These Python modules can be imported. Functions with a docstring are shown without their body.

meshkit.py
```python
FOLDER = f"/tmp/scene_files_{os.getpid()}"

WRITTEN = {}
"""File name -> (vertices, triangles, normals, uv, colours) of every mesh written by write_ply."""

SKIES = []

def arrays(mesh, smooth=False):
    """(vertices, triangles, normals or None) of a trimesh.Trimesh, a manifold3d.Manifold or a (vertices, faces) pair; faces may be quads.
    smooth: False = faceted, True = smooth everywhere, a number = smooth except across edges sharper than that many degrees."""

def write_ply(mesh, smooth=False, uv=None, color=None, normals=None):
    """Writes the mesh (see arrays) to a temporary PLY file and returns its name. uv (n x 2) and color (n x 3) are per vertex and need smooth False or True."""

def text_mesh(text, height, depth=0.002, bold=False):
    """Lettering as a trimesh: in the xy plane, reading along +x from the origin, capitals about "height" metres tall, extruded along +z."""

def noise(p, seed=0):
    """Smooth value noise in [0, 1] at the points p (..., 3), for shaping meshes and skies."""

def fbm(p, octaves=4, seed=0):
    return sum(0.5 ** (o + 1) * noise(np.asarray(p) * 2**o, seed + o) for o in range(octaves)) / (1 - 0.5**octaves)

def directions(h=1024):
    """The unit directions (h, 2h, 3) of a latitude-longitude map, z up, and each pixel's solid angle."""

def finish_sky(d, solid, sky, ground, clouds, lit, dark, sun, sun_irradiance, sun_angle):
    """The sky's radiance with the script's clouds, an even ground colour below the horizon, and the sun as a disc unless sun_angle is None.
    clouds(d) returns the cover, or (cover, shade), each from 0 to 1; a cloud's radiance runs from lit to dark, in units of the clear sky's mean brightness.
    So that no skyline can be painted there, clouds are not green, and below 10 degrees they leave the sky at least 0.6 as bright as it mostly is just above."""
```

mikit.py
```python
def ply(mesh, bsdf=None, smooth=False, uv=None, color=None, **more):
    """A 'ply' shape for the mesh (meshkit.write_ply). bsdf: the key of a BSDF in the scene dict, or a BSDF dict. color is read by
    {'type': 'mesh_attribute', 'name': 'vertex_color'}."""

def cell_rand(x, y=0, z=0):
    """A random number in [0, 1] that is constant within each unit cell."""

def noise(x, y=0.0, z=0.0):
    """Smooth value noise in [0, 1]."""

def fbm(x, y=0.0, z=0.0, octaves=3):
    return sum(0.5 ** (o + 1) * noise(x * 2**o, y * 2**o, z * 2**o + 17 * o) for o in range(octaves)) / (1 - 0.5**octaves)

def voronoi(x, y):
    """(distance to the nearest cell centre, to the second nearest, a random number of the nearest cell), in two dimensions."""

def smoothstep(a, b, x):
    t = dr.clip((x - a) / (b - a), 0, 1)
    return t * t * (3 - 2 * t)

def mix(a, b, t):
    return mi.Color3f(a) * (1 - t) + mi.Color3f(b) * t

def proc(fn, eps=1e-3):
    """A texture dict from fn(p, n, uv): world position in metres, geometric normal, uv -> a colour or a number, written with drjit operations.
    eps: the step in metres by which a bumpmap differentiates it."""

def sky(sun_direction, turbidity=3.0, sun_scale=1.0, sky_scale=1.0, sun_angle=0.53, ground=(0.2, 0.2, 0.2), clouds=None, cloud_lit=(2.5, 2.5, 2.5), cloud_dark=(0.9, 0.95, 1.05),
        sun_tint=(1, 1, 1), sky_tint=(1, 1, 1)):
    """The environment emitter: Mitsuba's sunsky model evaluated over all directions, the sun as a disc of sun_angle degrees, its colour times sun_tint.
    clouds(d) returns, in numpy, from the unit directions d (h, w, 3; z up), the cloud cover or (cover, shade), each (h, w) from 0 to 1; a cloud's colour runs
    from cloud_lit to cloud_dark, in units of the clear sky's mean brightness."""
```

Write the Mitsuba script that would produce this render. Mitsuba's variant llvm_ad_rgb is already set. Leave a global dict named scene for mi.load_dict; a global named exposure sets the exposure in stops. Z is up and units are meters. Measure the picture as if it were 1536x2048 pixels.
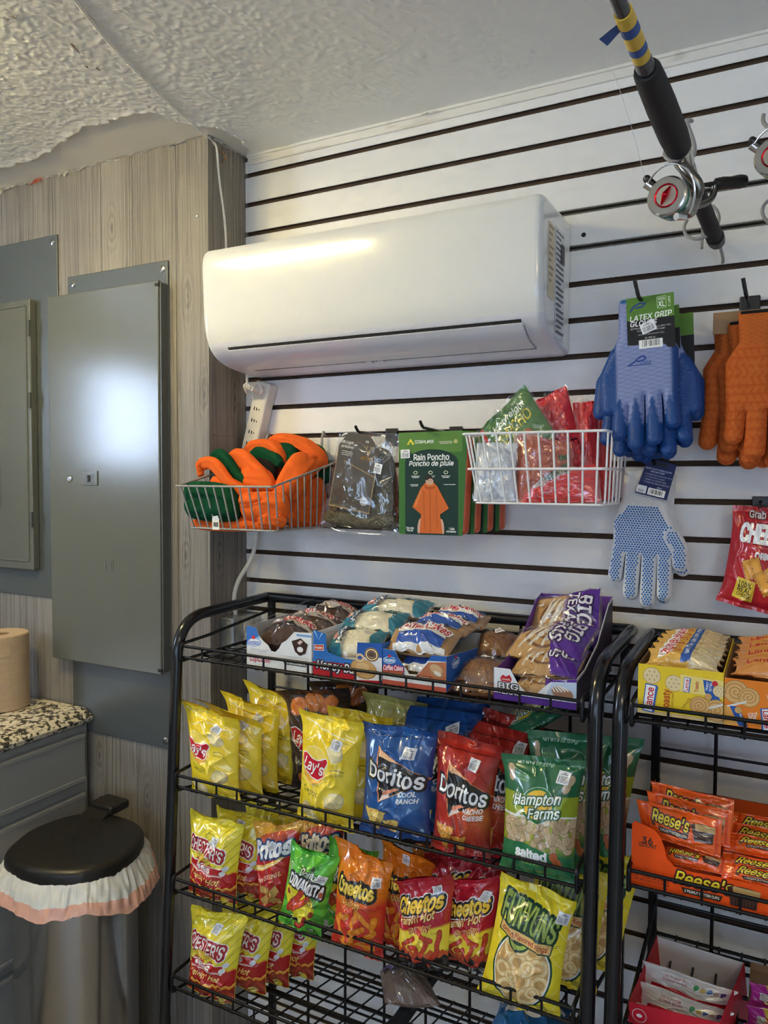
import math, random, numpy as np, trimesh, shapely, manifold3d as m3
import mitsuba as mi, drjit as dr
import mikit, meshkit
from mikit import proc, noise, fbm, voronoi, smoothstep, mix, cell_rand
from shapely import affinity
from shapely.geometry import Polygon, Point, LineString, box as sbox
from shapely.ops import unary_union
T = mi.ScalarTransform4f
A = lambda *a: np.array(a, float)
scene, labels = {}, {}

# ---------------------------------------------------------------- camera
exposure = 0.5
YAW, PITCH, ROLL, FPX = -0.48113, -0.042308, 0.004476, 1513.28
CAM = A(1.26611, -1.62781, 1.55)
_f = A(math.sin(YAW)*math.cos(PITCH), math.cos(YAW)*math.cos(PITCH), math.sin(PITCH))
_r = A(math.cos(YAW), -math.sin(YAW), 0); _u = np.cross(_r, _f)
_up = -_r*math.sin(ROLL) + _u*math.cos(ROLL)
scene['camera'] = {'type': 'perspective', 'fov_axis': 'x', 'fov': 2*math.degrees(math.atan(768/FPX)), 'near_clip': 0.02, 'far_clip': 60,
    'to_world': T().look_at(origin=CAM.tolist(), target=(CAM+_f).tolist(), up=_up.tolist())}
# ---------------------------------------------------------------- light: daylight panes behind the camera, a warm ceiling lamp (built below)
DAY = (1.6, 2.3, 3.4)
DOOR = (1.6, 2.3, 3.4)
WEST = (15.0, 19.0, 26.0)
LAMP = (66.0, 54.0, 24.5)
LAMP2 = (21.0, 17.5, 10.5)
scene['sky'] = {'type': 'constant', 'radiance': {'type': 'rgb', 'value': [0.25, 0.3, 0.38]}}
LAMP_AT = A(-0.24, -1.0, 2.335)   # middle of the fixture

# ---------------------------------------------------------------- helpers
used = {}
def uniq(k):
    n = used.get(k, 0); used[k] = n+1
    return k if n == 0 else '%s_%03d' % (k, n)
def thing(name, label, cat, group=None):
    k = uniq(name); labels[k] = {'label': label, 'category': cat}
    if group: labels[k]['group'] = group
    return k
def part(parent, name, mesh, mat, smooth=30, color=None, label=None, **more):
    k = uniq(parent+'__'+name); scene[k] = mikit.ply(mesh, mat, smooth, color=color, **more)
    if label: labels[k] = {'label': label}
    return k
def solo(name, mesh, mat, label, cat, smooth=30, group=None, color=None):
    k = uniq(name); scene[k] = mikit.ply(mesh, mat, smooth, color=color)
    labels[k] = {'label': label, 'category': cat}
    if group: labels[k]['group'] = group
    return k
def struct(name, mesh, mat, label=None, smooth=False, **more):
    k = uniq(name); scene[k] = mikit.ply(mesh, mat, smooth, **more)
    labels[k] = {'kind': 'structure'}
    if label: labels[k]['label'] = label
    return k
cat = trimesh.util.concatenate
def box(lo, hi):
    lo, hi = np.minimum(lo, hi), np.maximum(lo, hi)
    m = trimesh.creation.box(extents=np.array(hi)-np.array(lo)); m.apply_translation((np.array(lo)+np.array(hi))/2.0); return m
def rbox(lo, hi, r=.004, n=2):
    "box with rounded edges"
    lo, hi = np.minimum(lo, hi).astype(float), np.maximum(lo, hi).astype(float)
    r = min(r, .49*float((hi-lo).min())); s = trimesh.creation.icosphere(subdivisions=n if n < 3 else 2, radius=r).vertices
    pts = np.concatenate([s + A(x, y, z) for x in (lo[0]+r, hi[0]-r) for y in (lo[1]+r, hi[1]-r) for z in (lo[2]+r, hi[2]-r)])
    return trimesh.convex.convex_hull(pts)
def tube(pts, r, sides=10, closed=False, caps=True):
    p = np.asarray(pts, float)
    keep = [0]+[i for i in range(1, len(p)) if np.linalg.norm(p[i]-p[i-1]) > 1e-6]; p = p[keep]
    n = len(p); r = np.broadcast_to(np.asarray(r, float), (n,)) if np.ndim(r) == 0 else np.asarray(r, float)[keep]
    if closed: t = np.roll(p, -1, 0)-np.roll(p, 1, 0)
    else:
        t = np.empty_like(p); d = p[1:]-p[:-1]; d /= np.linalg.norm(d, axis=1, keepdims=True)
        t[0], t[-1] = d[0], d[-1]
        if n > 2: t[1:-1] = d[1:]+d[:-1]
    t /= np.linalg.norm(t, axis=1, keepdims=True)
    a = np.cross(t[0], A(0, 0, 1) if abs(t[0][2]) < .9 else A(1, 0, 0)); a /= np.linalg.norm(a)
    V = []; ang = np.arange(sides)*2*np.pi/sides
    for i in range(n):
        a = a - t[i]*(a@t[i]); a /= np.linalg.norm(a); b = np.cross(t[i], a)
        V.append(p[i]+r[i]*(np.cos(ang)[:, None]*a+np.sin(ang)[:, None]*b))
    V = np.concatenate(V); F = []
    for i in range(n if closed else n-1):
        j = (i+1) % n
        for k in range(sides):
            l = (k+1) % sides
            F += [[i*sides+k, i*sides+l, j*sides+l], [i*sides+k, j*sides+l, j*sides+k]]
    if not closed and caps:
        V = np.vstack([V, p[0], p[-1]]); c0, c1 = len(V)-2, len(V)-1
        for k in range(sides):
            l = (k+1) % sides; F += [[c0, l, k], [c1, (n-1)*sides+k, (n-1)*sides+l]]
    return trimesh.Trimesh(V, F, process=False)
def axlathe(o, axd, prof, n=32, caps=True):
    "surface of revolution about o + axd * a, prof = (a, r)"
    axd = np.asarray(axd, float)/np.linalg.norm(axd); b = np.cross(axd, A(0, 0, 1) if abs(axd[2]) < .9 else A(1, 0, 0)); b /= np.linalg.norm(b); c = np.cross(axd, b)
    ang = np.arange(n)*2*np.pi/n; ring = np.cos(ang)[:, None]*b+np.sin(ang)[:, None]*c
    P_ = [(prof[0][0], 1e-5)]+list(prof)+[(prof[-1][0], 1e-5)] if caps else list(prof)+[prof[0]]
    m = grid_mesh(np.array([np.asarray(o)+axd*a+ring*r for a, r in P_]), True)
    if m.volume < 0: m.invert()
    return m
def fillet(pts, r, n=6, closed=False):
    "polyline with rounded corners"
    p = [np.asarray(q, float) for q in pts]; m = len(p); out = []
    for i in range(m):
        if not closed and i in (0, m-1): out.append(p[i]); continue
        a, b, c = p[i-1], p[i], p[(i+1) % m]; d1, d2 = a-b, c-b
        l1, l2 = np.linalg.norm(d1), np.linalg.norm(d2); k = min(r, .49*l1, .49*l2)
        s, e = b+d1/l1*k, b+d2/l2*k
        for q in np.linspace(0, 1, n): out.append((1-q)**2*s+2*q*(1-q)*b+q*q*e)
    return np.array(out)
def spline(pts, n=40):
    from scipy.interpolate import CubicSpline
    p = np.asarray(pts, float); t = np.r_[0, np.cumsum(np.linalg.norm(np.diff(p, axis=0), axis=1)**.5)]
    return CubicSpline(t, p)(np.linspace(0, t[-1], n))
def lathe(prof, n=40, axis_at=(0, 0, 0)):
    m = trimesh.creation.revolve(np.asarray(prof, float), sections=n); m.apply_translation(axis_at); return m
def grid_mesh(P, closed_u=False):
    "quads of a (nv, nu, 3) grid"
    nv, nu = P.shape[:2]; i, j = np.meshgrid(np.arange(nv-1), np.arange(nu if closed_u else nu-1), indexing='ij'); k = (j+1) % nu
    q = np.stack([i*nu+j, i*nu+k, (i+1)*nu+k, (i+1)*nu+j], -1).reshape(-1, 4)
    return trimesh.Trimesh(P.reshape(-1, 3), np.vstack([q[:, [0, 1, 2]], q[:, [0, 2, 3]]]), process=False)
def hullspheres(pts, rs, n=2):
    s = trimesh.creation.icosphere(subdivisions=n).vertices
    return trimesh.convex.convex_hull(np.concatenate([s*r+np.asarray(p) for p, r in zip(pts, rs)]))
def poly_tri(g):
    out = []
    for q in getattr(g, 'geoms', [g]):
        if q.geom_type == 'Polygon' and q.area > 1e-9:
            try: v, f = trimesh.creation.triangulate_polygon(q, engine='earcut'); out.append((np.asarray(v), np.asarray(f)))
            except Exception: pass
    return out
def extrude(poly, h):
    return cat([trimesh.creation.extrude_polygon(g, h, engine='earcut') for g in getattr(poly, 'geoms', [poly])])
def frame(mesh, o, ex, ey):
    "places a mesh made in xy (+z out) into the frame o, ex, ey"
    ex = np.asarray(ex, float)/np.linalg.norm(ex); ey = np.asarray(ey, float); ey = ey-ex*(ex@ey); ey /= np.linalg.norm(ey)
    M = np.eye(4); M[:3, 0], M[:3, 1], M[:3, 2], M[:3, 3] = ex, ey, np.cross(ex, ey), o
    mesh = mesh.copy(); mesh.apply_transform(M); return mesh
_tc = {}
def text(s, h, w=None, bold=True, shear=0.0, rot=0.0, at=(0, 0), anchor='c', curve=0.0):
    "lettering as a shapely shape: cap height h, scaled to width w, sheared, rotated, anchored at"
    if (s, bold) not in _tc:
        m = meshkit.text_mesh(s, 1.0, .01, bold); up = m.face_normals[:, 2] > .9; tri = m.triangles[up][:, :, :2]
        _tc[(s, bold)] = unary_union([Polygon(t) for t in tri if abs(np.cross(t[1]-t[0], t[2]-t[0])) > 1e-7]).buffer(.004).simplify(.006)
    g = _tc[(s, bold)]; x0, y0, x1, y1 = g.bounds
    g = affinity.translate(g, -(x0 if anchor == 'l' else (x0+x1)/2), -.5)
    sx = (w/(x1-x0)) if w else h
    g = affinity.scale(g, sx, h, origin=(0, 0))
    if curve:
        g = shapely.transform(g.segmentize(h*.4), lambda c: np.c_[c[:, 0], c[:, 1]-curve*(c[:, 0]**2)])
    if shear: g = affinity.skew(g, shear, 0, origin=(0, 0))
    if rot: g = affinity.rotate(g, rot, origin=(0, 0))
    return affinity.translate(g, *at)
def ell(x, y, a, b=None, rot=0):
    return affinity.translate(affinity.rotate(affinity.scale(Point(0, 0).buffer(1, 12), a, b or a), rot), x, y)
def rect(x0, y0, x1, y1, rot=0): return affinity.rotate(sbox(x0, y0, x1, y1), rot)
def pg(*p): return Polygon(p).buffer(0)
def barcode(x, y, w, h, rot=0, seed=1):
    "white price sticker with a small barcode: list of (shape, colour)"
    R = random.Random(seed); bars = []; t = .12
    while t < .86:
        b = R.uniform(.015, .04); bars.append(sbox(x+w*(t-.5), y-h*.40, x+w*(t+b-.5), y+h*.12)); t += b+R.uniform(.02, .045)
    tx = [sbox(x-w*.28, y+h*.22, x+w*.3, y+h*.27), sbox(x-w*.12, y+h*.33, x+w*.16, y+h*.38)]
    rt = lambda g: affinity.rotate(g, rot, origin=(x, y))
    return [(rt(sbox(x-w/2, y-h/2, x+w/2, y+h/2)), (.86, .87, .9)), (rt(unary_union(bars+tx)), (.06, .06, .07))]
def pnoise(p, s=0): return meshkit.noise(p, s)

# ---------------------------------------------------------------- materials
def mat(key, color=(.5, .5, .5), rough=.5, metal=0, spec=.5, coat=0, cr=.05, sheen=0, bump=None, bs=.001, eps=1e-3, two=True):
    c = color if isinstance(color, dict) else {'type': 'rgb', 'value': list(color)}
    d = {'type': 'principled', 'base_color': c, 'roughness': rough, 'metallic': metal, 'specular': spec}
    if coat: d['clearcoat'] = coat; d['clearcoat_gloss'] = 1-cr
    if sheen: d['sheen'] = sheen
    if bump: d = {'type': 'bumpmap', 'arbitrary': proc(bump, eps), 'scale': bs, 'bsdf': d}
    scene[key] = {'type': 'twosided', 'bsdf': d} if two else d
    return key
VC = {'type': 'mesh_attribute', 'name': 'vertex_color'}
def c3(*c): return mi.Color3f(*c)
def knitbump(p, n, uv): return noise(p.x*420, p.y*420, p.z*420)

mat('slat_white', proc(lambda p, n, uv: mix((.80, .79, .77), (.70, .69, .66), smoothstep(.62, .8, fbm(p.x*9, p.z*30, p.y*5))*.35)), .42, spec=.35)
mat('groove_brown', proc(lambda p, n, uv: mix((.085, .055, .035), (.05, .033, .022), noise(p.x*40, p.z*300))), .75, spec=.2)
KNOTS = ((-.068, 2.014), (-.079, 1.355), (-.016, 1.761), (-.33, 2.22), (-.40, .78), (-.22, .70))
def _grain(p, n):
    a = dr.select(dr.abs(n.x) > .5, p.y+.031, p.x); z = p.z
    kn, bend = mi.Float(0), mi.Float(0)
    for kx, kz in KNOTS:
        dx, dz = (a-kx)/.016, (z-kz)/.045; d = dr.sqrt(dx*dx+dz*dz)
        g = dr.exp(-.5*d*d*.6); bend += dr.sign(dx)*g*.010; kn = dr.maximum(kn, dr.select(d < 2.0, (dr.sin(d*9+noise(a*90, z*40)*3)*.5+.5)*dr.exp(-d*1.1), 0))
    idx = dr.floor(a*7.7)
    w = a-bend+.020*(fbm(a*7, z*1.7, idx*3.1, 3)-.5)+.0030*(noise(a*40, z*14, 2.0)-.5)
    return w, z, idx, kn
def _wood(p, n, uv):
    w, z, idx, kn = _grain(p, n)
    lines = fbm(w*430, z*5, 1.0, 3)
    wide = dr.power(dr.sin(w*300+fbm(w*30, z*.9, idx, 2)*16)*.5+.5, 5)*smoothstep(.42, .68, noise(w*22, z*1.1, 5.0))
    pale = smoothstep(.52, .75, noise(w*700, z*11, 9.0))
    dark = dr.clip(smoothstep(.50, .74, lines)*.50+wide*.30+kn*.7, 0, 1)
    base = mix((.245, .226, .202), (.180, .163, .143), noise(w*9, z*.7, 7.0))*(0.84+.30*cell_rand(idx, 3))
    base = mix(base, (.31, .296, .272), pale*.35)
    return mix(base, (.070, .060, .052), dark)
mat('wood_panel', proc(_wood), .52, spec=.35)
mat('wood_edge', (.30, .17, .08), .6)
mat('popcorn', proc(lambda p, n, uv: mix((.84, .83, .80), (.76, .75, .71), noise(p.x*3, p.y*3))), .36, spec=.5)
mat('plaster', (.66, .63, .57), .7)
mat('trim_white', proc(lambda p, n, uv: mix((.72, .70, .65), (.55, .52, .46), smoothstep(.55, .8, fbm(p.x*14, p.z*60)))), .5)
mat('wall_paint', (.62, .60, .56), .7)
mat('floor_vinyl', (.30, .27, .24), .35)
mat('grey_metal', proc(lambda p, n, uv: mix((.100, .106, .093), (.114, .119, .104), noise(p.x*4, p.z*4, 2.0))), .19, spec=.5)
mat('grey_metal_dark', (.068, .078, .080), .32, spec=.5)
mat('black_gloss', (.004, .005, .007), .18, spec=.45, coat=.35)
mat('black_wire', (.004, .004, .005), .38, spec=.3)
mat('chrome', (.75, .75, .75), .16, metal=1)
mat('steel_screw', (.55, .54, .5), .3, metal=1)
mat('dark_void', (.012, .012, .014), .8)
mat('white_plastic', (.76, .76, .73), .14, spec=.5, coat=.5)
mat('white_plastic_lower', (.70, .70, .74), .22, spec=.5, coat=.3)
mat('cord_white', (.72, .70, .64), .4)
mat('galvanized', proc(lambda p, n, uv: mix((.36, .38, .39), (.62, .64, .65), noise(p.y*70, p.z*70, 3.0))), .38, metal=1)
mat('grey_wire', (.30, .29, .28), .4, spec=.5)
mat('white_wire', (.84, .84, .83), .3, spec=.5)
mat('vc_gloss', VC, .17, spec=.5, coat=1.0)
mat('vc_film', VC, .16, spec=.6, coat=.7)
mat('vc_card', VC, .5, spec=.22)
mat('vc_matte', VC, .8, spec=.2)
mat('vc_knit', VC, .92, spec=.1, sheen=.3, bump=knitbump, bs=.0025)
mat('black_plastic', proc(lambda p, n, uv: mix((.008, .008, .008), (.014, .013, .012), noise(p.x*200, p.y*200, p.z*200))), .38, spec=.45)
mat('foam_black', (.012, .012, .014), .7, bump=lambda p, n, uv: noise(p.x*700, p.y*700, p.z*700), bs=.0006)
mat('tissue_brown', proc(lambda p, n, uv: mix((.50, .37, .25), (.42, .31, .21), fbm(p.x*40, p.y*40, p.z*160))), .9, spec=.1, bump=lambda p, n, uv: noise(p.x*300, p.y*300, p.z*300), bs=.001)
def _granite(p, n, uv):
    q = [p.x*1.0, p.y*1.0, p.z*1.0]
    a = fbm(q[0]*120, q[1]*120, q[2]*120, 3); b = fbm(q[0]*330+5, q[1]*330, q[2]*330, 2); c = fbm(q[0]*70+9, q[1]*70, q[2]*70, 2)
    col = mix((.72, .64, .50), (.50, .42, .31), smoothstep(.4, .65, a))
    col = mix(col, (.86, .83, .76), smoothstep(.58, .7, b)*.8)
    return mix(col, (.035, .03, .028), smoothstep(.53, .58, .45*a+.3*c+.25*b+.03))
mat('granite', proc(_granite), .22, spec=.5, coat=.3)
mat('cabinet_paint', (.25, .255, .25), .4, spec=.4)
scene['brushed_steel'] = {'type': 'twosided', 'bsdf': {'type': 'bumpmap', 'arbitrary': proc(lambda p, n, uv: fbm(p.x*24, p.y*24, p.z*1.5), 2e-3), 'scale': .0012, 'bsdf': {'type': 'principled', 'base_color': {'type': 'rgb', 'value': [.58, .57, .55]}, 'roughness': .2, 'metallic': 1.0, 'anisotropic': 0.0}}}
scene['clear_film'] = {'type': 'thindielectric', 'int_ior': 1.45}
scene['film'] = {'type': 'blendbsdf', 'weight': .12, 'a': {'type': 'null'}, 'b': {'type': 'twosided', 'bsdf': {'type': 'principled', 'base_color': {'type': 'rgb', 'value': [.9, .92, .95]}, 'roughness': .10, 'metallic': 1.0}}}

# ================================================================ the setting
P = .0762; Z0 = 2.3477; D = .148           # slat pitch, height of the top groove, depth of the panelled bump-out
CEIL = 2.399
k = struct('wall_back', box((-.02, .012, 0), (4.2, .06, 2.5)), 'groove_brown', 'white slatwall with dark brown grooves')
def slat(z0, z1):
    # board with small lips, as in slatwall
    prof = [(0.014, z0+.006), (.0045, z0+.006), (.0045, z0+.001), (.001, z0), (0, z0+.002), (0, z1-.002), (.001, z1), (.0045, z1-.001), (.0045, z1-.006), (.014, z1-.006)]
    n = len(prof); V = [(x, y, z) for x in (0.0, 4.2) for y, z in prof]
    F = [[i, (i+1) % n, n+(i+1) % n, n+i] for i in range(n)]
    F = [[a, b, c] for a, b, c, d in F]+[[a, c, d] for a, b, c, d in F]
    return trimesh.Trimesh(V, F, process=False)
for i in range(0, 32):
    zt, zb = Z0-(i-1)*P, Z0-i*P
    if zb < 0: break
    part(k, 'slat', slat(zb+.0058, min(zt-.0058, 2.384)), 'slat_white', False)
# metal inserts in two grooves right of the air conditioner
for j in (3, 4):
    zz = Z0-j*P
    part(k, 'groove_insert', cat([box((.80, .003, zz-.0055), (4.2, .010, zz-.002)), box((.80, .001, zz+.003), (4.2, .010, zz+.0055))]), 'grey_metal', False, label='grey metal groove insert')
# strip under the ceiling
tr = struct('trim_1', cat([box((.012, -.006, 2.372), (4.2, .0, 2.399)), box((.012, -.011, 2.390), (4.2, -.0055, 2.399))]), 'trim_white', 'worn white strip between ceiling and slatwall')
# panelled bump-out
wl = struct('wall_left', box((-2.2, -D+.004, 0), (-.004, .06, 2.5)), 'wood_edge', 'grey wood-grain panelling')
xs = [0, -.105, -.255, -.37, -.56, -.70, -.80, -.95, -1.1, -1.25, -1.42, -1.6, -1.8, -2.0, -2.2]
for a, b in zip(xs[:-1], xs[1:]):
    part(wl, 'plank', box((b+.0006, -D, 0), (a-(.0006 if a else 0), -D+.006, CEIL-.004)), 'wood_panel', False)
wr = struct('wall_column', box((-.006, -D+.004, 0), (-.003, .02, 2.5)), 'wood_edge', 'narrow return of the wood panelling beside the slatwall')
for a, b, z0, z1 in ((-D+.003, -.052, 0, 1.66), (-D+.003, -.052, 1.6612, CEIL), (-.0512, .02, 0, 1.655), (-.0512, .02, 1.6565, CEIL)):
    part(wr, 'plank', box((-.004, a, z0), (.0, b, z1)), 'wood_panel', False)
for x, z in ((-.035, 2.205), (-.03, 1.60)):
    part(wl, 'screw', frame(lathe([(0, .0025), (.003, .002), (.0042, 0)], 14), (x, -D, z), (1, 0, 0), (0, 0, 1)), 'steel_screw')
# ceiling, floor, walls out of view
cl = struct('ceiling', box((-2.2, -4.3, CEIL), (4.2, .06, CEIL+.05)), 'trim_white', 'textured white ceiling peeling above the panelling')
struct('floor', box((-2.2, -4.3, -.05), (4.2, .06, 0)), 'floor_vinyl')
R = random.Random(4)
edge = [(-0.724,-0.251,2.399), (-0.493,-0.254,2.399), (-0.364,-0.284,2.399), (-0.239,-0.32,2.399), (-0.164,-0.316,2.399), (-0.075,-0.324,2.399), (-0.034,-0.306,2.399), (-0.019,-0.25,2.399), (0.015,-0.202,2.399), (0.056,-0.169,2.399), (0.06,-0.102,2.399), (0.042,-0.035,2.399)]
edge = [e[:2] for e in edge]
tail = [(.02, 0.0), (0, 0), (0, -D), (-1.1, -D), (-1.1, -.19)]
def rag(poly, a=.02, f=60): return shapely.transform(poly.segmentize(.008), lambda c: c+np.c_[(pnoise(np.c_[c*f, c[:, :1]*0], 3)-.5)*a*.6, (pnoise(np.c_[c*f, c[:, :1]*0], 8)-.5)*a]).buffer(0)
patch = rag(Polygon(edge+tail))
part(cl, 'peeled_patch', frame(extrude(patch.buffer(.01), .0012), (0, 0, CEIL-.0013), (1, 0, 0), (0, 1, 0)), 'plaster', False, label='smooth peeled patch')
# stippled skin of the part of the ceiling in view, its torn edge curling down a little
hx, hy = np.arange(-1.0, 2.3, .0034), np.arange(-.86, .002, .0034); gx, gy = np.meshgrid(hx, hy); fx, fy = gx.ravel(), gy.ravel(); zz = np.zeros_like(fx)
def blob(f, a, b, s): v = meshkit.noise(np.c_[fx*f, fy*f, zz+s], s); return ss0(a, b, v)
ss0 = lambda a, b, x: (lambda t: t*t*(3-2*t))(np.clip((x-a)/(b-a), 0, 1))
amp = (1-.72*ss0(.15, 1.0, fx))*(1-.85*ss0(-.26, -.05, fy+.10*(meshkit.noise(np.c_[fx*6, fy*6, zz], 2)-.5)-.14*fx))
bumpz = (blob(135, .50, .76, 1)*.0011+blob(190, .52, .78, 4)*.0011+blob(60, .55, .8, 6)*.0002)*amp+.0012*meshkit.noise(np.c_[fx*12, fy*12, zz], 9)
pb = shapely.distance(shapely.points(np.c_[fx, fy]), patch.boundary); inp = shapely.contains_xy(patch, fx, fy)
lip = np.exp(-pb/.007)*(.0012+.0042*meshkit.noise(np.c_[fx*45, fy*45, zz], 12))*(fy > -1)
V = np.c_[fx, fy, CEIL-.0022-bumpz-lip]; gm_ = grid_mesh(V.reshape(len(hy), len(hx), 3)); keep = ~inp[gm_.faces].all(1)
gm_ = trimesh.Trimesh(gm_.vertices, gm_.faces[keep], process=False)
if gm_.face_normals[:, 2].mean() > 0: gm_.invert()
part(cl, 'stipple', gm_, 'popcorn', True, label='stippled paint')
part(cl, 'stipple', cat([box((-2.2, -4.3, CEIL-.003), (4.2, -.858, CEIL)), box((2.29, -.86, CEIL-.003), (4.2, .0, CEIL)), box((-2.2, -.86, CEIL-.003), (-.998, -D, CEIL))]), 'popcorn', False)
def flake(c, s, tilt, rot):
    g = Point(0, 0).buffer(1, 3); pts = np.array(g.exterior.coords)[:-1]*np.array([1, .55])*s
    pts *= np.array([[R.uniform(.6, 1.25)] for _ in pts]); n = len(pts)
    V = [(x, y, -tilt*max(0, x+s*.4)) for x, y in pts]; V = np.vstack([V, np.array(V)+[0, 0, .0008]])
    F = [[0, i+1, i] for i in range(1, n-1)]+[[n, n+i, n+i+1] for i in range(1, n-1)]+[[i, (i+1) % n, n+(i+1) % n] for i in range(n)]+[[i, n+(i+1) % n, n+i] for i in range(n)]
    m = trimesh.Trimesh(V, F, process=False); m.apply_transform(trimesh.transformations.rotation_matrix(rot, (0, 0, 1))); m.apply_translation(c); return m
for i in range(46):
    t = R.random()*10.999; a = np.array(edge[int(t)]); b = np.array(edge[int(t)+1]); q = a+(b-a)*(t % 1)
    part(cl, 'paint_flake', flake((q[0], q[1], CEIL-.003), R.uniform(.003, .008), R.uniform(.15, .6), R.uniform(0, 6.28)), 'trim_white', False)
for i in range(26):
    x = -.80+.42*R.random()**1.2 if i % 4 else -.40*R.random()
    part(cl, 'paint_flake', flake((x, -D-.006, CEIL-.003), R.uniform(.005, .011)*(1 if x < -.4 else .6), R.uniform(.5, 1.3), R.uniform(3.6, 5.8)), 'plaster' if i % 2 else 'trim_white', False)
mat('red_paint', (.45, .12, .09), .6)
for x in (-.605, -.622): part(cl, 'red_flake', flake((x, -D-.008, CEIL-.004), .011, 1.0, 4.2+x), 'red_paint', False, label='flake with red paint')
for q in ((0.027,-0.57,2.396), (0.022,-0.557,2.396), (-0.009,-0.509,2.396), (0.005,-0.488,2.396), (-0.008,-0.688,2.396), (0.007,-0.685,2.396)):
    part(cl, 'scar', flake((q[0], q[1], CEIL-.006), .0055, .9, q[0]*40), 'groove_brown', False, label='dark gouge in the ceiling paint')
for q in ((0.524,-0.004,2.396), (0.548,-0.003,2.396)): part(cl, 'paint_flake', flake((q[0], q[1]-.012, CEIL-.004), .013, .8, q[0]*9), 'trim_white', False)
# walls behind and beside the camera, with the windows and the door that light the shop
def holed(x0, x1, z0, z1, holes):
    g = sbox(x0, z0, x1, z1)
    for h in holes: g = g.difference(sbox(*h))
    return extrude(g, .08)
WIN_S = [(.05, 1.0, .85, 1.95), (1.05, 1.0, 1.85, 1.95)]; DOOR_S = (2.35, .12, 3.15, 2.05)
struct('wall_front', frame(holed(-2.2, 4.2, 0, 2.45, WIN_S+[DOOR_S]), (0, -4.2, 0), (1, 0, 0), (0, 0, 1)), 'wall_paint')
WIN_W = [(-2.40, 1.60, -1.76, 2.22)]
struct('wall_west', frame(holed(-4.3, .06, 0, 2.45, WIN_W), (-2.28, 0, 0), (0, 1, 0), (0, 0, 1)), 'wall_paint')
struct('wall_east', box((4.2, -4.3, 0), (4.28, .06, 2.45)), 'wall_paint')
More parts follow.
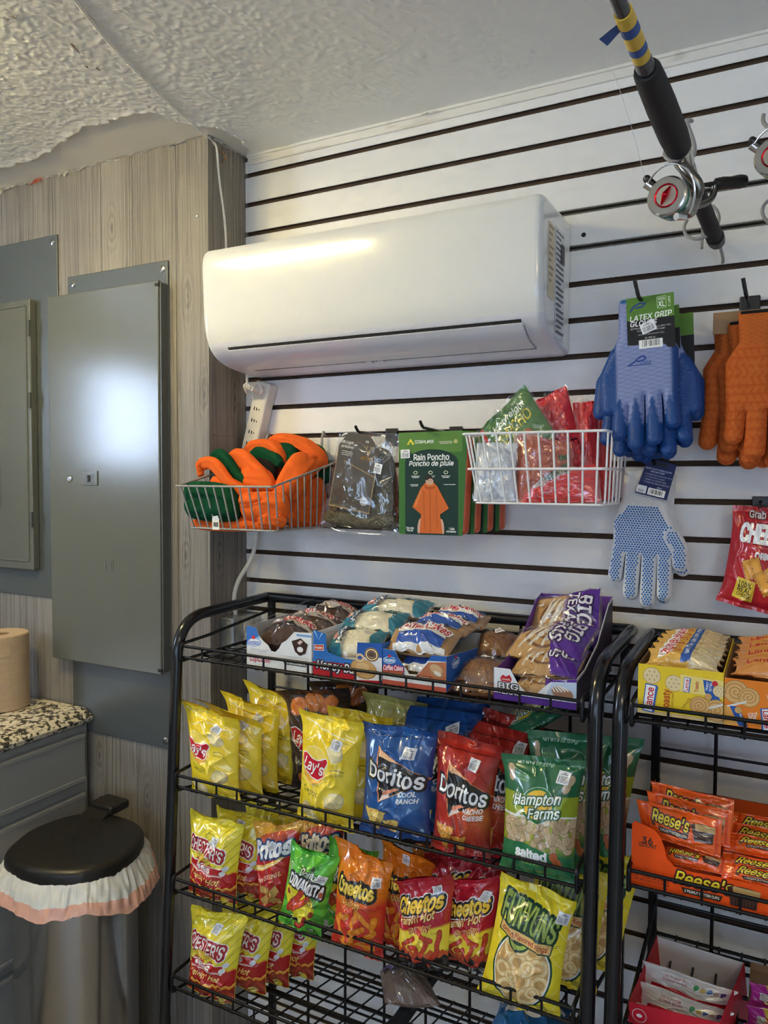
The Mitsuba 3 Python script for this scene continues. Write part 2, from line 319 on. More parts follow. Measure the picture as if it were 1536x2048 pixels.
def window(name, o, ex, w, h, rad, nx, nz):
    "frame, bars and a bright pane of daylight; o is the lower corner, the pane faces ex x z"
    ex = np.asarray(ex, float); nrm = np.cross(ex, A(0, 0, 1))
    fr = [box((0, 0, -.02), (w, .04, .03)), box((0, h-.04, -.02), (w, h, .03)), box((0, 0, -.02), (.04, h, .03)), box((w-.04, 0, -.02), (w, h, .03))]
    fr += [box((w*i/nx-.012, 0, -.015), (w*i/nx+.012, h, .02)) for i in range(1, nx)]+[box((0, h*i/nz-.012, -.015), (w, h*i/nz+.012, .02)) for i in range(1, nz)]
    k = struct(name, frame(cat(fr), o, ex, (0, 0, 1)), 'trim_white')
    pane = trimesh.Trimesh([(.03, .03, -.03), (w-.03, .03, -.03), (w-.03, h-.03, -.03), (.03, h-.03, -.03)], [[0, 1, 2], [0, 2, 3]], process=False)
    pk = part(k, 'pane', frame(pane, o, ex, (0, 0, 1)), 'wall_paint', False)
    scene[pk]['emitter'] = {'type': 'area', 'radiance': {'type': 'rgb', 'value': list(rad)}}
for i, h in enumerate(WIN_S): window('window_%d' % (i+1), (h[2], -4.2, h[1]), (-1, 0, 0), h[2]-h[0], h[3]-h[1], DAY, 2, 2)
window('door_1', (DOOR_S[2], -4.2, DOOR_S[1]), (-1, 0, 0), DOOR_S[2]-DOOR_S[0], DOOR_S[3]-DOOR_S[1], DOOR, 1, 2)
for i, h in enumerate(WIN_W): window('window_%d' % (i+3), (-2.2, h[0], h[1]), (0, 1, 0), h[2]-h[0], h[3]-h[1], WEST, 2, 1)

# ================================================================ air conditioner
def smoothprof(pts, n): return spline(pts, n)
front = [(-.030, 2.0985), (-.12, 2.0975), (-.185, 2.0955), (-.2065, 2.091), (-.2155, 2.079), (-.2185, 2.055), (-.2175, 1.99), (-.2140, 1.925), (-.2080, 1.893), (-.200, 1.8735)]
lower = [(-.198, 1.868), (-.182, 1.850), (-.150, 1.8325), (-.10, 1.8225), (-.05, 1.818), (-.002, 1.8165)]
AX0, AX1 = .036, .861
def loft(prof, x0, x1, r=.02, back=-.002, nx=7, zc=1.96, yc=-.1):
    "profile swept along x, ends rounded by shrinking"
    st = [(x0+r*(1-math.sin(a)), 1-math.cos(a)) for a in np.linspace(0, math.pi/2, nx)]
    st = [(x, 1-k) for x, k in st]; rows = []
    pr = np.asarray(prof); c = A(yc, zc); L = np.linalg.norm(pr-c, axis=1)[:, None]
    ins = lambda s: c+(pr-c)*(1-(r*.8*(1-s))/np.maximum(L, .03))
    xs = [(x0+r*(1-math.cos(a)), math.sin(a)) for a in np.linspace(0, math.pi/2, nx)]
    xs = xs+[(x0+x1-x, s) for x, s in xs[::-1]]
    G = np.array([np.c_[np.full(len(pr), x), ins(s)] for x, s in xs])
    return G
ac = thing('air_conditioner', 'white wall-mounted split air conditioner on the slatwall', 'air conditioner')
full = np.vstack([smoothprof(front, 40), smoothprof(lower, 24), [(-.002, 1.8165), (-.002, 2.0985)]])
G = loft(full, AX0, AX1, .016)
g = grid_mesh(G); ends = []
for row in (0, -1):
    q = G[row]; ends.append(trimesh.Trimesh(q, [[0, i, i+1] if row == 0 else [0, i+1, i] for i in range(1, len(q)-1)], process=False))
# split: front shell above the seam, lower body below it
def clip(mesh, z, up):
    c = mesh.triangles_center[:, 2]; return trimesh.Trimesh(mesh.vertices, mesh.faces[(c > z) if up else (c <= z)], process=False)
body = cat([g]+ends); body.fix_normals()
part(ac, 'front_panel', clip(body, 1.8722, True), 'white_plastic', 38)
part(ac, 'lower_body', clip(body, 1.8722, False), 'white_plastic_lower', 38, label='lilac-white lower body')
# louvre flap lying on the curved underside
lp = smoothprof(lower, 24); nrm = np.gradient(lp, axis=0); nrm = np.c_[-nrm[:, 1], nrm[:, 0]]; nrm /= np.linalg.norm(nrm, axis=1)[:, None]
if nrm[0][0] > 0: nrm = -nrm
def strip(i0, i1, x0, x1, off, th=.003):
    o = lp[i0:i1]+nrm[i0:i1]*off; b = lp[i0:i1]+nrm[i0:i1]*(off-th); ring = np.vstack([o, b[::-1]]); n = len(ring)
    V = np.vstack([np.c_[np.full(n, x0), ring], np.c_[np.full(n, x1), ring]])
    F = [[i, (i+1) % n, n+(i+1) % n] for i in range(n)]+[[i, n+(i+1) % n, n+i] for i in range(n)]
    m = len(o)
    for e in (0, n):
        F += [[e+i, e+i+1, e+n-2-i] for i in range(m-1)]+[[e+i, e+n-2-i, e+n-1-i] for i in range(m-1)]
    t = trimesh.Trimesh(V, F, process=False); t.fix_normals(); return t
part(ac, 'outlet_slot', strip(1, 4, .098, .815, .0012, .001), 'dark_void', False, label='dark outlet slot')
part(ac, 'louvre', strip(2, 13, .098, .817, .0045), 'white_plastic_lower', 20)
part(ac, 'louvre_seam', strip(13, 15, .10, .817, .0010, .001), 'grey_metal', False)
part(ac, 'end_seam', strip(3, 14, .8185, .8198, .0006, .0006), 'grey_metal', False)
for x in (.42, .43+.02): part(ac, 'louvre_clip', strip(13, 16, x, x+.012, .003), 'white_plastic_lower', 20)
# labels on the right end
def endcard(y0, y1, z0, z1, col, lines, dark, sd):
    R = random.Random(sd); sh = [(sbox(y0, z0, y1, z1), col)]
    for q in lines: sh.append((sbox(*q), dark))
    return sh
def flatprint(shapes, o, ex, ey, off=.0003, step=.00012, scale=1.0):
    "flat print: list of (shape, colour) stacked on a plane -> mesh, colours"
    ms, cs = [], []; 
    for i, (g, c) in enumerate(shapes):
        for v, f in poly_tri(g):
            ms.append(trimesh.Trimesh(np.c_[v*scale, np.full(len(v), off+step*i)], f, process=False)); cs.append(np.tile(c, (len(v), 1)))
    return frame(cat(ms), o, ex, ey), np.concatenate(cs)
yel = [(sbox(-.175, 1.905, -.130, 2.05), (.70, .60, .42))]+[(sbox(-.170, 2.04-.013*i, -.135-.01*(i % 3), 2.045-.013*i), (.35, .30, .22)) for i in range(9)]
wht = [(sbox(-.122, 1.835, -.055, 2.055), (.72, .73, .75))]+[(sbox(-.118, 2.045-.011*i, -.062-.02*(i % 4 == 1), 2.049-.011*i), (.12, .12, .13)) for i in range(19)]+[(sbox(-.085, 1.99, -.06, 2.03), (.1, .1, .1))]
for nm, sh in (('energy_label', yel), ('rating_label', wht)):
    m, c = flatprint(sh, (AX1+.0004, 0, 0), (0, 1, 0), (0, 0, 1)); part(ac, nm, m, 'vc_card', False, color=c, label='printed label')

# ================================================================ cords, power strip, outlet box
solo('ceiling_cable', tube(spline([(0.173,-0.74,2.393), (0.145,-0.667,2.393), (0.098,-0.551,2.393), (0.051,-0.392,2.393), (0.021,-0.268,2.393), (0.005,-0.178,2.392), (-0.001,-0.129,2.386), (0.01,-0.129,2.374), (0.008,-0.12,2.332), (0.008,-0.11,2.274), (0.01,-0.1,2.215), (0.012,-0.095,2.129)], 110), .0030, 8), 'cord_white', 'thin white cable crossing the ceiling and dropping behind the air conditioner', 'cable')
solo('cable_staple', tube(fillet([(.001, -.104, 2.372), (.013, -.108, 2.366), (.017, -.098, 2.358), (.001, -.092, 2.350)], .004), .002, 6), 'wood_edge', 'small brown staple holding the white cable under the ceiling', 'staple')
ps = thing('power_strip', 'white power strip hung on the slatwall behind the beanies', 'power strip')
pa, pb = A(.083, -.002, 1.800), A(.016, -.002, 1.56)
ez = (pa-pb)/np.linalg.norm(pa-pb); ex = np.cross(ez, A(0, -1, 0)); ex = -ex if ex[0] < 0 else ex
def onstrip(m): return frame(m, pb, ex, ez)
L = np.linalg.norm(pa-pb)
def inplane(m):   # local x across, y out of wall (toward viewer), z along
    Mx = np.eye(4); Mx[:3, 0], Mx[:3, 1], Mx[:3, 2], Mx[:3, 3] = ex, A(0, -1, 0), ez, pb
    m = m.copy(); m.apply_transform(Mx)
    if np.linalg.det(Mx[:3, :3]) < 0: m.invert()
    return m
part(ps, 'housing', inplane(rbox((-.024, 0, 0), (.024, .036, L), .006)), 'cord_white', 20)
for i in range(6):
    z = L-.075-.031*i
    part(ps, 'socket', inplane(cat([box((-.010, .0355, z), (-.007, .0366, z+.009)), box((-.002, .0355, z), (.001, .0366, z+.008)), trimesh.creation.icosphere(subdivisions=1, radius=.002).apply_translation((.007, .0355, z+.004))])), 'dark_void', False)
pc = thing('electric_cable', 'white power cord looping from the air conditioner into the power strip', 'cord')
q0 = A(.045, -.052, 1.817)
plug = pb+ez*(L-.022)+A(0, -.036, 0)
part(pc, 'cord', tube(spline([q0+A(0, 0, .01), q0+A(.002, -.004, -.02), q0+A(.006, -.01, -.045), plug+A(-.022, -.038, .008), plug+A(-.004, -.03, .002)], 30), .0036, 8), 'cord_white')
part(pc, 'plug', tube([plug+A(-.004, -.034, .002), plug+A(0, -.014, 0), plug+A(0, -.012, 0), plug+A(0, 0, 0)], [.007, .010, .014, .014], 14), 'cord_white')
for i in range(5):
    c = plug+A(-.024, -.037, .0085)+(A(-.004, -.034, .002)-A(-.024, -.037, .0085))*(i/5)
    part(pc, 'strain_relief', tube([c, c+A(.0022, 0, -.0006)], .0062, 12), 'cord_white')
solo('strip_cord', tube(spline([pb+A(.0, -.015, .004), (.045, -.03, 1.50), (.050, -.022, 1.42), (.036, -.028, 1.34), (.012, -.045, 1.29), (.005, -.06, 1.23), (.01, -.055, 1.17), (.012, -.075, 1.14), (.012, -.088, 1.115), (.02, -.082, 1.118), (.05, -.06, 1.15), (.085, -.03, 1.165), (.12, -.02, 1.165)], 90), .0058, 10), 'cord_white', 'white cord of the power strip running down to the metal outlet box', 'cord')
ob = thing('outlet_box', 'galvanized metal outlet box on the panelled return behind the snack rack', 'outlet box')
part(ob, 'box', rbox((.001, -.112, 1.098), (.042, -.004, 1.196), .004), 'galvanized', 20)
part(ob, 'cover', rbox((.042, -.112, 1.098), (.046, -.004, 1.196), .0018), 'galvanized', 20)
for z in (1.128, 1.166): part(ob, 'receptacle', lathe([(0, .004), (.014, .004), (.016, 0)], 20).apply_transform(trimesh.transformations.rotation_matrix(math.pi/2, (0, 1, 0))).apply_translation((.045, -.058, z)), 'cord_white')
for y in (-.08, -.036): part(ob, 'knockout', lathe([(0, .0012), (.011, .0012), (.0115, 0)], 20).apply_transform(trimesh.transformations.rotation_matrix(math.pi/2, (1, 0, 0))).apply_translation((.022, -.1121, 1.13+(y+.08))), 'galvanized')

# ================================================================ electrical panels
def plate(x0, x1, z0, z1, y0, y1, r=.003): return rbox((x0, y0, z0), (x1, y1, z1), r)
YP = -D
ep = thing('breaker_panel', 'tall grey breaker panel with closed door on the wood panelling', 'electrical panel')
part(ep, 'back_plate', plate(-.497, -.128, .842, 2.108, YP-.006, YP), 'grey_metal_dark', 30)
bx = cat([box((-.535, YP-.030, 1.046), (-.132, YP-.026, 2.050))])
part(ep, 'door', plate(-.545, -.134, 1.044, 2.052, YP-.034, YP-.022, .0035), 'grey_metal', 30)
part(ep, 'frame', box((-.492, YP-.022, 1.05), (-.134, YP-.006, 2.046)), 'grey_metal_dark', False)
part(ep, 'hinge_strip', plate(-.1335, -.129, 1.05, 2.046, YP-.030, YP-.004, .001), 'grey_metal_dark', 20)
for z in (2.040, 1.056): part(ep, 'hinge_notch', box((-.145, YP-.0346, z-.004), (-.133, YP-.02, z+.004)), 'dark_void', False)
lk = lathe([(0, .006), (.006, .006), (.0085, .004), (.010, 0)], 24)
part(ep, 'lock', frame(lk, (-.462, YP-.034, 1.549), (1, 0, 0), (0, 0, 1)), 'chrome', 25, label='chrome lock cylinder')
lt = part(ep, 'latch', cat([plate(-.414, -.354, 1.532, 1.571, YP-.0375, YP-.033, .001)]), 'grey_metal', 30)
part(ep, 'latch_recess', plate(-.398, -.368, 1.538, 1.562, YP-.0382, YP-.0372, .0004), 'grey_metal_dark', False, label='recessed latch grip')
part(ep, 'latch_slot', box((-.390, YP-.0386, 1.541), (-.378, YP-.038, 1.559)), 'dark_void', False)
em = extrude(sbox(-.014, -.014, .014, .014).difference(sbox(-.0125, -.0125, .0125, .0125)).union(sbox(-.007, -.007, .007, .007).difference(sbox(-.0055, -.0055, .0055, .0055))), .0012)
part(ep, 'emblem', frame(em, (-.315, YP-.0338, 1.319), (1, 0, 0), (0, 0, 1)), 'grey_metal', False, label='embossed square emblem')
scr = lathe([(0, .004), (.005, .0035), (.0085, .002), (.0095, 0)], 18); slot = box((-.007, -.001, .0035), (.007, .001, .0042))
def screw(th, x, z, y, rot=30):
    part(th, 'screw', frame(scr, (x, y, z), (1, 0, 0), (0, 0, 1)), 'steel_screw', 25)
    s = slot.copy(); s.apply_transform(trimesh.transformations.rotation_matrix(math.radians(rot), (0, 0, 1)))
    part(th, 'screw_slot', frame(s, (x, y, z), (1, 0, 0), (0, 0, 1)), 'dark_void', False)
for x, z, r in ((-.474, 2.085, 20), (-.146, 2.087, 70), (-.147, .863, 40)): screw(ep, x, z, YP-.006, r)
e2 = thing('service_panel', 'grey electrical panel with hinged cover at the left edge, above the paper towel', 'electrical panel')
part(e2, 'back_plate', plate(-.99, -.537, 1.206, 2.232, YP-.005, YP), 'grey_metal_dark', 30)
part(e2, 'cover', cat([plate(-.95, -.626, 1.286, 2.058, YP-.028, YP-.005, .004)]), 'grey_metal', 30)
part(e2, 'cover_lip', tube(fillet([(-.95, YP-.0285, 1.312), (-.642, YP-.0285, 1.312), (-.642, YP-.0285, 2.040), (-.95, YP-.0285, 2.040)], .008), .003, 8), 'grey_metal', 30)
for z in (1.976, 1.772, 1.432): part(e2, 'hinge', tube([(-.629, YP-.030, z-.022), (-.629, YP-.030, z+.022)], .0045, 10), 'grey_metal_dark')
part(e2, 'handle', plate(-.80, -.768, 1.462, 1.60, YP-.036, YP-.028, .004), 'dark_void', 30, label='dark recessed handle')
for x, z in ((-.556, 2.212), (-.556, 1.228), (-.548, 1.716)): screw(e2, x, z, YP-.005, 50)

# ================================================================ counter, cabinet, paper towel, trash can
cb = thing('base_cabinet', 'grey painted drawer cabinet under the granite counter', 'cabinet')
XF = -.435
part(cb, 'carcass', box((-1.05, -2.2, .08), (XF, -D-.012, .866)), 'cabinet_paint', False)
def drawer(z0, z1, y0, y1):
    k = part(cb, 'drawer', rbox((XF, y0, z0), (XF+.018, y1, z1), .004), 'cabinet_paint', 25)
    for zz in (z0, z1-.012): part(k, 'edge', rbox((XF+.016, y0+.001, zz), (XF+.021, y1-.001, zz+.012), .002), 'cabinet_paint', 25)
for y1 in (-.180, -.70, -1.22):
    drawer(.716, .848, y1-.50, y1); drawer(.54, .682, y1-.50, y1); drawer(.33, .505, y1-.50, y1); drawer(.11, .30, y1-.50, y1)
# counter with a moulded front edge, a rounded block swept along y
pr = [(-1.05, .868), (-.440, .868), (-.424, .871), (-.414, .879), (-.412, .888), (-.417, .895), (-.426, .899), (-.436, .906), (-.447, .9095), (-1.05, .9095)]
V = np.vstack([[(x, y, z) for x, z in pr] for y in (-2.2, -D-.010)]); n = len(pr)
F = [[i, (i+1) % n, n+(i+1) % n] for i in range(n)]+[[i, n+(i+1) % n, n+i] for i in range(n)]+[[0, i+1, i] for i in range(1, n-1)]+[[n, n+i, n+i+1] for i in range(1, n-1)]
ct = trimesh.Trimesh(V, F, process=False); ct.fix_normals()
solo('granite_counter', ct, 'granite', 'speckled cream and black granite counter top beside the trash can', 'counter', 40)
rl = thing('paper_towel_roll', 'brown paper towel roll standing on the granite counter', 'paper towel')
rr = .072; ro = A(-.654, -.262, .9105)
part(rl, 'roll', lathe([(.022, 0), (rr-.003, 0), (rr, .003), (rr, .205), (rr-.003, .208), (.022, .206), (.022, 0)], 56, ro), 'tissue_brown', 40)
part(rl, 'core', lathe([(.0205, .0), (.0222, .0), (.0222, .203), (.0205, .203), (.0205, 0)], 30, ro), 'wood_edge', 40, label='cardboard core')
a = np.linspace(-.75, -.30, 10); fl = [[ro+A((rr+.0008+.004*(j == 2)*t)*math.cos(x), (rr+.0008+.004*(j == 2)*t)*math.sin(x), .150+.036*t) for x in a] for j, t in ((0, 1), (1, .6), (2, .05+.0))]
part(rl, 'loose_sheet', grid_mesh(np.array(fl)), 'tissue_brown', True, label='torn loose sheet end')
a = np.linspace(-3.0, .2, 40); part(rl, 'sheet_edge', grid_mesh(np.array([[ro+A((rr+.0006)*math.cos(x), (rr+.0006)*math.sin(x), .04+.012*x+z+.002*math.sin(9*x)) for x in a] for z in (0, .002)])), 'tissue_brown', True)
solo('counter_scrap', rbox((-.70, -.47, .9105), (-.618, -.42, .916), .002), 'black_plastic', 'small dark flat scrap lying on the granite counter at the left edge', 'scrap')

tc = thing('trash_can', 'stainless steel trash can with black lid and bunched white liner', 'trash can')
out = np.array([(-.388, -.418), (-.405, -.36), (-.395, -.29), (-.358, -.235), (-.286, -.207), (-.20, -.212), (-.145, -.243), (-.108, -.30), (-.092, -.37), (-.112, -.44), (-.155, -.478), (-.235, -.503), (-.325, -.492), (-.366, -.462)])+[.036, -.027]
from scipy.interpolate import CubicSpline
oc = CubicSpline(np.linspace(0, 1, len(out)+1), np.vstack([out, out[:1]]), bc_type='periodic')(np.linspace(0, 1, 97)[:-1])
cc = oc.mean(0)
def ringz(s, z, ins=0.0):
    v = oc-cc; L_ = np.linalg.norm(v, axis=1)[:, None]; return np.c_[cc+v*(1-ins/L_)*s, np.full(len(oc), z)]
lid = np.array([ringz(1, .648, .006), ringz(1, .644, .001), ringz(1, .652, 0), ringz(1, .668, .001), ringz(1, .676, .006), ringz(1, .681, .016), ringz(1, .6835, .035), ringz(.5, .686, .02), ringz(.01, .687)])
part(tc, 'lid', grid_mesh(lid, True), 'black_plastic', 50, label='black plastic lid')
hp = part(tc, 'hinge', rbox((-.314, -.262, .684), (-.232, -.197, .708), .008), 'black_plastic', 35, label='black hinge block')
part(hp, 'hinge_ramp', trimesh.convex.convex_hull(A((-.309, -.292, .684), (-.237, -.292, .684), (-.309, -.227, .710), (-.237, -.227, .710), (-.309, -.227, .684), (-.237, -.227, .684))), 'black_plastic', 20)
bd = np.array([ringz(1, .63, .016), ringz(1, .30, .016), ringz(1, .02, .016), ringz(1, .0, .02)])
part(tc, 'body', grid_mesh(bd[::-1], True), 'brushed_steel', 60, label='brushed steel body')
# liner: folded over the rim, flaring out, salmon drawstring band along its lower edge
th = np.linspace(0, 2*np.pi, 289)[:-1]
oo = CubicSpline(np.linspace(0, 1, len(out)+1), np.vstack([out, out[:1]]), bc_type='periodic')(np.linspace(0, 1, 289)[:-1])
vv = oo-cc; dd = vv/np.linalg.norm(vv, axis=1)[:, None]
wrk = lambda a, s: (pnoise(np.c_[np.cos(th)*a, np.sin(th)*a, np.full_like(th, s)], 5)-.5)
rows, cols = [], []
K = 22; side = np.clip((-dd[:, 1]+.3*dd[:, 0])*.6+.5, 0, 1)
for i in range(K):
    t = i/(K-1); flare = (-.008+.040*t**.8)*(1+.35*wrk(3, 1.0)) + (.010*wrk(16, t*2.2)+.010*wrk(34, t*3.0))*min(1, t*4)*(1-.6*max(0, t-.72)/.28)
    z = .660-.070*t + .030*wrk(2.2, 4.0)*t*2 + .012*wrk(7, 9.0)*t - .006*t*side
    rows.append(np.c_[oo+dd*flare[:, None], z]); cols.append(np.tile((.80, .44, .34) if t > .66 else (.80, .79, .75), (len(th), 1)))
scene['liner_plastic'] = {'type': 'twosided', 'bsdf': {'type': 'principled', 'base_color': VC, 'roughness': .3, 'specular': .5}}
LB = grid_mesh(np.array(rows), True); nq = (K-1)*len(th); isb = (np.arange(len(LB.faces)) % nq)//len(th) >= int(.66*K)
part(tc, 'liner', trimesh.Trimesh(LB.vertices, LB.faces[~isb], process=False), 'liner_plastic', True, color=np.tile((.80, .79, .75), (len(LB.vertices), 1)), label='crumpled white plastic liner')
part(tc, 'liner_band', trimesh.Trimesh(LB.vertices, LB.faces[isb], process=False), 'liner_plastic', True, color=np.tile((.82, .46, .36), (len(LB.vertices), 1)), label='salmon drawstring band')

# ceiling fixtures out of frame
def fixture(c, rad, lab, ln=.27):
    lm = thing('ceiling_lamp', lab, 'lamp')
    part(lm, 'base', rbox(c+A(-ln-.02, -.07, .02), c+A(ln+.02, .07, .062), .004), 'trim_white', 20)
    for y in (-.035, .035):
        dk = part(lm, 'tube', tube([c+A(-ln, y, 0), c+A(ln, y, 0)], .017, 14), 'wall_paint', 30); scene[dk]['emitter'] = {'type': 'area', 'radiance': {'type': 'rgb', 'value': list(rad)}}
fixture(LAMP_AT, LAMP, 'white fluorescent ceiling fixture near the panelling')
fixture(A(1.9, -2.5, 2.335), LAMP2, 'white fluorescent ceiling fixture behind the viewer', .5)

# ================================================================ snack racks
def rack(xl, xr, lab, shelves, zt, right_open=False):
    k = thing('snack_rack', lab, 'rack')
    TR = .0125; yb = -.048
    def yf(z): return -.375-.05*(1.16-z)/.8
    for x, s in ((xl, 1), (xr, -1)):
        pts = fillet([(x, yf(0), .0), (x, yf(1.15), zt-.005), (x, yb, zt)], .085, 12)
        part(k, 'side_tube', tube(pts, TR, 18), 'black_gloss', 60)
    part(k, 'top_tube', tube([(xl, yb, zt), (xr, yb, zt)], TR, 18), 'black_gloss', 60)
    for x in (xl+.012, xr-.012): part(k, 'rear_upright', rbox((x-.008, yb-.008, .02), (x+.008, yb+.008, zt), .002), 'black_wire', 20)
    nb = max(3, int((xr-xl)/.125))
    for x in np.linspace(xl+.012, xr-.012, nb+2)[1:-1]: part(k, 'grid_upright', tube([(x, yb+.003, .1), (x, yb+.003, zt-.01)], .0035, 8), 'black_wire')
    for z in np.arange(.16, zt-.05, .078): part(k, 'grid_bar', tube([(xl+.012, yb-.002, z), (xr-.012, yb-.002, z)], .0028, 8), 'black_wire')
    for si, (zf, yfr, drop) in enumerate(shelves):
        a, b = xl+.020, xr-.020
        sh = part(k, 'shelf', cat([tube([(a, yfr, zf), (b, yfr, zf)], .0032, 8), tube([(a, yfr, zf+.0245), (b, yfr, zf+.0245)], .0032, 8)]), 'black_wire', 60)
        yback = yb-.012; n = int((b-a)/.053)
        for x in np.linspace(a, b, n+1)[1:-1]: part(sh, 'rail_stub', tube([(x, yfr+.001, zf-.005), (x, yfr+.001, zf+.0245)], .0022, 6), 'black_wire')
        fl = lambda y: zf-.006-drop*(y-yfr)/(.34)
        m = int((b-a)/.0385)
        for x in np.linspace(a, b, m+1)[1:-1]: part(sh, 'floor_wire', tube([(x, yfr, zf-.003), (x, yfr+.012, fl(yfr+.012)), (x, yback, fl(yback))], .0020, 6), 'black_wire')
        for y in (yfr+.07, yfr+.14, yfr+.21, yfr+.28, yback): part(sh, 'cross_wire', tube([(a, y, fl(y)-.004), (b, y, fl(y)-.004)], .0034 if y not in (yfr+.14,) else .006, 8), 'black_wire')
        for x in (a, b):
            lo, up = -.008, .030
            pts = [(x, yback, fl(yback)+.062), (x, yfr+.09, zf+.034), (x, yfr-.004, zf+up), (x, yfr-.006, zf+lo), (x, yfr+.03, fl(yfr+.03)), (x, yback, fl(yback))]
            part(sh, 'end_loop', tube(fillet(pts, .008), .0036, 8), 'black_wire')
    return k
R1X0, R1X1 = .105, 1.008
rack(R1X0, R1X1, 'black wire snack rack full of chip bags, left of its twin', [(1.163, -.385, .0), (.885, -.405, .078), (.661, -.415, .078), (.447, -.42, .078)], 1.248)
rack(1.047, 1.95, 'black wire snack rack at the right edge holding crackers and candy boxes', [(1.170, -.390, .0), (.902, -.390, .0), (.655, -.40, .0), (.43, -.42, .0)], 1.244)

# ================================================================ printed bags
def lg(s, h, w, at, fill, oc, ow, **k):
    g = text(s, h, w, at=at, **k)
    return [(g.buffer(ow), oc), (g, fill)]
def chipshape(x, y, r, col, rot=0, dark=None):
    a = ell(x, y, r, r*.8, rot); d = dark or tuple(c*.75 for c in col)
    return [(a, d), (affinity.scale(affinity.translate(a, -r*.05, r*.06), .88, .88), col), (affinity.translate(affinity.scale(a, .45, .35), -r*.15, r*.2), tuple(min(1, c*1.12) for c in col))]
def tri_chip(x, y, s, rot, col=(.80, .47, .10)):
    t = affinity.rotate(pg((x-s, y+s*.62), (x+s, y+s*.62), (x+s*.1, y-s*1.0)).buffer(s*.08), rot, origin=(x, y)); R = random.Random(int(x*999+y*77))
    o = [(t, tuple(c*.6 for c in col)), (affinity.scale(t, .93, .93), col)]
    for i in range(26):
        q = ell(x+R.uniform(-.8, .8)*s, y+R.uniform(-.7, .6)*s, R.uniform(.03, .08)*s).intersection(t)
        if not q.is_empty: o.append((q, (.90, .64, .22) if i % 2 else (.62, .27, .06)))
    return o
def stick(x, y, l, r, rot, col):
    b = affinity.rotate(LineString([(x-l, y), (x-l*.3, y+r*.3), (x+l*.4, y-r*.2), (x+l, y+r*.1)]).buffer(r, 5), rot, origin=(x, y))
    d = tuple(c*.55 for c in col); o = [(b.buffer(r*.2), d), (b, col)]; R = random.Random(int(abs(x)*991+abs(y)*313+l*50))
    for i in range(5):
        q = R.uniform(-.9, .8)*l; p = affinity.rotate(ell(x+q, y+R.uniform(-.4, .5)*r, r*.42, r*.3), rot, origin=(x, y)); o.append((p, tuple(min(1, c*1.3+.03) for c in col)))
    return o
def rings(x, y, r, col=(.86, .62, .27), rot=0):
    a = affinity.rotate(affinity.scale(ell(x, y, r).difference(ell(x, y, r*.52)), 1, .85), rot, origin=(x, y))
    h = affinity.rotate(affinity.scale(ell(x, y, r*.86).difference(ell(x, y, r*.70)), 1, .85), rot, origin=(x, y))
    return [(a.buffer(r*.05), (.55, .32, .10)), (a, col), (h, (.95, .78, .46))]
def flame(y, a, n, sd, x0=-.15, x1=1.15, lo=0):
    R = random.Random(sd); t = []
    for i in range(n+1): t.append((x0+(x1-x0)*i/n, y+(a if i % 2 else 0)*R.uniform(.5, 1.1)))
    return Polygon([(x0, lo)]+t+[(x1, lo)]).buffer(0)
def tiny(x, y, w, n, h=.012, sp=.024, col=(.1, .1, .1), sd=0):
    "lines of small print too small to read"
    R = random.Random(sd); o = []
    for i in range(n):
        t = x-w/2; yy = y-i*sp
        while t < x+w/2:
            l = R.uniform(.012, .045); o.append(sbox(t, yy, min(t+l, x+w/2), yy+h)); t += l+.010
    return [(unary_union(o), col)]
def nz(x, y, f, s): return meshkit.fbm(np.c_[x*f, y*f, np.full_like(x, s)], 3, s)
def blend(a, b, t):
    t = np.clip(t, 0, 1)[:, None]; return np.asarray(a, float)*(1-t)+np.asarray(b, float)*t
def ss(a, b, x): t = np.clip((x-a)/(b-a), 0, 1); return t*t*(3-2*t)
DES = {}
def design(name, A_, base, dec): DES[name] = dict(A=A_, base=base, dec=dec)

# yellow classic potato chips
Y = (.92, .66, .012)
ribbon = Polygon([(.04, .99), (.14, 1.01), (.28, .95), (.42, .95), (.555, 1.0), (.575, .97), (.50, .86), (.50, .76), (.40, .70), (.28, .72), (.14, .80), (.06, .83), (.075, .90)]).buffer(.015)
design('classic', 1.62, lambda x, y: blend(blend(Y, (.95, .76, .06), nz(x, y, 2.5, 2)*1.3-.2), (.80, .60, .03), ss(.5, .0, y)*.5),
    [(ell(.31, .88, .285), (.98, .84, .30)), (ell(.31, .88, .27), (.93, .70, .10)), (ell(.31, .88, .27).intersection(sbox(0, 0, 1, .80)), (.93, .47, .05)), (ribbon.buffer(.016), (.93, .91, .86)), (ribbon, (.60, .012, .03))]
    + lg("Lay's", .165, .43, (.305, .865), (.97, .96, .93), (.45, .01, .02), .006, shear=12, rot=-7)
    + [(text('Classic', .085, .36, False, at=(.28, .505), rot=-6), (.10, .10, .03))]
    + chipshape(.76, .44, .16, (.90, .76, .36), 20) + chipshape(.16, .18, .15, (.86, .72, .36), 70) + chipshape(.30, .13, .13, (.93, .80, .45), 20) + chipshape(.70, 1.12, .15, (.92, .79, .42), -30)
    + tiny(.76, .83, .22, 2, .010, .022, (.25, .2, .03), 3) + [(LineString([(.65, .86), (.70, .885), (.76, .893), (.82, .885), (.87, .86)]).buffer(.006), (.25, .2, .03))]
    + [(LineString([(.05, 1.50), (.4, 1.42), (.95, 1.30)]).buffer(.012), (.97, .88, .45)), (LineString([(.1, 1.2), (.35, 1.33), (.6, 1.1)]).buffer(.006), (.98, .93, .7))] + tiny(.55, .045, .5, 2, .012, .026, (.2, .16, .02), 5))
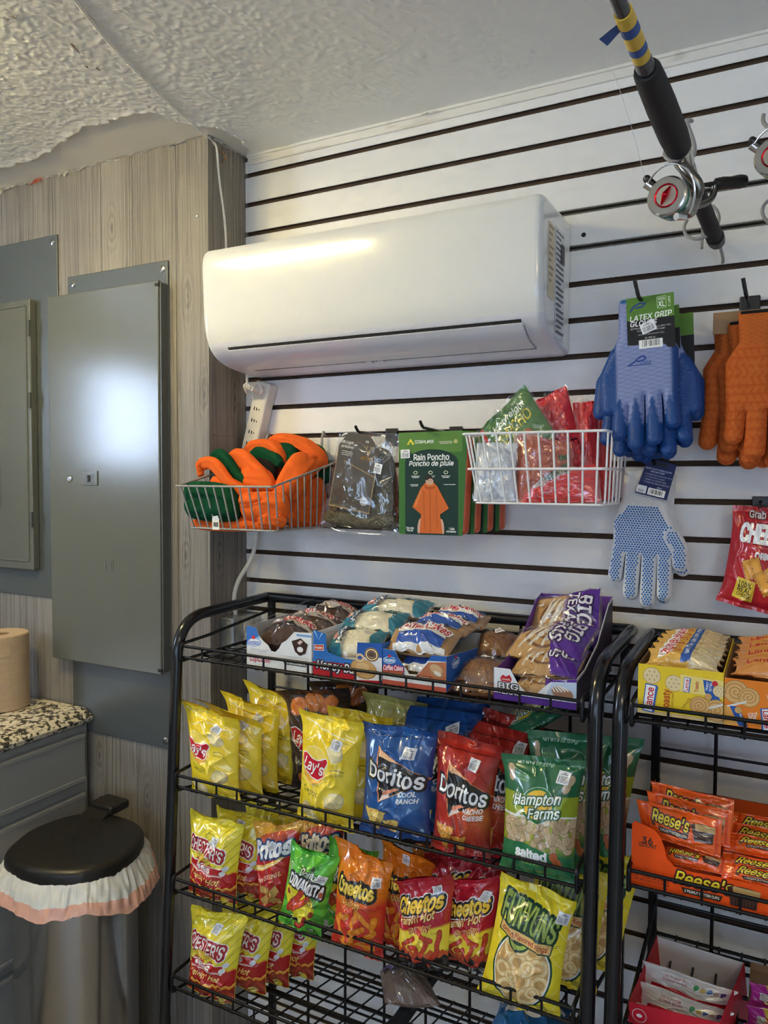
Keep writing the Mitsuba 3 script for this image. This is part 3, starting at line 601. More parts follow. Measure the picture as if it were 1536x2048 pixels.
# black bag with orange chips
design('black', 1.62, lambda x, y: blend((.012, .012, .015), (.05, .03, .03), nz(x, y, 3, 4)),
    chipshape(.2, 1.35, .17, (.74, .22, .05), 30) + chipshape(.5, 1.42, .18, (.80, .27, .06), -20) + chipshape(.75, 1.38, .15, (.72, .2, .05), 50)
    + [(ribbon.buffer(.016), (.85, .83, .8)), (ribbon, (.45, .012, .03))] + lg("Lay's", .165, .43, (.305, .865), (.95, .94, .9), (.3, 0, .02), .006, shear=12, rot=-7)
    + [(text('Barbecue', .08, .42, False, at=(.32, .5), rot=-6), (.9, .85, .7))] + chipshape(.3, .2, .17, (.70, .2, .05), 10) + chipshape(.62, .22, .16, (.75, .25, .06), 60))
design('olive', 1.62, lambda x, y: blend((.48, .44, .10), (.62, .58, .20), nz(x, y, 3, 6)), [(ribbon.buffer(.016), (.9, .88, .84)), (ribbon, (.5, .012, .03))] + lg("Lay's", .165, .43, (.305, .865), (.95, .94, .9), (.3, 0, .02), .006, shear=12, rot=-7)
    + chipshape(.6, .4, .17, (.86, .74, .4), 10))
# triangle chips, blue and red
def tri_design(name, base, dark, flav, fx, chipcol, glow):
    T1 = pg((.24, 1.23), (1.02, .86), (.30, .52)); T2 = T1.difference(affinity.scale(T1, .86, .86)); acc = pg((.24, 1.23), (.30, 1.20), (.41, .52), (.30, .52))
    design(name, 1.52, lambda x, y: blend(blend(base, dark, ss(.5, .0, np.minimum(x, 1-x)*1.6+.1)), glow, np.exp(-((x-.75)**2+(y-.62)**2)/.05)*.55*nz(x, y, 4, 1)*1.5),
        [(affinity.scale(T1, 1.05, 1.05), (.90, .30, .08)), (T1, (.012, .012, .014)), (pg((.24, 1.23), (.62, 1.05), (.27, 1.12)), (.93, .55, .30)), (pg((.30, .52), (.52, .62), (.40, .70)), (.93, .78, .70)), (pg((.36, .60), (.78, .78), (.76, .80), (.36, .66)), (.93, .35, .2))]
        + [(text('Doritos', .215, .92, at=(.52, .88), rot=-7).buffer(.028), (.012, .012, .014)), (text('Doritos', .205, .90, at=(.52, .88), rot=-7), (.95, .95, .96))]
        + [(text(a, .062, None, at=(.76, .66-.092*i), shear=8).buffer(.002), (.93, .93, .95)) for i, a in enumerate(flav)]
        + tri_chip(.22, .26, .20, 0, chipcol) + tri_chip(.52, .19, .14, 8, chipcol) + tiny(.72, .50, .22, 2, .008, .02, tuple(min(1, c*1.7+.05) for c in base), 2) + tiny(.8, .42, .2, 3, .008, .02, tuple(min(1, c*1.7+.05) for c in base), 8)
        + [(text('370' if name != 'cool' else '150', .05, at=(.80, .07)), (.8, .8, .85))] + [(pg((.05, 1.40), (.95, 1.40), (.95, 1.385), (.05, 1.385)), dark)])
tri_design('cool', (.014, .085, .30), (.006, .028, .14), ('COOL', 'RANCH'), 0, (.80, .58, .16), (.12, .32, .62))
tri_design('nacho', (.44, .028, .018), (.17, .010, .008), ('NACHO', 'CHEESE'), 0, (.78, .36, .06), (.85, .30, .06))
# peanuts
def peanut(x, y, s, rot, col):
    g = affinity.rotate(unary_union([ell(x-s*.45, y, s*.55, s*.45), ell(x+s*.45, y, s*.6, s*.5), sbox(x-s*.5, y-s*.33, x+s*.5, y+s*.33)]), rot, origin=(x, y))
    d = tuple(c*.45 for c in col); o = [(g.buffer(s*.07), d), (g, col)]
    for k in (-.22, .12): o.append((affinity.rotate(LineString([(x-s*.8, y+k*s), (x, y+k*s*.5), (x+s*.85, y+k*s)]).buffer(s*.035), rot, origin=(x, y)), tuple(c*.72 for c in col)))
    o.append((affinity.rotate(ell(x+s*.4, y+s*.22, s*.3, s*.1), rot, origin=(x, y)), tuple(min(1, c*1.25) for c in col)))
    return o
Rp = random.Random(11); pn = []
for iy in range(6):
    for ix in range(6):
        pn += peanut(.06+ix*.175+(iy % 2)*.08+Rp.uniform(-.02, .02), .44+iy*.070+Rp.uniform(-.015, .015), Rp.uniform(.088, .112), Rp.uniform(0, 180), [(.62, .46, .27), (.68, .53, .33), (.55, .39, .22)][Rp.randrange(3)])
design('peanut', 1.52, lambda x, y: blend(blend((.02, .13, .055), (.33, .42, .03), ss(1.15, .85, y)), (.02, .15, .06), ss(.5, .3, y)),
    pn + [(pg((-.1, .44), (.3, .48), (.6, .42), (1.1, .26), (1.1, -.05), (-.1, -.05)), (.022, .17, .065)), (pg((-.1, 1.0), (0, .78), (.3, .80), (.6, .83), (1.1, .80), (1.1, 1.2), (-.1, 1.2)), (.30, .38, .03)), (pg((-.1, .80), (.3, .815), (.6, .845), (1.1, .82), (1.1, .80), (.6, .825), (.3, .79), (-.1, .77)), (.85, .9, .85)), (pg((-.1, 1.07), (1.1, 1.07), (1.1, 1.6), (-.1, 1.6)), (.02, .13, .055))]
    + [(ell(.50, .95, .25, .22), (.85, .88, .8)), (ell(.50, .95, .245, .215), (.02, .17, .05)), (ell(.50, .95, .21, .185), (.90, .55, .05))]
    + [(pg((.08, 1.0), (.17, 1.13), (.17, 1.04), (.24, 1.0), (.14, .92)), (.96, .97, .9)), (ell(.22, .83, .10, .022, 35), (.96, .97, .9))] + lg('Hampton', .125, .70, (.47, 1.02), (.96, .97, .93), (.015, .10, .04), .016, shear=14, rot=5) + lg('Farms', .125, .46, (.60, .86), (.96, .97, .93), (.015, .10, .04), .016, shear=14, rot=5)
   
    + [(text('salted', .115, .50, at=(.43, .345), rot=-3).buffer(.006), (.95, .96, .95))] + [(text('ROASTED', .05, .28, False, at=(.42, .225)), (.45, .75, .15))]
    + peanut(.80, .30, .10, -60, (.58, .16, .05)) + peanut(.88, 1.22, .11, 70, (.6, .45, .27)) + peanut(.05, 1.30, .10, 100, (.6, .45, .27)) + [(text('TASTE THE', .028, None, False, at=(.22, 1.28)), (.35, .6, .15)), (text('GOODNESS', .028, None, False, at=(.22, 1.235)), (.35, .6, .15)), (text('NET WT 8 OZ (227g)', .035, .5, False, at=(.38, 1.43)), (.8, .9, .8))])
# hot fries
CY = (.84, .68, .02)
def chev(s): return s
arch = text("CHESTER'S", .20, .80, at=(.44, 1.02), curve=.28, rot=-10)
design('fries', 1.55, lambda x, y: blend(CY, (.92, .80, .06), nz(x, y, 3, 3)),
    [(LineString([(-.2+.13*i, .55), (.55+.13*i, 1.60)]).buffer(.0035), (.25, .20, .02)) for i in range(10)]
    + [(flame(.60, .06, 17, 3), (.78, .30, .03)), (flame(.575, .06, 17, 3), (.46, .012, .012)), (flame(.31, .06, 21, 5), (.88, .55, .08)), (flame(.285, .055, 21, 5), (.80, .22, .02)), (flame(.255, .05, 21, 5), (.30, .018, .012))]
    + sum([stick(.08+.13*i, .09+.05*(i % 3), .10, .038, 50+i*37, (.42, .045, .02)) for i in range(8)], [])
    + [(arch.buffer(.055), (.93, .91, .87)), (arch.buffer(.038), (.36, .012, .02)), (arch, (.93, .91, .88)), (ell(.42, .86, .20, .06, -10), (.72, .48, .05))]
    + sum([stick(.22+.055*i, .735-.008*i+.02*(i % 2), .06, .016, 60+25*(i % 3), (.50, .07, .03)) for i in range(9)], [])
    + [(rect(.04, .58, .84, .74, -7).buffer(.006), (.93, .9, .86)), (rect(.05, .59, .83, .73, -7), (.55, .012, .015)), (rect(.05, .60, .83, .606, -7), (.93, .8, .75)), (text('FRIES', .085, .36, at=(.44, .665), rot=-7).buffer(.005), (.95, .94, .92))]
    + [(text("Flamin' Hot", .105, .70, at=(.44, .475), rot=-8, shear=16), (.93, .72, .22))]
    + [(ell(.88, .70, .06, .045, 40), (.80, .82, .86)), (ell(.83, .60, .05, .045), (.83, .85, .88))]
    + [(ell(.78, .07, .085, .055), (.92, .80, .2)), (text('400', .05, .11, at=(.78, .075)), (.05, .05, .03))])
# corn chips, red and gold
FT = text('Fritos', .30, .94, at=(.50, 1.12), shear=6, rot=5)
design('corn', 1.58, lambda x, y: blend((.50, .02, .02), (.62, .34, .05), ss(1.20, 1.34, y+.1*np.sin(x*5))),
    [(ell(.5, 1.08, .62, .32, 8), (.50, .02, .02)), (ell(.55, 1.34, .40, .10, 6), (.60, .10, .05)), (pg((-.1, .86), (.3, .82), (.7, .92), (1.1, 1.16), (1.1, 1.10), (.7, .84), (.3, .73), (-.1, .74)), (.85, .55, .12)), (pg((-.1, .82), (.3, .78), (.7, .875), (1.1, 1.12), (1.1, 1.10), (.7, .855), (.3, .755), (-.1, .785)), (.95, .86, .6))]
    + [(FT.buffer(.05), (.02, .05, .16)), (FT.buffer(.012), (.95, .95, .96)), (FT, (.90, .90, .92))]
    + [(text('The ORIGINAL', .085, .68, at=(.48, .60), rot=10), (.90, .66, .42)), (text('CORN CHIPS', .03, None, False, at=(.55, .52), rot=10), (.85, .6, .4))]
    + sum([[(affinity.rotate(pg((x-.15, y+.06), (x+.15, y+.08), (x+.13, y-.06), (x-.12, y-.08)).buffer(.02), r), (.40, .18, .04)), (affinity.rotate(pg((x-.15, y+.06), (x+.15, y+.08), (x+.13, y-.06), (x-.12, y-.08)).buffer(.008), r), (.70, .42, .12))] for x, y, r in ((.30, .36, -20), (.62, .30, 30), (.25, .14, 15), (.58, .10, -15))], []))
# green rolled chips
DT = text('DINAMITA', .20, .80, at=(.56, .98), shear=0, rot=-12)
star = Polygon([(.5+math.cos(a)*(.55 if i % 2 else .36)*1.0, .62+math.sin(a)*(.42 if i % 2 else .25)) for i, a in enumerate(np.linspace(0, 2*np.pi, 19)[:-1])])
design('rolled', 1.60, lambda x, y: blend((.06, .36, .035), (.14, .58, .05), ss(.35, .65, .5+.5*np.sin(np.arctan2(y-.7, x-.5)*14))),
    [(ell(.45, .64, .42, .27, -25), (.86, .74, .03)), (ell(.10, 1.22, .075), (.9, .92, .9)), (ell(.10, 1.22, .06), (.06, .36, .035)), (text('2', .06, at=(.10, 1.22)), (.9, .92, .9))]
    + [(DT.buffer(.045), (.01, .012, .01)), (DT.buffer(.006), (.96, .96, .96))] + [(text('Doritos', .11, .42, at=(.60, 1.19), rot=-12).buffer(.012), (.01, .02, .01)), (text('Doritos', .11, .42, at=(.60, 1.19), rot=-12), (.88, .93, .85)), (pg((.55, 1.28), (.64, 1.40), (.66, 1.26)), (.05, .06, .03))]
    + stick(.34, .63, .26, .055, 52, (.52, .045, .02)) + stick(.50, .62, .22, .05, 40, (.58, .07, .025))
    + [(text('CHILE', .055, None, at=(.75, .74), rot=-6), (.10, .05, .02)), (text('LIMON', .055, None, at=(.75, .665), rot=-6), (.10, .05, .02))]
    + [(ell(.34, .36, .15, .07, -8).intersection(sbox(0, 0, 1, .37)), (.03, .22, .03)), (ell(.34, .36, .12, .055, -8).intersection(sbox(0, 0, 1, .365)), (.55, .78, .35))]
    + [(LineString([(.45, .22), (.58, .24), (.68, .32), (.70, .42)]).buffer(.045), (.36, .015, .015)), (LineString([(.46, .23), (.58, .25), (.66, .32)]).buffer(.016), (.75, .12, .06)), (ell(.17, .78, .05, .065), (.35, .07, .03)), (ell(.90, .86, .045, .055), (.45, .10, .03)), (ell(.80, .50, .05, .06), (.30, .05, .02))]
    + tiny(.82, .42, .22, 5, .012, .03, (.03, .18, .03), 4) + [(ell(.82, .20, .085, .045), (.02, .15, .02)), (text('150', .05, .10, at=(.82, .20)), (.8, .9, .6))])
# orange corn puffs
CT = text('Cheetos', .205, .80, at=(.45, 1.02), shear=8, rot=6)
design('puffs', 1.58, lambda x, y: blend((.62, .035, .02), (.80, .22, .012), ss(.72, .95, y+.12*np.sin(x*4+.5))),
    [(CT.buffer(.055), (.012, .010, .010)), (CT.buffer(.006), (.93, .62, .05)), (affinity.translate(CT, 0, .012).intersection(CT), (.96, .74, .12)), (text('Crunchy', .10, .42, at=(.42, .80), shear=14, rot=4).buffer(.010), (.25, .03, .01)), (text('Crunchy', .10, .42, at=(.42, .80), shear=14, rot=4), (.93, .55, .10))]
    + sum([stick(x, y, l, .042, r, (.84, .27, .02)) for x, y, l, r in ((.70, .62, .16, -35), (.18, .34, .15, -50), (.55, .40, .15, 25), (.80, .36, .13, 40), (.45, .24, .10, 70), (.25, .55, .12, 20), (.70, .17, .17, 5), (.35, .12, .14, -10), (.52, .58, .11, 60), (.88, .55, .10, 80))], [])
    + tiny(.80, .80, .22, 2, .008, .02, (.35, .08, .01), 3) + [(text('150', .04, at=(.82, .06)), (.85, .6, .3))])
CT2 = text('Cheetos', .24, .92, at=(.46, 1.12), shear=8, rot=5)
FH = text("Flamin' Hot", .135, .78, at=(.42, .885), shear=14, rot=10)
design('hotpuffs', 1.58, lambda x, y: blend(blend((.012, .010, .010), (.86, .68, .05), ss(.22, .34, y+.05*np.sin(x*17))), (.46, .012, .03), ss(.66, .72, y-.12*(x-.5))),
    [(flame(.30, .10, 13, 9), (.62, .10, .03)), (flame(.22, .12, 15, 4), (.016, .012, .012)), (CT2.buffer(.06), (.93, .92, .9)), (CT2.buffer(.045), (.012, .010, .010)), (CT2.buffer(.006), (.95, .62, .06)), (FH.buffer(.012), (.30, 0, .01)), (FH, (.95, .82, .30)), (text('Crunchy', .10, .45, at=(.52, .72), shear=14, rot=10).buffer(.008), (.93, .75, .25)), (text('Crunchy', .10, .45, at=(.52, .72), shear=14, rot=10), (.40, .02, .02))]
    + sum([stick(x, y, l, .036, r, (.56, .055, .025)) for x, y, l, r in ((.60, .60, .17, -28), (.88, .50, .15, 82), (.62, .36, .14, 60), (.30, .50, .13, 30), (.22, .30, .15, -40), (.45, .26, .12, 75), (.80, .26, .11, 50), (.15, .16, .12, 15), (.5, .12, .14, -20), (.38, .40, .09, 10))], [])
    + tiny(.85, .64, .18, 2, .008, .02, (.3, .2, .02), 3) + [(ell(.80, .09, .07, .05), (.85, .85, .8)), (ell(.80, .09, .062, .042), (.02, .02, .02)), (text('440', .045, .09, at=(.80, .09)), (.9, .9, .9))])
# onion rings, yellow with a round window
FU = text('FUNYUNS', .28, .86, at=(.47, 1.16), rot=-9, curve=.12)
Rr = random.Random(5); rg = []
for x, y, r in ((.30, .78, .13), (.62, .80, .15), (.42, .62, .14), (.72, .60, .16), (.22, .50, .13), (.50, .42, .17), (.78, .40, .13), (.30, .28, .13), (.62, .24, .15), (.45, .80, .11), (.58, .58, .12), (.36, .44, .10), (.70, .30, .1)): rg += rings(x, y, r, rot=Rr.uniform(-30, 30))
CW = ell(.48, .52, .40, .44)
rg = [(g.intersection(CW), c) for g, c in rg]
design('onion', 1.50, lambda x, y: blend((.84, .66, .012), (.92, .77, .05), nz(x, y, 3, 5)),
    [(LineString([(-.3+.16*i, 1.55), (.6+.16*i, .55)]).buffer(.003), (.95, .90, .45)) for i in range(10)] + [(LineString([(-.1+.16*i, .0), (.2+.16*i, .35)]).buffer(.003), (.95, .90, .45)) for i in range(7)]
    + [(CW.buffer(.045), (.012, .06, .03)), (CW.buffer(.018), (.93, .93, .88)), (CW, (.62, .38, .14))] + rg
    + [(ell(.40, .93, .17).difference(ell(.40, .93, .10)).intersection(sbox(0, 0, 1, .90)).buffer(.018), (.012, .06, .03)), (ell(.40, .93, .16).difference(ell(.40, .93, .11)).intersection(sbox(0, 0, 1, .90)), (.42, .55, .10))]
    + [(FU.buffer(.038), (.012, .05, .025)), (affinity.translate(FU, .012, -.02).buffer(.02), (.012, .05, .025)), (FU.buffer(.004), (.33, .45, .10)), (rect(.06, .86, .86, .965, -9).buffer(.02), (.012, .05, .025)), (rect(.07, .868, .85, .957, -9).buffer(.012), (.86, .55, .20)), (text('Onion Flavored Rings', .062, .72, at=(.46, .912), rot=-9), (.42, .03, .02))]
    + tiny(.88, .90, .16, 2, .008, .02, (.15, .14, .02), 3) + [(ell(.80, .09, .085, .05).difference(ell(.80, .09, .076, .042)), (.05, .05, .02)), (text('250', .05, .11, at=(.80, .09)), (.05, .05, .02)), (text('BRAND', .022, None, at=(.70, .985), rot=-6), (.1, .1, .03))] + tiny(.25, .06, .3, 2, .01, .024, (.2, .17, .03), 6))
# red cheese cracker bag
def cracker(x, y, s, rot, col=(.82, .40, .07)):
    g = affinity.rotate(unary_union([sbox(x-s, y-s, x+s, y+s)]+[ell(x-s+2*s*i/6, y+k*s, s*.11) for i in range(7) for k in (-1, 1)]+[ell(x+k*s, y-s+2*s*i/6, s*.11) for i in range(7) for k in (-1, 1)]), rot, origin=(x, y))
    return [(g.buffer(.006), (.35, .12, .02)), (g, col), (affinity.scale(g, .7, .7), tuple(min(1, c*1.12) for c in col)), (ell(x, y, s*.08), (.4, .16, .03))]
CZ = text('CHEEZ-IT', .25, .98, at=(.56, 1.10), shear=8)
design('cheese', 1.48, lambda x, y: blend((.40, .012, .022), (.55, .02, .03), nz(x, y, 3, 7)),
    [(CZ.buffer(.025), (.20, .0, .01)), (CZ.buffer(.012), (.95, .94, .92)), (text("Grab n' Go", .10, .62, at=(.50, 1.37)).buffer(.016), (.12, .03, .03)), (text("Grab n' Go", .10, .62, at=(.50, 1.37)), (.88, .86, .84)), (sbox(.06, .955, .98, .96), (.8, .45, .4)), (text('baked snack crackers', .035, .6, False, at=(.62, .92)), (.7, .3, .25)), (text('ORiGiNAL', .085, .52, at=(.60, .80)).buffer(.006), (.95, .94, .9))]
    + cracker(.32, .60, .13, 20) + cracker(.72, .62, .15, -25) + cracker(.56, .46, .15, 35) + cracker(.85, .42, .13, 10)
    + [(rect(.10, .13, .36, .42, -6).buffer(.012), (.85, .62, .06)), (text('100%', .08, .2, at=(.23, .35), rot=-6), (.05, .04, .02)), (text('REAL', .075, .2, at=(.23, .265), rot=-6), (.05, .04, .02)), (text('CHEESE', .05, .2, at=(.23, .19), rot=-6), (.05, .04, .02))])
design('bluechip', 1.5, lambda x, y: blend((.008, .06, .20), (.02, .16, .36), nz(x, y, 2, 9)), [(ell(.50, .75, .36, .26, 15), (.82, .74, .60)), (ell(.5, .75, .30, .20, 15), (.88, .80, .66)), (pg((0, 1.2), (1, 1.0), (1, 1.1), (0, 1.3)), (.85, .9, .9))])

_prep = {}
def prep(dname, with_base=True, maxe=.027, xs=.885, xo=.088):
    "the design as one sheet of non-overlapping coloured pieces: (uv, faces, colours)"
    key = (dname, with_base) if isinstance(dname, str) else None
    if key in _prep: return _prep[key]
    D_ = DES[dname] if isinstance(dname, str) else dict(A=dname[0], dec=dname[1], base=None)
    A_ = D_['A']; clipb = sbox(0, .012, 1, A_-.012); pieces = []; cover = Polygon()
    dec = [(affinity.affine_transform(g, [xs, 0, 0, 1, xo, 0]).simplify(.0014).intersection(clipb), c) for g, c in D_['dec']]
    if with_base and D_.get('crimp', True):
        cc = D_['base'](np.array([.5]), np.array([A_*.97]))[0]*.72; dec = [(sbox(0.02, A_*(.960+.0085*i), .98, A_*(.9625+.0085*i)), tuple(cc)) for i in range(4)]+dec
    for g, c in dec[::-1]:
        q = g.difference(cover)
        if not q.is_empty: pieces.append((q, c)); cover = cover.union(g)
    if with_base: pieces.append((sbox(0, 0, 1, A_).difference(cover), None))
    Vs, Fs, Cs, o = [], [], [], 0
    for g, c in pieces:
        for v, f in poly_tri(g):
            if np.ptp(v[:, 0]) > maxe or np.ptp(v[:, 1]) > maxe:
                v3, f = trimesh.remesh.subdivide_to_size(np.c_[v, np.zeros(len(v))], f, maxe, max_iter=14); v = v3[:, :2]
            Vs.append(v); Fs.append(np.asarray(f)+o); o += len(v)
            Cs.append(np.tile(c, (len(v), 1)) if c is not None else np.clip(D_['base'](v[:, 0], v[:, 1]), 0, 1))
    r = (np.concatenate(Vs), np.concatenate(Fs), np.concatenate(Cs)) if Vs else (np.zeros((0, 2)), np.zeros((0, 3), int), np.zeros((0, 3)))
    r = (np.c_[r[0][:, 0], r[0][:, 1]/A_], r[1], r[2])
    if isinstance(dname, str): _prep[key] = r
    return r
def sheet_on(S, nrm, dat, off, k, nm, material, lab=None):
    "lays a prepared sheet on a surface, with the surface's own normals"
    v, f, c = dat
    if not len(v): return
    from scipy.ndimage import map_coordinates
    gu, gv = 76, 100; uu, vv = np.meshgrid(np.linspace(0, 1, gu), np.linspace(0, 1, gv)); G = S(uu.ravel(), vv.ravel()).reshape(gv, gu, 3)
    N = np.cross(np.gradient(G, axis=1), np.gradient(G, axis=0)); N /= np.linalg.norm(N, axis=2)[..., None]+1e-12; N *= np.sign((N@nrm).mean())
    at_ = [np.clip(v[:, 1], 0, 1)*(gv-1), np.clip(v[:, 0], 0, 1)*(gu-1)]
    p, nn = (np.stack([map_coordinates(M[..., i], at_, order=1) for i in range(3)], 1) for M in (G, N)); nn /= np.linalg.norm(nn, axis=1)[:, None]+1e-12
    m = trimesh.Trimesh(p+nn*off, f, process=False)
    fn = m.face_normals; bad = (fn*nn[f[:, 0]]).sum(1) < 0; f = np.where(bad[:, None], f[:, ::-1], f)
    key = uniq(k+'__'+nm); scene[key] = {'type': 'ply', 'filename': meshkit.write_ply((m.vertices, f), False, None, c, normals=nn), 'face_normals': False, 'bsdf': {'type': 'ref', 'id': material}}
    if lab: labels[key] = {'label': lab}
    return key
def surf(quad, T_, seed, flop=0., sag=0., pinch=.11, sb=.045, st=.06, wr=1.0, side=1, bend=0.):
    TL, TR, BR, BL = [A(*q) for q in quad]
    nrm = np.cross(TR-TL, TL-BL); nrm /= np.linalg.norm(nrm); nrm = -nrm if nrm[1] > 0 and abs(nrm[1]) > abs(nrm[2]) else nrm
    if abs(nrm[2]) > abs(nrm[1]) and nrm[2] < 0: nrm = -nrm
    up = (TL+TR-BL-BR)/2; wid = np.linalg.norm(TR-TL)
    def S(u, v, s=side):
        u = np.asarray(u, float); v = np.asarray(v, float)
        vv = np.clip((v-sb)/(1-sb-st), 0, 1); du = 2*u-1
        b = np.clip(1-np.abs(2*vv**.9-1)**2.6, 0, 1)**.7; a = np.clip(1-np.abs(du)**2.3, 0, 1)**.82
        up_ = .5+(u-.5)*(1-pinch*b)
        P = (TL*(1-up_)[:, None]+TR*up_[:, None])*v[:, None]+(BL*(1-up_)[:, None]+BR*up_[:, None])*(1-v)[:, None]
        q = np.c_[u*3.2, v*4.2, np.full_like(u, seed*1.7)]
        n1 = meshkit.fbm(q, 2, seed)-.5
        r1 = 1-np.abs(2*meshkit.noise(np.c_[u*4.5+n1*1.5, v*4.5-u*2, np.full_like(u, seed+.5)], seed+3)-1)
        r2 = 1-np.abs(2*meshkit.noise(np.c_[u*7+v*5, v*6-n1*2, np.full_like(u, seed+.9)], seed+5)-1)
        e = np.exp(-vv/.13)+np.exp(-(1-vv)/.13)
        pl = meshkit.noise(np.c_[u*11, v*1.5, np.full_like(u, seed)], seed+9)-.5
        d = T_/2*a*b + wr*T_*(.16*n1*a*np.minimum(1, b*2) + .135*(r1**4)*a + .11*(r2**5)*a + .22*pl*np.minimum(e, 1)*a)
        if s < 0: d = -T_/2*a*b*.8 - wr*T_*.1*n1*a
        top = np.clip((v-.84)/.16, 0, 1)
        P = P + nrm*d[:, None] + nrm*(flop*top**1.6)[:, None] - up*(sag*(1-du**2)*v**6)[:, None] + nrm*(wr*.10*T_*np.sin(u*9+seed)*top**2)[:, None]
        if bend: P = P + nrm*(bend*(1-(2*v-1)**2))[:, None]
        return P
    return S, nrm
def bag(name, label, cat_, quad, T_, dname, seed, group=None, flop=0., sag=0., sticker=None, material='vc_gloss', n=(44, 60), k=None, wr=1.0, pinch=.11, partname='print', **kw):
    D_ = DES[dname]; A_ = D_['A']
    S, nrm = surf(quad, T_, seed, flop, sag, pinch, wr=wr, **kw)
    k = k or thing(name, label, cat_, group)
    nu, nv = n; uu, vv = np.meshgrid(np.linspace(0, 1, nu), np.linspace(0, 1, nv)); uu, vv = uu.ravel(), vv.ravel()
    F_ = (S(uu, vv, 1)-nrm*.0016).reshape(nv, nu, 3); B_ = S(uu, vv, -1).reshape(nv, nu, 3)
    col = np.zeros((len(uu), 3)); Rj = np.random.RandomState(1)
    col = D_['base'](np.clip(uu, 0, 1), vv*A_)
    sl = ((vv > .955) | (vv < .03)); stripe = (np.sin(vv*A_*900) > 0)
    mf, mb = grid_mesh(F_), grid_mesh(B_)
    if np.mean(mf.face_normals@nrm) < 0: mf.invert()
    if np.mean(mb.face_normals@nrm) > 0: mb.invert()
    cb = np.clip(col, 0, 1)
    part(k, 'bag', trimesh.Trimesh(np.vstack([mf.vertices, mb.vertices]), np.vstack([mf.faces, mb.faces+len(mf.vertices)]), process=False), material, True, color=np.vstack([cb, cb*.96]))
    sheet_on(S, nrm, prep(dname), 0.0, k, partname, material)
    if sticker:
        x, y, rot = sticker; sheet_on(S, nrm, prep((A_, barcode(x, y, .165, .15, rot, seed)), False), .0014, k, 'price_sticker', material, 'white price sticker with barcode')
    return k
def mv(q, d, top=(0, 0, 0)):
    d = A(*d); return [A(*q[0])+d+A(*top), A(*q[1])+d+A(*top), A(*q[2])+d, A(*q[3])+d]

# ---- shelf two of the left rack
Q = [(0.093,-0.35,1.067), (0.258,-0.35,1.04), (0.27,-0.372,0.868), (0.138,-0.372,0.867)]
G = 'yellow classic chip bags at the left end of the rack'
bag('chip_bag', 'yellow classic potato chip bag standing first at the left end of the second shelf', 'chip bag', Q, .060, 'classic', 1, G, flop=.020, sag=.01, sticker=(.70, 1.30, -25))
bag('chip_bag', 'second yellow classic chip bag of the left row, its top folded over toward the viewer', 'chip bag', mv(Q, (.012, .064, -.012), (.0, 0, .0)), .058, 'classic', 2, G, flop=.05, sticker=(.74, 1.36, -30))
bag('chip_bag', 'third yellow classic chip bag of the left row, behind the folded one', 'chip bag', mv(Q, (.010, .125, -.028), (.004, 0, .012)), .058, 'classic', 3, G, flop=.015, sticker=(.70, 1.38, -20))
bag('chip_bag', 'rearmost yellow classic chip bag of the left row, against the rack back', 'chip bag', mv(Q, (.018, .190, -.030), (.012, 0, .028)), .056, 'classic', 4, G, flop=.02)
Q = [(0.41,-0.35,1.087), (0.563,-0.35,1.08), (0.546,-0.372,0.86), (0.415,-0.372,0.872)]
bag('chip_bag', 'yellow classic potato chip bag in the middle of the second shelf, beside the blue bag', 'chip bag', Q, .062, 'classic', 6, flop=.012, sag=.015, sticker=(.70, 1.24, -6))
bag('chip_bag', 'yellow chip bag directly behind the middle classic bag', 'chip bag', mv(Q, (.018, .075, -.014)), .058, 'classic', 7)
bag('chip_bag', 'dull olive chip bag in the back row behind the middle classic bag', 'chip bag', mv(Q, (.045, .150, -.030), (.01, .03, .025)), .055, 'olive', 8, flop=.02)
Q2 = [(0.259,-0.2,1.068), (0.448,-0.2,1.098), (0.432,-0.21,0.855), (0.29,-0.21,0.845)]
bag('chip_bag', 'black chip bag with orange chips, between the two yellow groups', 'chip bag', Q2, .06, 'black', 9, flop=.03)
bag('chip_bag', 'black chip bag at the very back, partly hidden by the front black one', 'chip bag', mv(Q2, (.02, .075, -.015), (.01, 0, .02)), .05, 'black', 10, flop=.02)
Q = [(0.557,-0.35,1.081), (0.718,-0.35,1.085), (0.711,-0.372,0.883), (0.559,-0.372,0.871)]
G = 'blue tortilla chip bags'
bag('tortilla_chip_bag', 'blue tortilla chip bag standing at the front of the second shelf', 'chip bag', Q, .066, 'cool', 12, None, flop=.010, sticker=(.72, 1.20, -4))
bag('tortilla_chip_bag', 'second blue tortilla chip bag, behind the front one with its top fallen back', 'chip bag', mv(Q, (.028, .075, -.014), (.01, .03, .02)), .062, 'cool', 13, None, flop=-.03, sticker=(.74, 1.30, 30))
bag('tortilla_chip_bag', 'rearmost blue tortilla chip bag under the shelf above', 'chip bag', mv(Q, (.03, .150, -.028), (.0, .02, .035)), .058, 'cool', 14, None, flop=-.02)
Q = [(0.708,-0.345,1.082), (0.837,-0.345,1.068), (0.827,-0.372,0.878), (0.711,-0.372,0.875)]
bag('tortilla_chip_bag', 'red cheese tortilla chip bag standing beside the blue one', 'chip bag', Q, .064, 'nacho', 15, None, flop=-.015, sticker=(.68, 1.26, -8))
bag('tortilla_chip_bag', 'second red tortilla chip bag, behind the front red one', 'chip bag', mv(Q, (.026, .072, -.014), (.0, .02, .015)), .060, 'nacho', 16, None, flop=-.02, sticker=(.90, 1.33, -3))
bag('tortilla_chip_bag', 'rearmost dark red tortilla chip bag under the top shelf', 'chip bag', mv(Q, (.03, .145, -.026), (.005, .01, .035)), .055, 'nacho', 17, None)
Q = [(0.838,-0.345,1.064), (0.987,-0.345,1.075), (0.978,-0.378,0.871), (0.845,-0.378,0.867)]
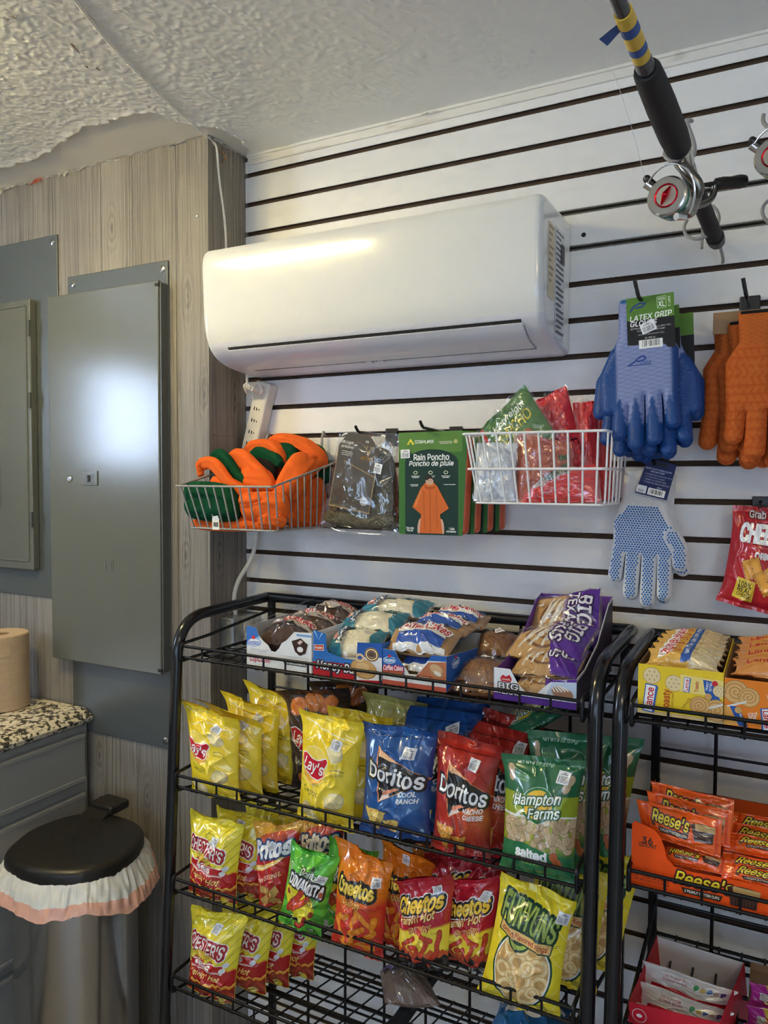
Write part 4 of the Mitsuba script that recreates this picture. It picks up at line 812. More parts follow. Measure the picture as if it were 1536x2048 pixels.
bag('peanut_bag', 'green bag of salted peanuts standing at the right end of the second shelf', 'peanut bag', Q, .064, 'peanut', 20, None, flop=.004, sticker=(.80, 1.30, -6), wr=.6)
bag('peanut_bag', 'green peanut bag behind the front one, printed top showing above it', 'peanut bag', mv(Q, (.02, .078, -.016), (.0, .01, .035)), .060, 'peanut', 21, None, wr=.6)
bag('peanut_bag', 'green peanut bag tipped over and lying upside down on top of the others', 'peanut bag', [(0.922,-0.2,1.114), (0.791,-0.26,1.021), (0.757,-0.12,1.046), (0.878,-0.1,1.109)], .045, 'peanut', 22, None, wr=.5)
bag('peanut_bag', 'rear green peanut bag seen behind the black post', 'peanut bag', mv(Q, (.05, .16, -.03), (.02, 0, .03)), .058, 'peanut', 23, None, wr=.6)

# ---- shelf three
Q = [(0.127,-0.37,0.823), (0.281,-0.37,0.822), (0.271,-0.385,0.651), (0.137,-0.385,0.649)]
F3 = 'hot fries bags on the third shelf'
bag('fries_bag', 'yellow and red hot fries bag at the front left of the third shelf', 'snack bag', Q, .058, 'fries', 30, None, sag=.02, sticker=(.62, 1.17, -5))
bag('fries_bag', 'second hot fries bag on the third shelf, just behind and right of the front one', 'snack bag', mv(Q, (.024, .062, -.013), (.0, 0, .002)), .056, 'fries', 31, None, sag=.01, sticker=(.50, 1.36, -15))
bag('fries_bag', 'rearmost hot fries bag of the third shelf, its top under the wire shelf', 'snack bag', mv(Q, (.052, .130, -.028), (.0, 0, .015)), .056, 'fries', 32, None, sag=.01)
Q = [(0.279,-0.34,0.818), (0.408,-0.34,0.846), (0.392,-0.355,0.673), (0.307,-0.355,0.644)]
bag('corn_chip_bag', 'red and gold corn chip bag leaning beside the green bag', 'snack bag', Q, .055, 'corn', 34, None, sag=.05, sticker=(.52, 1.17, -2))
bag('corn_chip_bag', 'second red corn chip bag hidden behind the leaning one and the green bag', 'snack bag', mv(Q, (.055, .075, -.014), (.01, 0, .01)), .052, 'corn', 35, None, sag=.03)
Q = [(0.403,-0.375,0.821), (0.52,-0.375,0.812), (0.487,-0.392,0.638), (0.382,-0.392,0.655)]
bag('rolled_chip_bag', 'bright green rolled tortilla chip bag tilted on the third shelf', 'snack bag', Q, .056, 'rolled', 37, None, sag=.05, sticker=(.86, 1.16, -14))
bag('rolled_chip_bag', 'second bright green bag behind the tilted one', 'snack bag', mv(Q, (.045, .075, -.015), (.0, 0, .002)), .054, 'rolled', 38, None, sag=.04)
Q = [(0.504,-0.36,0.846), (0.629,-0.36,0.816), (0.625,-0.395,0.642), (0.51,-0.395,0.651)]
bag('cheese_puff_bag', 'orange crunchy cheese snack bag in the middle of the third shelf', 'snack bag', Q, .060, 'puffs', 40, None, flop=.01, sticker=(.84, 1.22, 10))
bag('cheese_puff_bag', 'second orange crunchy snack bag, its folded top showing behind the front one', 'snack bag', mv(Q, (.055, .07, -.015), (.01, 0, .012)), .056, 'puffs', 41, None, flop=.04, sticker=(.5, 1.38, 0))
bag('cheese_puff_bag', 'rear orange crunchy snack bag in shade behind the others', 'snack bag', mv(Q, (.09, .135, -.03), (.01, 0, .02)), .054, 'puffs', 42, None)
Q = [(0.645,-0.375,0.805), (0.765,-0.375,0.846), (0.759,-0.395,0.664), (0.652,-0.395,0.656)]
bag('hot_puff_bag', 'red, yellow and black spicy crunchy snack bag at the front of the third shelf', 'snack bag', Q, .058, 'hotpuffs', 44, None, flop=.03, sticker=(.78, 1.33, 8))
bag('hot_puff_bag', 'second spicy crunchy snack bag, half hidden behind the front one', 'snack bag', mv(Q, (.075, .035, -.004), (.0, 0, .0)), .054, 'hotpuffs', 45, None, flop=.02, sticker=(.82, 1.27, -25))
bag('hot_puff_bag', 'third spicy snack bag standing in shade behind', 'snack bag', mv(Q, (.065, .105, -.02), (.0, 0, .02)), .054, 'hotpuffs', 46, None)
bag('hot_puff_bag', 'rearmost spicy snack bag behind the folded orange top', 'snack bag', mv(Q, (.012, .095, -.018), (.0, 0, .02)), .054, 'hotpuffs', 47, None)
Q = [(0.843,-0.36,0.855), (0.978,-0.36,0.836), (0.961,-0.398,0.65), (0.812,-0.398,0.646)]
bag('onion_ring_bag', 'yellow onion ring snack bag with a round window, leaning at the right shelf end', 'snack bag', Q, .066, 'onion', 50, None, sticker=(.92, 1.26, -8))
bag('onion_ring_bag', 'second yellow onion ring bag right behind the leaning one', 'snack bag', mv(Q, (.045, .07, .012), (.0, 0, .012)), .060, 'onion', 51, None, sticker=(.78, 1.36, -4))
bag('onion_ring_bag', 'third yellow onion ring bag partly behind the black post', 'snack bag', mv(Q, (.07, .14, .015), (.02, 0, .012)), .060, 'onion', 52, None)
# ---- shelf four
Q = [(0.131,-0.372,0.607), (0.29,-0.372,0.626), (0.269,-0.392,0.438), (0.139,-0.392,0.437)]
bag('fries_bag', 'hot fries bag at the front of the fourth shelf, below the other row', 'snack bag', Q, .058, 'fries', 54, None, sag=.01, sticker=(.60, 1.30, -12))
bag('fries_bag', 'second hot fries bag on the fourth shelf', 'snack bag', mv(Q, (.030, .068, -.012), (.0, 0, .002)), .056, 'fries', 55, None, sag=.01, sticker=(.40, 1.33, -12))
bag('fries_bag', 'third hot fries bag on the fourth shelf, mostly hidden', 'snack bag', mv(Q, (.048, .130, -.028), (.0, 0, .0)), .056, 'fries', 56, None)
bag('fries_bag', 'rearmost hot fries bag on the fourth shelf beside the empty wires', 'snack bag', mv(Q, (.072, .195, -.042), (.0, 0, .0)), .054, 'fries', 57, None)

# ================================================================ cartons and wrapped pastries on the top shelf
def carton(name, label, lo, hi, front, side=None, back=None, col=(.80, .80, .80), fprint=(), sprint=(), inside=(.55, .55, .54), group=None):
    "open display carton; front/side/back outlines in cm from the lower left corner, prints likewise"
    k = thing(name, label, 'carton', group); w, d, h = (hi[0]-lo[0])*100, (hi[1]-lo[1])*100, (hi[2]-lo[2])*100; t = .0011
    fr = front or sbox(0, 0, w, h); sd = side or sbox(0, 0, d, h); bk = back or sbox(0, 0, w, h)
    def sheet(g, o, ex, ey, nm, c):
        m = frame(extrude(affinity.scale(g, .01, .01, origin=(0, 0)), t), o, ex, ey); part(k, nm, m, 'vc_card', False, color=np.tile(c, (len(m.vertices), 1)))
    sheet(fr, (lo[0], lo[1]+t, lo[2]), (1, 0, 0), (0, 0, 1), 'front', col)
    sheet(sd, (hi[0]-t, lo[1], lo[2]), (0, 1, 0), (0, 0, 1), 'side', col)
    sheet(affinity.scale(sd, -1, 1, origin=(d/2, 0)), (lo[0]+t, hi[1], lo[2]), (0, -1, 0), (0, 0, 1), 'side', inside)
    sheet(bk, (lo[0], hi[1], lo[2]), (1, 0, 0), (0, 0, 1), 'back', inside)
    m = box((lo[0], lo[1], lo[2]), (hi[0], hi[1], lo[2]+t)); part(k, 'base', m, 'vc_card', False, color=np.tile(inside, (len(m.vertices), 1)))
    if fprint:
        m, c = flatprint([(g.intersection(fr), cc) for g, cc in fprint], (lo[0], lo[1]-.0001, lo[2]), (1, 0, 0), (0, 0, 1), .0003, .00004, .01); part(k, 'print', m, 'vc_card', False, color=c)
    if sprint:
        m, c = flatprint([(g.intersection(sd), cc) for g, cc in sprint], (hi[0]+.0001, lo[1], lo[2]), (0, 1, 0), (0, 0, 1), .0003, .00004, .01); part(k, 'side_print', m, 'vc_card', False, color=c)
    return k
def wrapped(name, label, cat_, quad, T_, cake, film, seed, group=None, inset=.10, cakename='cake'):
    "pastry in a clear printed wrapper: an inner pillow and a film pillow around it"
    k = thing(name, label, cat_, group); q = [A(*p) for p in quad]; c = sum(q)/4
    iq = [c+(p-c)*(1-inset) for p in q]
    S, nrm = surf(iq, T_, seed, wr=.35, sb=.0, st=.0, pinch=.0)
    def shell(S, nu, nv): 
        uu, vv = np.meshgrid(np.linspace(0, 1, nu), np.linspace(0, 1, nv)); uu, vv = uu.ravel(), vv.ravel()
        f, b = grid_mesh(S(uu, vv, 1).reshape(nv, nu, 3)), grid_mesh(S(uu, vv, -1).reshape(nv, nu, 3))
        if np.mean(f.face_normals@nrm) < 0: f.invert()
        if np.mean(b.face_normals@nrm) > 0: b.invert()
        return trimesh.Trimesh(np.vstack([f.vertices, b.vertices]), np.vstack([f.faces, b.faces+len(f.vertices)]), process=False), uu, vv
    m, uu, vv = shell(S, 26, 26); D_ = DES[cake]; col = np.clip(D_['base'](uu, vv*D_['A']), 0, 1)
    part(k, cakename, m, 'vc_matte' if cake != 'packpaper' else 'vc_gloss', True, color=np.vstack([col, col]))
    sheet_on(S, nrm, prep(cake), .0012, k, 'icing' if DES[cake]['dec'] else 'crust', 'vc_matte')
    S2, _ = surf(q, T_*1.12+.004, seed+50, wr=.9, sb=.02, st=.02, pinch=.03)
    m2, _, _ = shell(S2, 34, 34); part(k, 'wrapper', m2, 'film', True, label='clear film wrapper')
    sheet_on(S2, nrm, prep(film, False), .0004, k, 'wrapper_print', 'vc_film')
    return k
CHO = (.045, .022, .016)
# --- white cupcake carton
w, h = 16.2, 8.2
fr = pg((0, 0), (w, 0), (w, h), (12.0, h-.2), (10.2, 6.2), (8.9, 5.4), (8.2, 4.2), (7.3, 3.4), (6.3, 3.5), (5.5, 4.6), (4.2, 5.4), (3.0, 6.6), (2.5, 8.0), (0, h))
carton('cupcake_carton', 'white and blue display carton of chocolate cupcakes at the left of the top shelf', (.281, -.362, 1.161), (.443, -.085, 1.243), fr, col=(.78, .79, .80),
    fprint=[(pg((0, 4.2), (3.4, 6.2), (2.5, 8.2), (0, 8.2)), (.05, .17, .55)), (pg((0, 3.9), (3.6, 6.0), (3.3, 6.4), (0, 4.4)), (.30, .60, .85)), (ell(1.95, 4.9, 1.75, .85, 4), (.05, .15, .55)), (ell(1.95, 4.9, 1.65, .76, 4), (.88, .88, .9)), (text('Hostess', .95, 2.9, at=(1.95, 4.85), rot=4), (.04, .12, .5)), (ell(1.8, 5.9, .42, .38), (.7, .03, .05)),
        (text('CupCakes', 1.15, 5.2, at=(3.5, 1.55), shear=14, rot=2).buffer(.1), (.85, .85, .86)), (text('CupCakes', 1.15, 5.2, at=(3.5, 1.55), shear=14, rot=2), (.42, .01, .04)), (text('Chocolate', .8, 5.2, at=(12.2, 1.75)).buffer(.18), (.03, .03, .03)), (text('Chocolate', .8, 5.2, at=(12.2, 1.75)), (.9, .9, .9)),
        (sbox(12.6, 7.3, w, 7.7), (.20, .38, .68)), (pg((11.4, 6.1), (13.6, 6.9), (15.3, 5.8), (14.8, 3.9), (13.4, 3.3), (12.3, 4.0)), CHO), (ell(13.5, 4.6, .75, .55), (.85, .83, .8)), (pg((12.8, 5.9), (13.5, 6.5), (14.2, 6.3), (13.4, 5.5)), (.62, .5, .46))] + [(sbox(1, 3.5-.3*i, 6-.8*i, 3.62-.3*i), (.6, .6, .62)) for i in range(2)] + [(sbox(9, 2.9, 15.5, 3.0), (.62, .62, .64))])
design('cocoa', 1.0, lambda x, y: blend(CHO, (.085, .045, .03), nz(x, y, 6, 3)), [(LineString([(.1+.8*i/24, .5+.05*math.sin(i*2.0)) for i in range(25)]).buffer(.018), (.8, .78, .75))])
design('cupfilm', 1.0, lambda x, y: blend(CHO, CHO, x), [(sbox(.10, .32, .90, .88), (.10, .06, .05)), (pg((0, .30), (1, .30), (1, .42), (0, .42)), (.36, .30, .27)), (text('CupCakes', .26, .66, at=(.5, .60), shear=14).buffer(.02), (.62, .55, .52)), (text('CupCakes', .26, .66, at=(.5, .60), shear=14), (.40, .03, .05)), (pg((.05, .84), (.95, .84), (.95, .90), (.05, .90)), (.42, .48, .52))])
for i in range(3):
    y0 = -.350+.085*i; z0 = 1.206+.006*i
    wrapped('cupcake_pack', ['front', 'middle', 'rear'][i]+' chocolate cupcake pack in clear film inside the white cupcake carton', 'cupcake pack', [(.285, y0+.082, z0+.010), (.440, y0+.082, z0+.010), (.440, y0, z0), (.285, y0, z0)], .062, 'cocoa', 'cupfilm', 70+i, None, .06)
solo('carton_film', tube([(.2815, -.35+.013*i, 1.243+.0012*i) for i in range(20)], .0012, 4), 'film', 'torn clear film edge along the side of the cupcake carton', 'film')
# --- honey bun carton
w, h = 15.6, 8.9
fr = pg((0, 0), (w, 0), (w, h-1.1), (10.2, h-1.5), (10.0, 3.9), (7.4, 3.9), (3.6, 4.7), (3.2, 5.4), (3.0, 8.0), (2.9, 8.4), (0, h))
carton('honey_bun_carton', 'blue and red display carton of honey buns, second on the top shelf', (.4465, -.362, 1.161), (.6025, -.085, 1.250), fr, side=pg((0, 0), (27.7, 0), (27.7, 6), (0, 7.8)), col=(.03, .15, .48),
    fprint=[(sbox(0, 0, w, 2.9), (.48, .02, .03)), (pg((0, 2.6), (8, 3.2), (w, 1.6), (w, 2.8), (8, 4.6), (0, 3.4)), (.04, .17, .5)), (sbox(10.2, 3.0, w, 8), (.025, .10, .40)), (pg((9.4, 0), (w, .6), (w, 5.0), (12, 5.0)), (.78, .78, .8)), (pg((0, 9), (1.4, 7.0), (.4, 9)), (.35, .62, .85)), (pg((1.4, 7), (2.6, 8.9), (2.2, 9)), (.3, .55, .85)),
        (rect(.3, 4.9, 2.6, 6.1, 5), (.85, .83, .8)), (rect(.4, 5.0, 2.5, 6.0, 5), (.48, .05, .02)), (text('Freshley', .5, 1.8, at=(1.45, 5.5), rot=5), (.9, .85, .75))]
    + lg('Honey Buns', 1.6, 10.6, (6.3, 2.1), (.92, .92, .92), (.03, .02, .05), .22, shear=10, rot=-1) + [(ell(11.6, 2.4, 2.9, 1.9, -8), (.42, .22, .07)), (ell(11.6, 2.5, 2.7, 1.7, -8), (.62, .37, .14)), (ell(11.4, 2.8, 1.5, .8), (.75, .5, .24))] + rings(10.8, 4.5, 1.0, (.55, .38, .26)) + rings(13.4, 5.4, 1.5, (.12, .07, .05)) + [(ell(13.4, 5.4, .7, .5), (.10, .06, .04))])
design('frosted', 1.0, lambda x, y: blend((.84, .79, .62), (.60, .36, .14), ss(.03, .0, np.minimum(y, 1-y))), [])
TEAL = (.035, .20, .30)
bunfilm = [(pg((0, 0), (.30, 0), (.22, .5), (.30, 1), (0, 1)), TEAL), (pg((1, 0), (.86, 0), (.80, .4), (.90, 1), (1, 1)), TEAL), (pg((0, .90), (1, .90), (1, 1), (0, 1)), TEAL), (rect(.04, .35, .16, .80, 8), (.85, .8, .75)), (rect(.05, .36, .15, .79, 8), (.45, .03, .02)), (text('Freshley', .08, .36, at=(.10, .58), rot=98), (.9, .85, .75)), (text('Honey Bun', .09, .62, at=(.235, .52), rot=90).buffer(.016), (.01, .02, .06)), (text('Honey Bun', .09, .62, at=(.235, .52), rot=90), (.92, .92, .92)), (ell(.66, .62, .05, .05), (.3, .3, .28)), (ell(.66, .62, .04, .04), (.8, .78, .7))]
design('bunfilm', 1.0, lambda x, y: blend(TEAL, TEAL, x), bunfilm)
wrapped('honey_bun_pack', 'front frosted honey bun in teal film lying in the blue carton', 'pastry', [(0.424,-0.245,1.221), (0.562,-0.245,1.234), (0.594,-0.35,1.207), (0.46,-0.35,1.19)], .045, 'frosted', 'bunfilm', 80, None, .1)
wrapped('honey_bun_pack', 'middle frosted honey bun of the pile in the blue carton', 'pastry', [(0.401,-0.155,1.241), (0.569,-0.155,1.256), (0.587,-0.25,1.227), (0.422,-0.25,1.215)], .045, 'frosted', 'bunfilm', 81, None, .1)
wrapped('honey_bun_pack', 'topmost frosted honey bun at the back of the pile', 'pastry', [(0.414,-0.075,1.263), (0.593,-0.075,1.27), (0.6,-0.16,1.251), (0.42,-0.16,1.239)], .045, 'frosted', 'bunfilm', 82, None, .1)
wrapped('honey_bun_pack', 'honey bun lying at the bottom of the blue carton behind the cut front', 'pastry', [(.455, -.24, 1.195), (.595, -.24, 1.195), (.595, -.352, 1.190), (.455, -.352, 1.190)], .04, 'frosted', 'bunfilm', 83, None, .1)
# --- coffee cake carton
w, h = 13.1, 6.7
fr = pg((0, 0), (w, 0), (w, h), (10.2, h-.1), (8.0, 3.6), (7.2, 2.6), (5.6, 2.5), (4.9, 3.4), (3.2, 5.4), (2.6, 6.6), (0, h))
logo = lambda x, y, s: [(ell(x, y, 1.45*s, .72*s, 5), (.75, .78, .85)), (ell(x, y, 1.35*s, .62*s, 5), (.05, .2, .5)), (text('Hostess', .7*s, 2.2*s, at=(x, y), rot=5), (.92, .92, .94)), (ell(x, y+.8*s, .34*s, .3*s), (.62, .03, .05))]
carton('coffee_cake_carton', 'blue, white and red display carton of coffee cakes in the middle of the top shelf', (.604, -.362, 1.162), (.735, -.13, 1.2285), fr, side=pg((0, 0), (23, 0), (23, 4.5), (0, 6.65)), col=(.80, .80, .80),
    fprint=[(pg((0, 2.6), (4.6, 2.0), (4.6, 7), (0, 7)), (.03, .12, .42)), (pg((0, 2.2), (3.8, 1.8), (4.8, 3.0), (0, 3.0)), (.45, .12, .06)), (sbox(0, 0, w, .9), (.50, .10, .06)), (sbox(0, .9, w, 2.0), (.80, .80, .80)), (pg((7.0, 2.2), (w, 2.2), (w, 5.6), (9.6, 5.2)), (.50, .17, .08)), (pg((8.2, 5.4), (w, 5.7), (w, 7), (8.2, 7)), (.03, .12, .42)), (sbox(7.2, 1.7, 10.2, 2.6), (.28, .06, .03)), (text('Cinnamon', .3, 2.2, at=(8.7, 2.3)), (.8, .7, .6)), (text('Streusel', .3, 2.0, at=(8.7, 1.95)), (.8, .7, .6)),
        (ell(11.2, 3.8, 1.5, 1.2, -20), (.42, .22, .10)), (ell(11.1, 4.1, 1.3, .8, -20), (.62, .40, .22)), (ell(11.4, 3.3, .8, .4, -20), (.8, .72, .6))] + logo(1.5, 4.7, .95) + lg('Coffee Cakes', .95, 4.2, (2.3, 3.3), (.92, .9, .9), (.45, .02, .04), .12, shear=10, rot=4),
    sprint=[(sbox(0, 0, 23, 7), (.03, .12, .42)), (pg((0, 0), (23, 0), (23, 2.5), (12, 3.4), (3, .8)), (.45, .14, .08))] + logo(4.5, 4.6, 1.3) + lg('Coffee Cakes', 1.7, 11, (14.5, 2.7), (.45, .02, .05), (.85, .8, .8), .16, shear=10, rot=2))
design('streusel', 1.0, lambda x, y: blend((.36, .19, .07), (.52, .31, .13), nz(x, y, 9, 4)), [])
cof = [(pg((.10, 0), (.86, 0), (.90, .34), (.14, .34)), (.025, .09, .40)), (pg((.05, .0), (.95, .0), (.95, .10), (.05, .10)), (.70, .72, .76)), (pg((.14, .34), (.9, .34), (.88, .42), (.16, .42)), (.80, .78, .75)), (text('Coffee Cakes', .22, .80, at=(.52, .56), shear=12).buffer(.03), (.84, .82, .80)), (text('Coffee Cakes', .22, .80, at=(.52, .56), shear=12), (.50, .03, .05)), (sbox(.50, .40, .54, .82), (.80, .78, .75)), (pg((.35, .80), (.95, .80), (.93, .92), (.37, .92)), (.03, .10, .38)), (ell(.55, .86, .03), (.5, .03, .05))]
design('cofilm', 1.0, lambda x, y: blend(CHO, CHO, x), cof)
wrapped('coffee_cake_pack', 'front coffee cake pack lying across the blue coffee cake carton', 'pastry', [(0.566,-0.235,1.243), (0.726,-0.235,1.256), (0.736,-0.352,1.224), (0.601,-0.352,1.222)], .045, 'streusel', 'cofilm', 85, None, .06)
wrapped('coffee_cake_pack', 'middle coffee cake pack of the pile', 'pastry', [(0.581,-0.15,1.243), (0.727,-0.15,1.25), (0.723,-0.235,1.238), (0.578,-0.235,1.232)], .045, 'streusel', 'cofilm', 86, None, .06)
wrapped('coffee_cake_pack', 'rear coffee cake pack by the rack back', 'pastry', [(0.584,-0.075,1.251), (0.722,-0.075,1.252), (0.73,-0.15,1.238), (0.593,-0.15,1.235)], .045, 'streusel', 'cofilm', 87, None, .06)
wrapped('coffee_cake_pack', 'coffee cake pack inside the carton behind its cut front', 'pastry', [(.612, -.23, 1.195), (.728, -.23, 1.195), (.728, -.352, 1.188), (.612, -.352, 1.188)], .036, 'streusel', 'cofilm', 88, None, .06)
# --- big soft cookies in plain film
design('cookie', 1.0, lambda x, y: blend((.17, .075, .028), (.33, .16, .06), nz(x, y, 9, 4)), [(LineString([(.5+.1*math.cos(a), .5+.1*math.sin(a)), (.5+(.25+.1*(i%3))*math.cos(a+.3), .5+(.25+.1*(i%3))*math.sin(a+.3))]).buffer(.012), (.10, .04, .015)) for i, a in enumerate(np.linspace(0, 6.0, 11))])
design('pricelab', 1.0, lambda x, y: blend(CHO, CHO, x), [(rect(.40, .60, .66, .74, 8), (.82, .82, .82)), (rect(.44, .64, .62, .68, 8), (.4, .4, .42))])
for lab, qd, sd in (('brown cookie pack lying lowest behind the rail, between the coffee cakes and the purple carton', [(0.73,-0.27,1.173), (0.826,-0.27,1.183), (0.843,-0.355,1.169), (0.738,-0.355,1.162)], 90), ('brown cookie pack with a price label, second in the pile', [(0.73,-0.255,1.197), (0.831,-0.255,1.203), (0.843,-0.345,1.184), (0.74,-0.345,1.18)], 91), ('brown cookie pack at the top of the pile, leaning by the glazed buns', [(0.708,-0.12,1.23), (0.803,-0.12,1.231), (0.82,-0.215,1.199), (0.733,-0.215,1.199)], 92)):
    wrapped('cookie_pack', lab, 'cookie', qd, .038, 'cookie', 'pricelab', sd, None, .14, 'cookie')
# --- glazed buns and their carton
w, h = 14.6, 5.6
fr = pg((0, 0), (w, 0), (w, h-.3), (10.6, h-1.0), (9.0, 3.2), (7.6, 1.7), (6.2, 1.6), (4.4, 3.2), (3.0, h), (0, h))
sdp = pg((0, 0), (30, 0), (30, 15.0), (26, 14.2), (16, 8.2), (6, 5.6), (0, 5.2))
PUR = (.07, .018, .21)
carton('glazed_bun_carton', 'white and purple display carton with a tall back holding glazed cinnamon buns', (.826, -.362, 1.164), (.972, -.062, 1.220), fr, sdp, pg((0, 0), (14.6, 0), (14.6, 15.2), (0, 14.8)), col=(.78, .80, .84), inside=(.13, .05, .30),
    fprint=[(sbox(0, 0, w, 1.2), (.08, .025, .24)), (pg((8, 5), (w, 5.6), (w, 4.7), (9.5, 4.2)), (.09, .03, .27)), (pg((9.2, 1.4), (w, 1.4), (w, 4.6), (10.4, 4.2)), (.52, .62, .78)), (pg((1.2, 3.9), (1.7, 4.5), (2.2, 4.2), (2.9, 4.6), (3.3, 3.9), (3.1, 3.3), (1.4, 3.3)), (.48, .02, .03)), (text('Cloverhill', .35, 1.5, at=(2.25, 3.75)), (.8, .6, .55))]
    + lg('BIG', 1.0, 3.6, (2.7, 2.55), (.85, .85, .88), (.03, .03, .05), .16) + lg('TEXAS', .8, 4.2, (2.8, 1.55), (.85, .85, .88), (.03, .03, .05), .14) + [(ell(12.2, 2.6, 1.9, 1.1, -14), (.33, .18, .12))] + [(affinity.rotate(sbox(10.3+.5*i, 2.5, 10.5+.5*i, 4.6), 30+8*i).intersection(ell(12.2, 2.6, 1.9, 1.1, -14)), (.85, .83, .8)) for i in range(7)] + [(text('680g', .4, None, at=(12.3, 4.9), rot=-8), (.8, .8, .85))],
    sprint=[(sbox(0, 0, 30, 16), (.05, .04, .06)), (pg((0, 4.8), (6, 5.2), (16, 7.8), (26, 13.8), (30, 14.6), (30, 15.2), (0, 15.2)), (.6, .58, .56))])
ic = [(LineString([(.1+.06*i, .15+.1*(i % 3)), (.3+.05*i, .85-.08*(i % 2))]).buffer(.020), (.84, .80, .72)) for i in range(11)]
spi = [(LineString([(.45+(.04+.36*t)*math.cos(13*t), .5+(.04+.40*t)*math.sin(13*t)) for t in np.linspace(0, 1, 60)]).buffer(.024), (.20, .09, .04))]
design('glazed', 1.0, lambda x, y: blend((.50, .26, .08), (.66, .42, .18), nz(x, y, 5, 4)), spi+ic)
BT = [(pg((.60, 0), (1, 0), (1, 1), (.60, 1), (.56, .6)), (.085, .02, .26)), (text('BIG', .17, .55, at=(.82, .56), rot=-90).buffer(.025), (.03, .01, .08)), (text('BIG', .17, .55, at=(.82, .56), rot=-90), (.85, .83, .88)), (text('TEXAS', .14, .72, at=(.64, .56), rot=-90).buffer(.022), (.03, .01, .08)), (text('TEXAS', .14, .72, at=(.64, .56), rot=-90), (.85, .83, .88)), (text('CINNAMON', .04, .45, at=(.535, .62), rot=-90), (.35, .25, .5)), (ell(.14, .70, .05, .035), (.8, .78, .75)), (text('2', .05, at=(.14, .80)), (.85, .83, .8))]
design('texfilm', 1.0, lambda x, y: blend(PUR, PUR, x), BT)
wrapped('glazed_bun', 'glazed cinnamon bun in purple film standing upright against the back of its carton', 'pastry', [(0.818,-0.085,1.302), (0.959,-0.095,1.337), (0.974,-0.15,1.223), (0.807,-0.15,1.223)], .040, 'glazed', 'texfilm', 95, None, .10, 'bun')
wrapped('glazed_bun', 'glazed cinnamon bun in purple film lying below the upright one', 'pastry', [(0.808,-0.155,1.246), (0.972,-0.155,1.268), (0.964,-0.285,1.227), (0.811,-0.285,1.219)], .046, 'glazed', 'texfilm', 96, None, .10, 'bun')
wrapped('glazed_bun', 'glazed cinnamon bun second from the bottom of the purple carton', 'pastry', [(0.823,-0.2,1.212), (0.966,-0.2,1.234), (0.968,-0.335,1.209), (0.841,-0.335,1.202)], .044, 'glazed', 'texfilm', 97, None, .10, 'bun')
wrapped('glazed_bun', 'lowest glazed cinnamon bun showing through the cut front of the purple carton', 'pastry', [(0.839,-0.25,1.182), (0.959,-0.25,1.195), (0.96,-0.352,1.181), (0.849,-0.352,1.173)], .040, 'glazed', 'texfilm', 98, None, .10, 'bun')
# --- left over on the fourth shelf
design('rye', 1.0, lambda x, y: blend((.16, .10, .07), (.30, .22, .17), nz(x, y, 5, 4)), [])
design('bigfilm', 1.0, lambda x, y: blend(PUR, PUR, x), [(pg((0, .62), (.8, .62), (.9, 1), (0, 1)), (.05, .02, .13)), (text('BIG', .17, .45, at=(.45, .86)).buffer(.02), (.30, .25, .40)), (text('TEXAS', .15, .6, at=(.45, .69)).buffer(.02), (.30, .25, .40)), (text('BIG', .17, .45, at=(.45, .86)), (.03, .015, .07)), (text('TEXAS', .15, .6, at=(.45, .69)), (.03, .015, .07)), (rect(.40, .40, .55, .48), (.25, .22, .2)), (rect(.58, .39, .70, .47), (.25, .22, .2))])
wrapped('wrapped_bun', 'single dark bun in purple film lying on the empty wires of the fourth shelf', 'pastry', [(0.513,-0.2,0.479), (0.624,-0.2,0.507), (0.707,-0.3,0.522), (0.578,-0.3,0.485)], .055, 'rye', 'bigfilm', 99, None, .06, 'bun')
Q = [(0.809,-0.25,0.543), (0.95,-0.25,0.576), (0.971,-0.4,0.583), (0.816,-0.4,0.555)]
bag('blue_chip_bag', 'blue chip bag lying at the bottom right of the fourth shelf', 'snack bag', Q, .06, 'bluechip', 58)
solo('shelf_strip', rbox((.600, -.40, .447), (.624, -.10, .470), .002), 'dark_void', 'dark strip lying beside the blue bag on the fourth shelf', 'strip', False)

# ================================================================ goods on the right rack
def lance(x, y, s, rot, bg=None):
    o = [(rect(x-2.6*s, y-1.0*s, x+2.6*s, y+1.0*s).buffer(.12*s), (.06, .12, .38)), (rect(x-2.5*s, y-.95*s, x+2.5*s, y+.95*s), (.88, .88, .86)), (pg((x-2.5*s, y-.95*s), (x+2.5*s, y-1.25*s), (x+2.5*s, y-.78*s), (x-2.5*s, y-.70*s)), (.06, .12, .38)), (text('Lance', 1.25*s, 4.2*s, at=(x, y+.1*s)), (.52, .02, .03))]
    return [(affinity.rotate(g, rot, origin=(x, y)), c) for g, c in o]
def swirl(x, y, r):
    o = [(ell(x, y, r), (.42, .22, .06)), (ell(x, y, r*.93), (.70, .42, .16))]
    o += [(LineString([(x+r*.8*t*math.cos(16*t), y+r*.8*t*math.sin(16*t)) for t in np.linspace(.08, 1, 60)]).buffer(r*.05), (.48, .25, .07))]; return o
def rcracker(x, y, r):
    o = [(ell(x, y, r), (.50, .32, .10)), (ell(x, y, r*.93), (.80, .65, .36))]
    for i in range(7):
        a = i*1.0472; q = 0 if i == 6 else .55*r; o.append((ell(x+q*math.cos(a), y+q*math.sin(a), r*.08, r*.10), (.40, .28, .10)))
    return o
YEL = (.83, .60, .03)
w, h = 12.5, 7.6
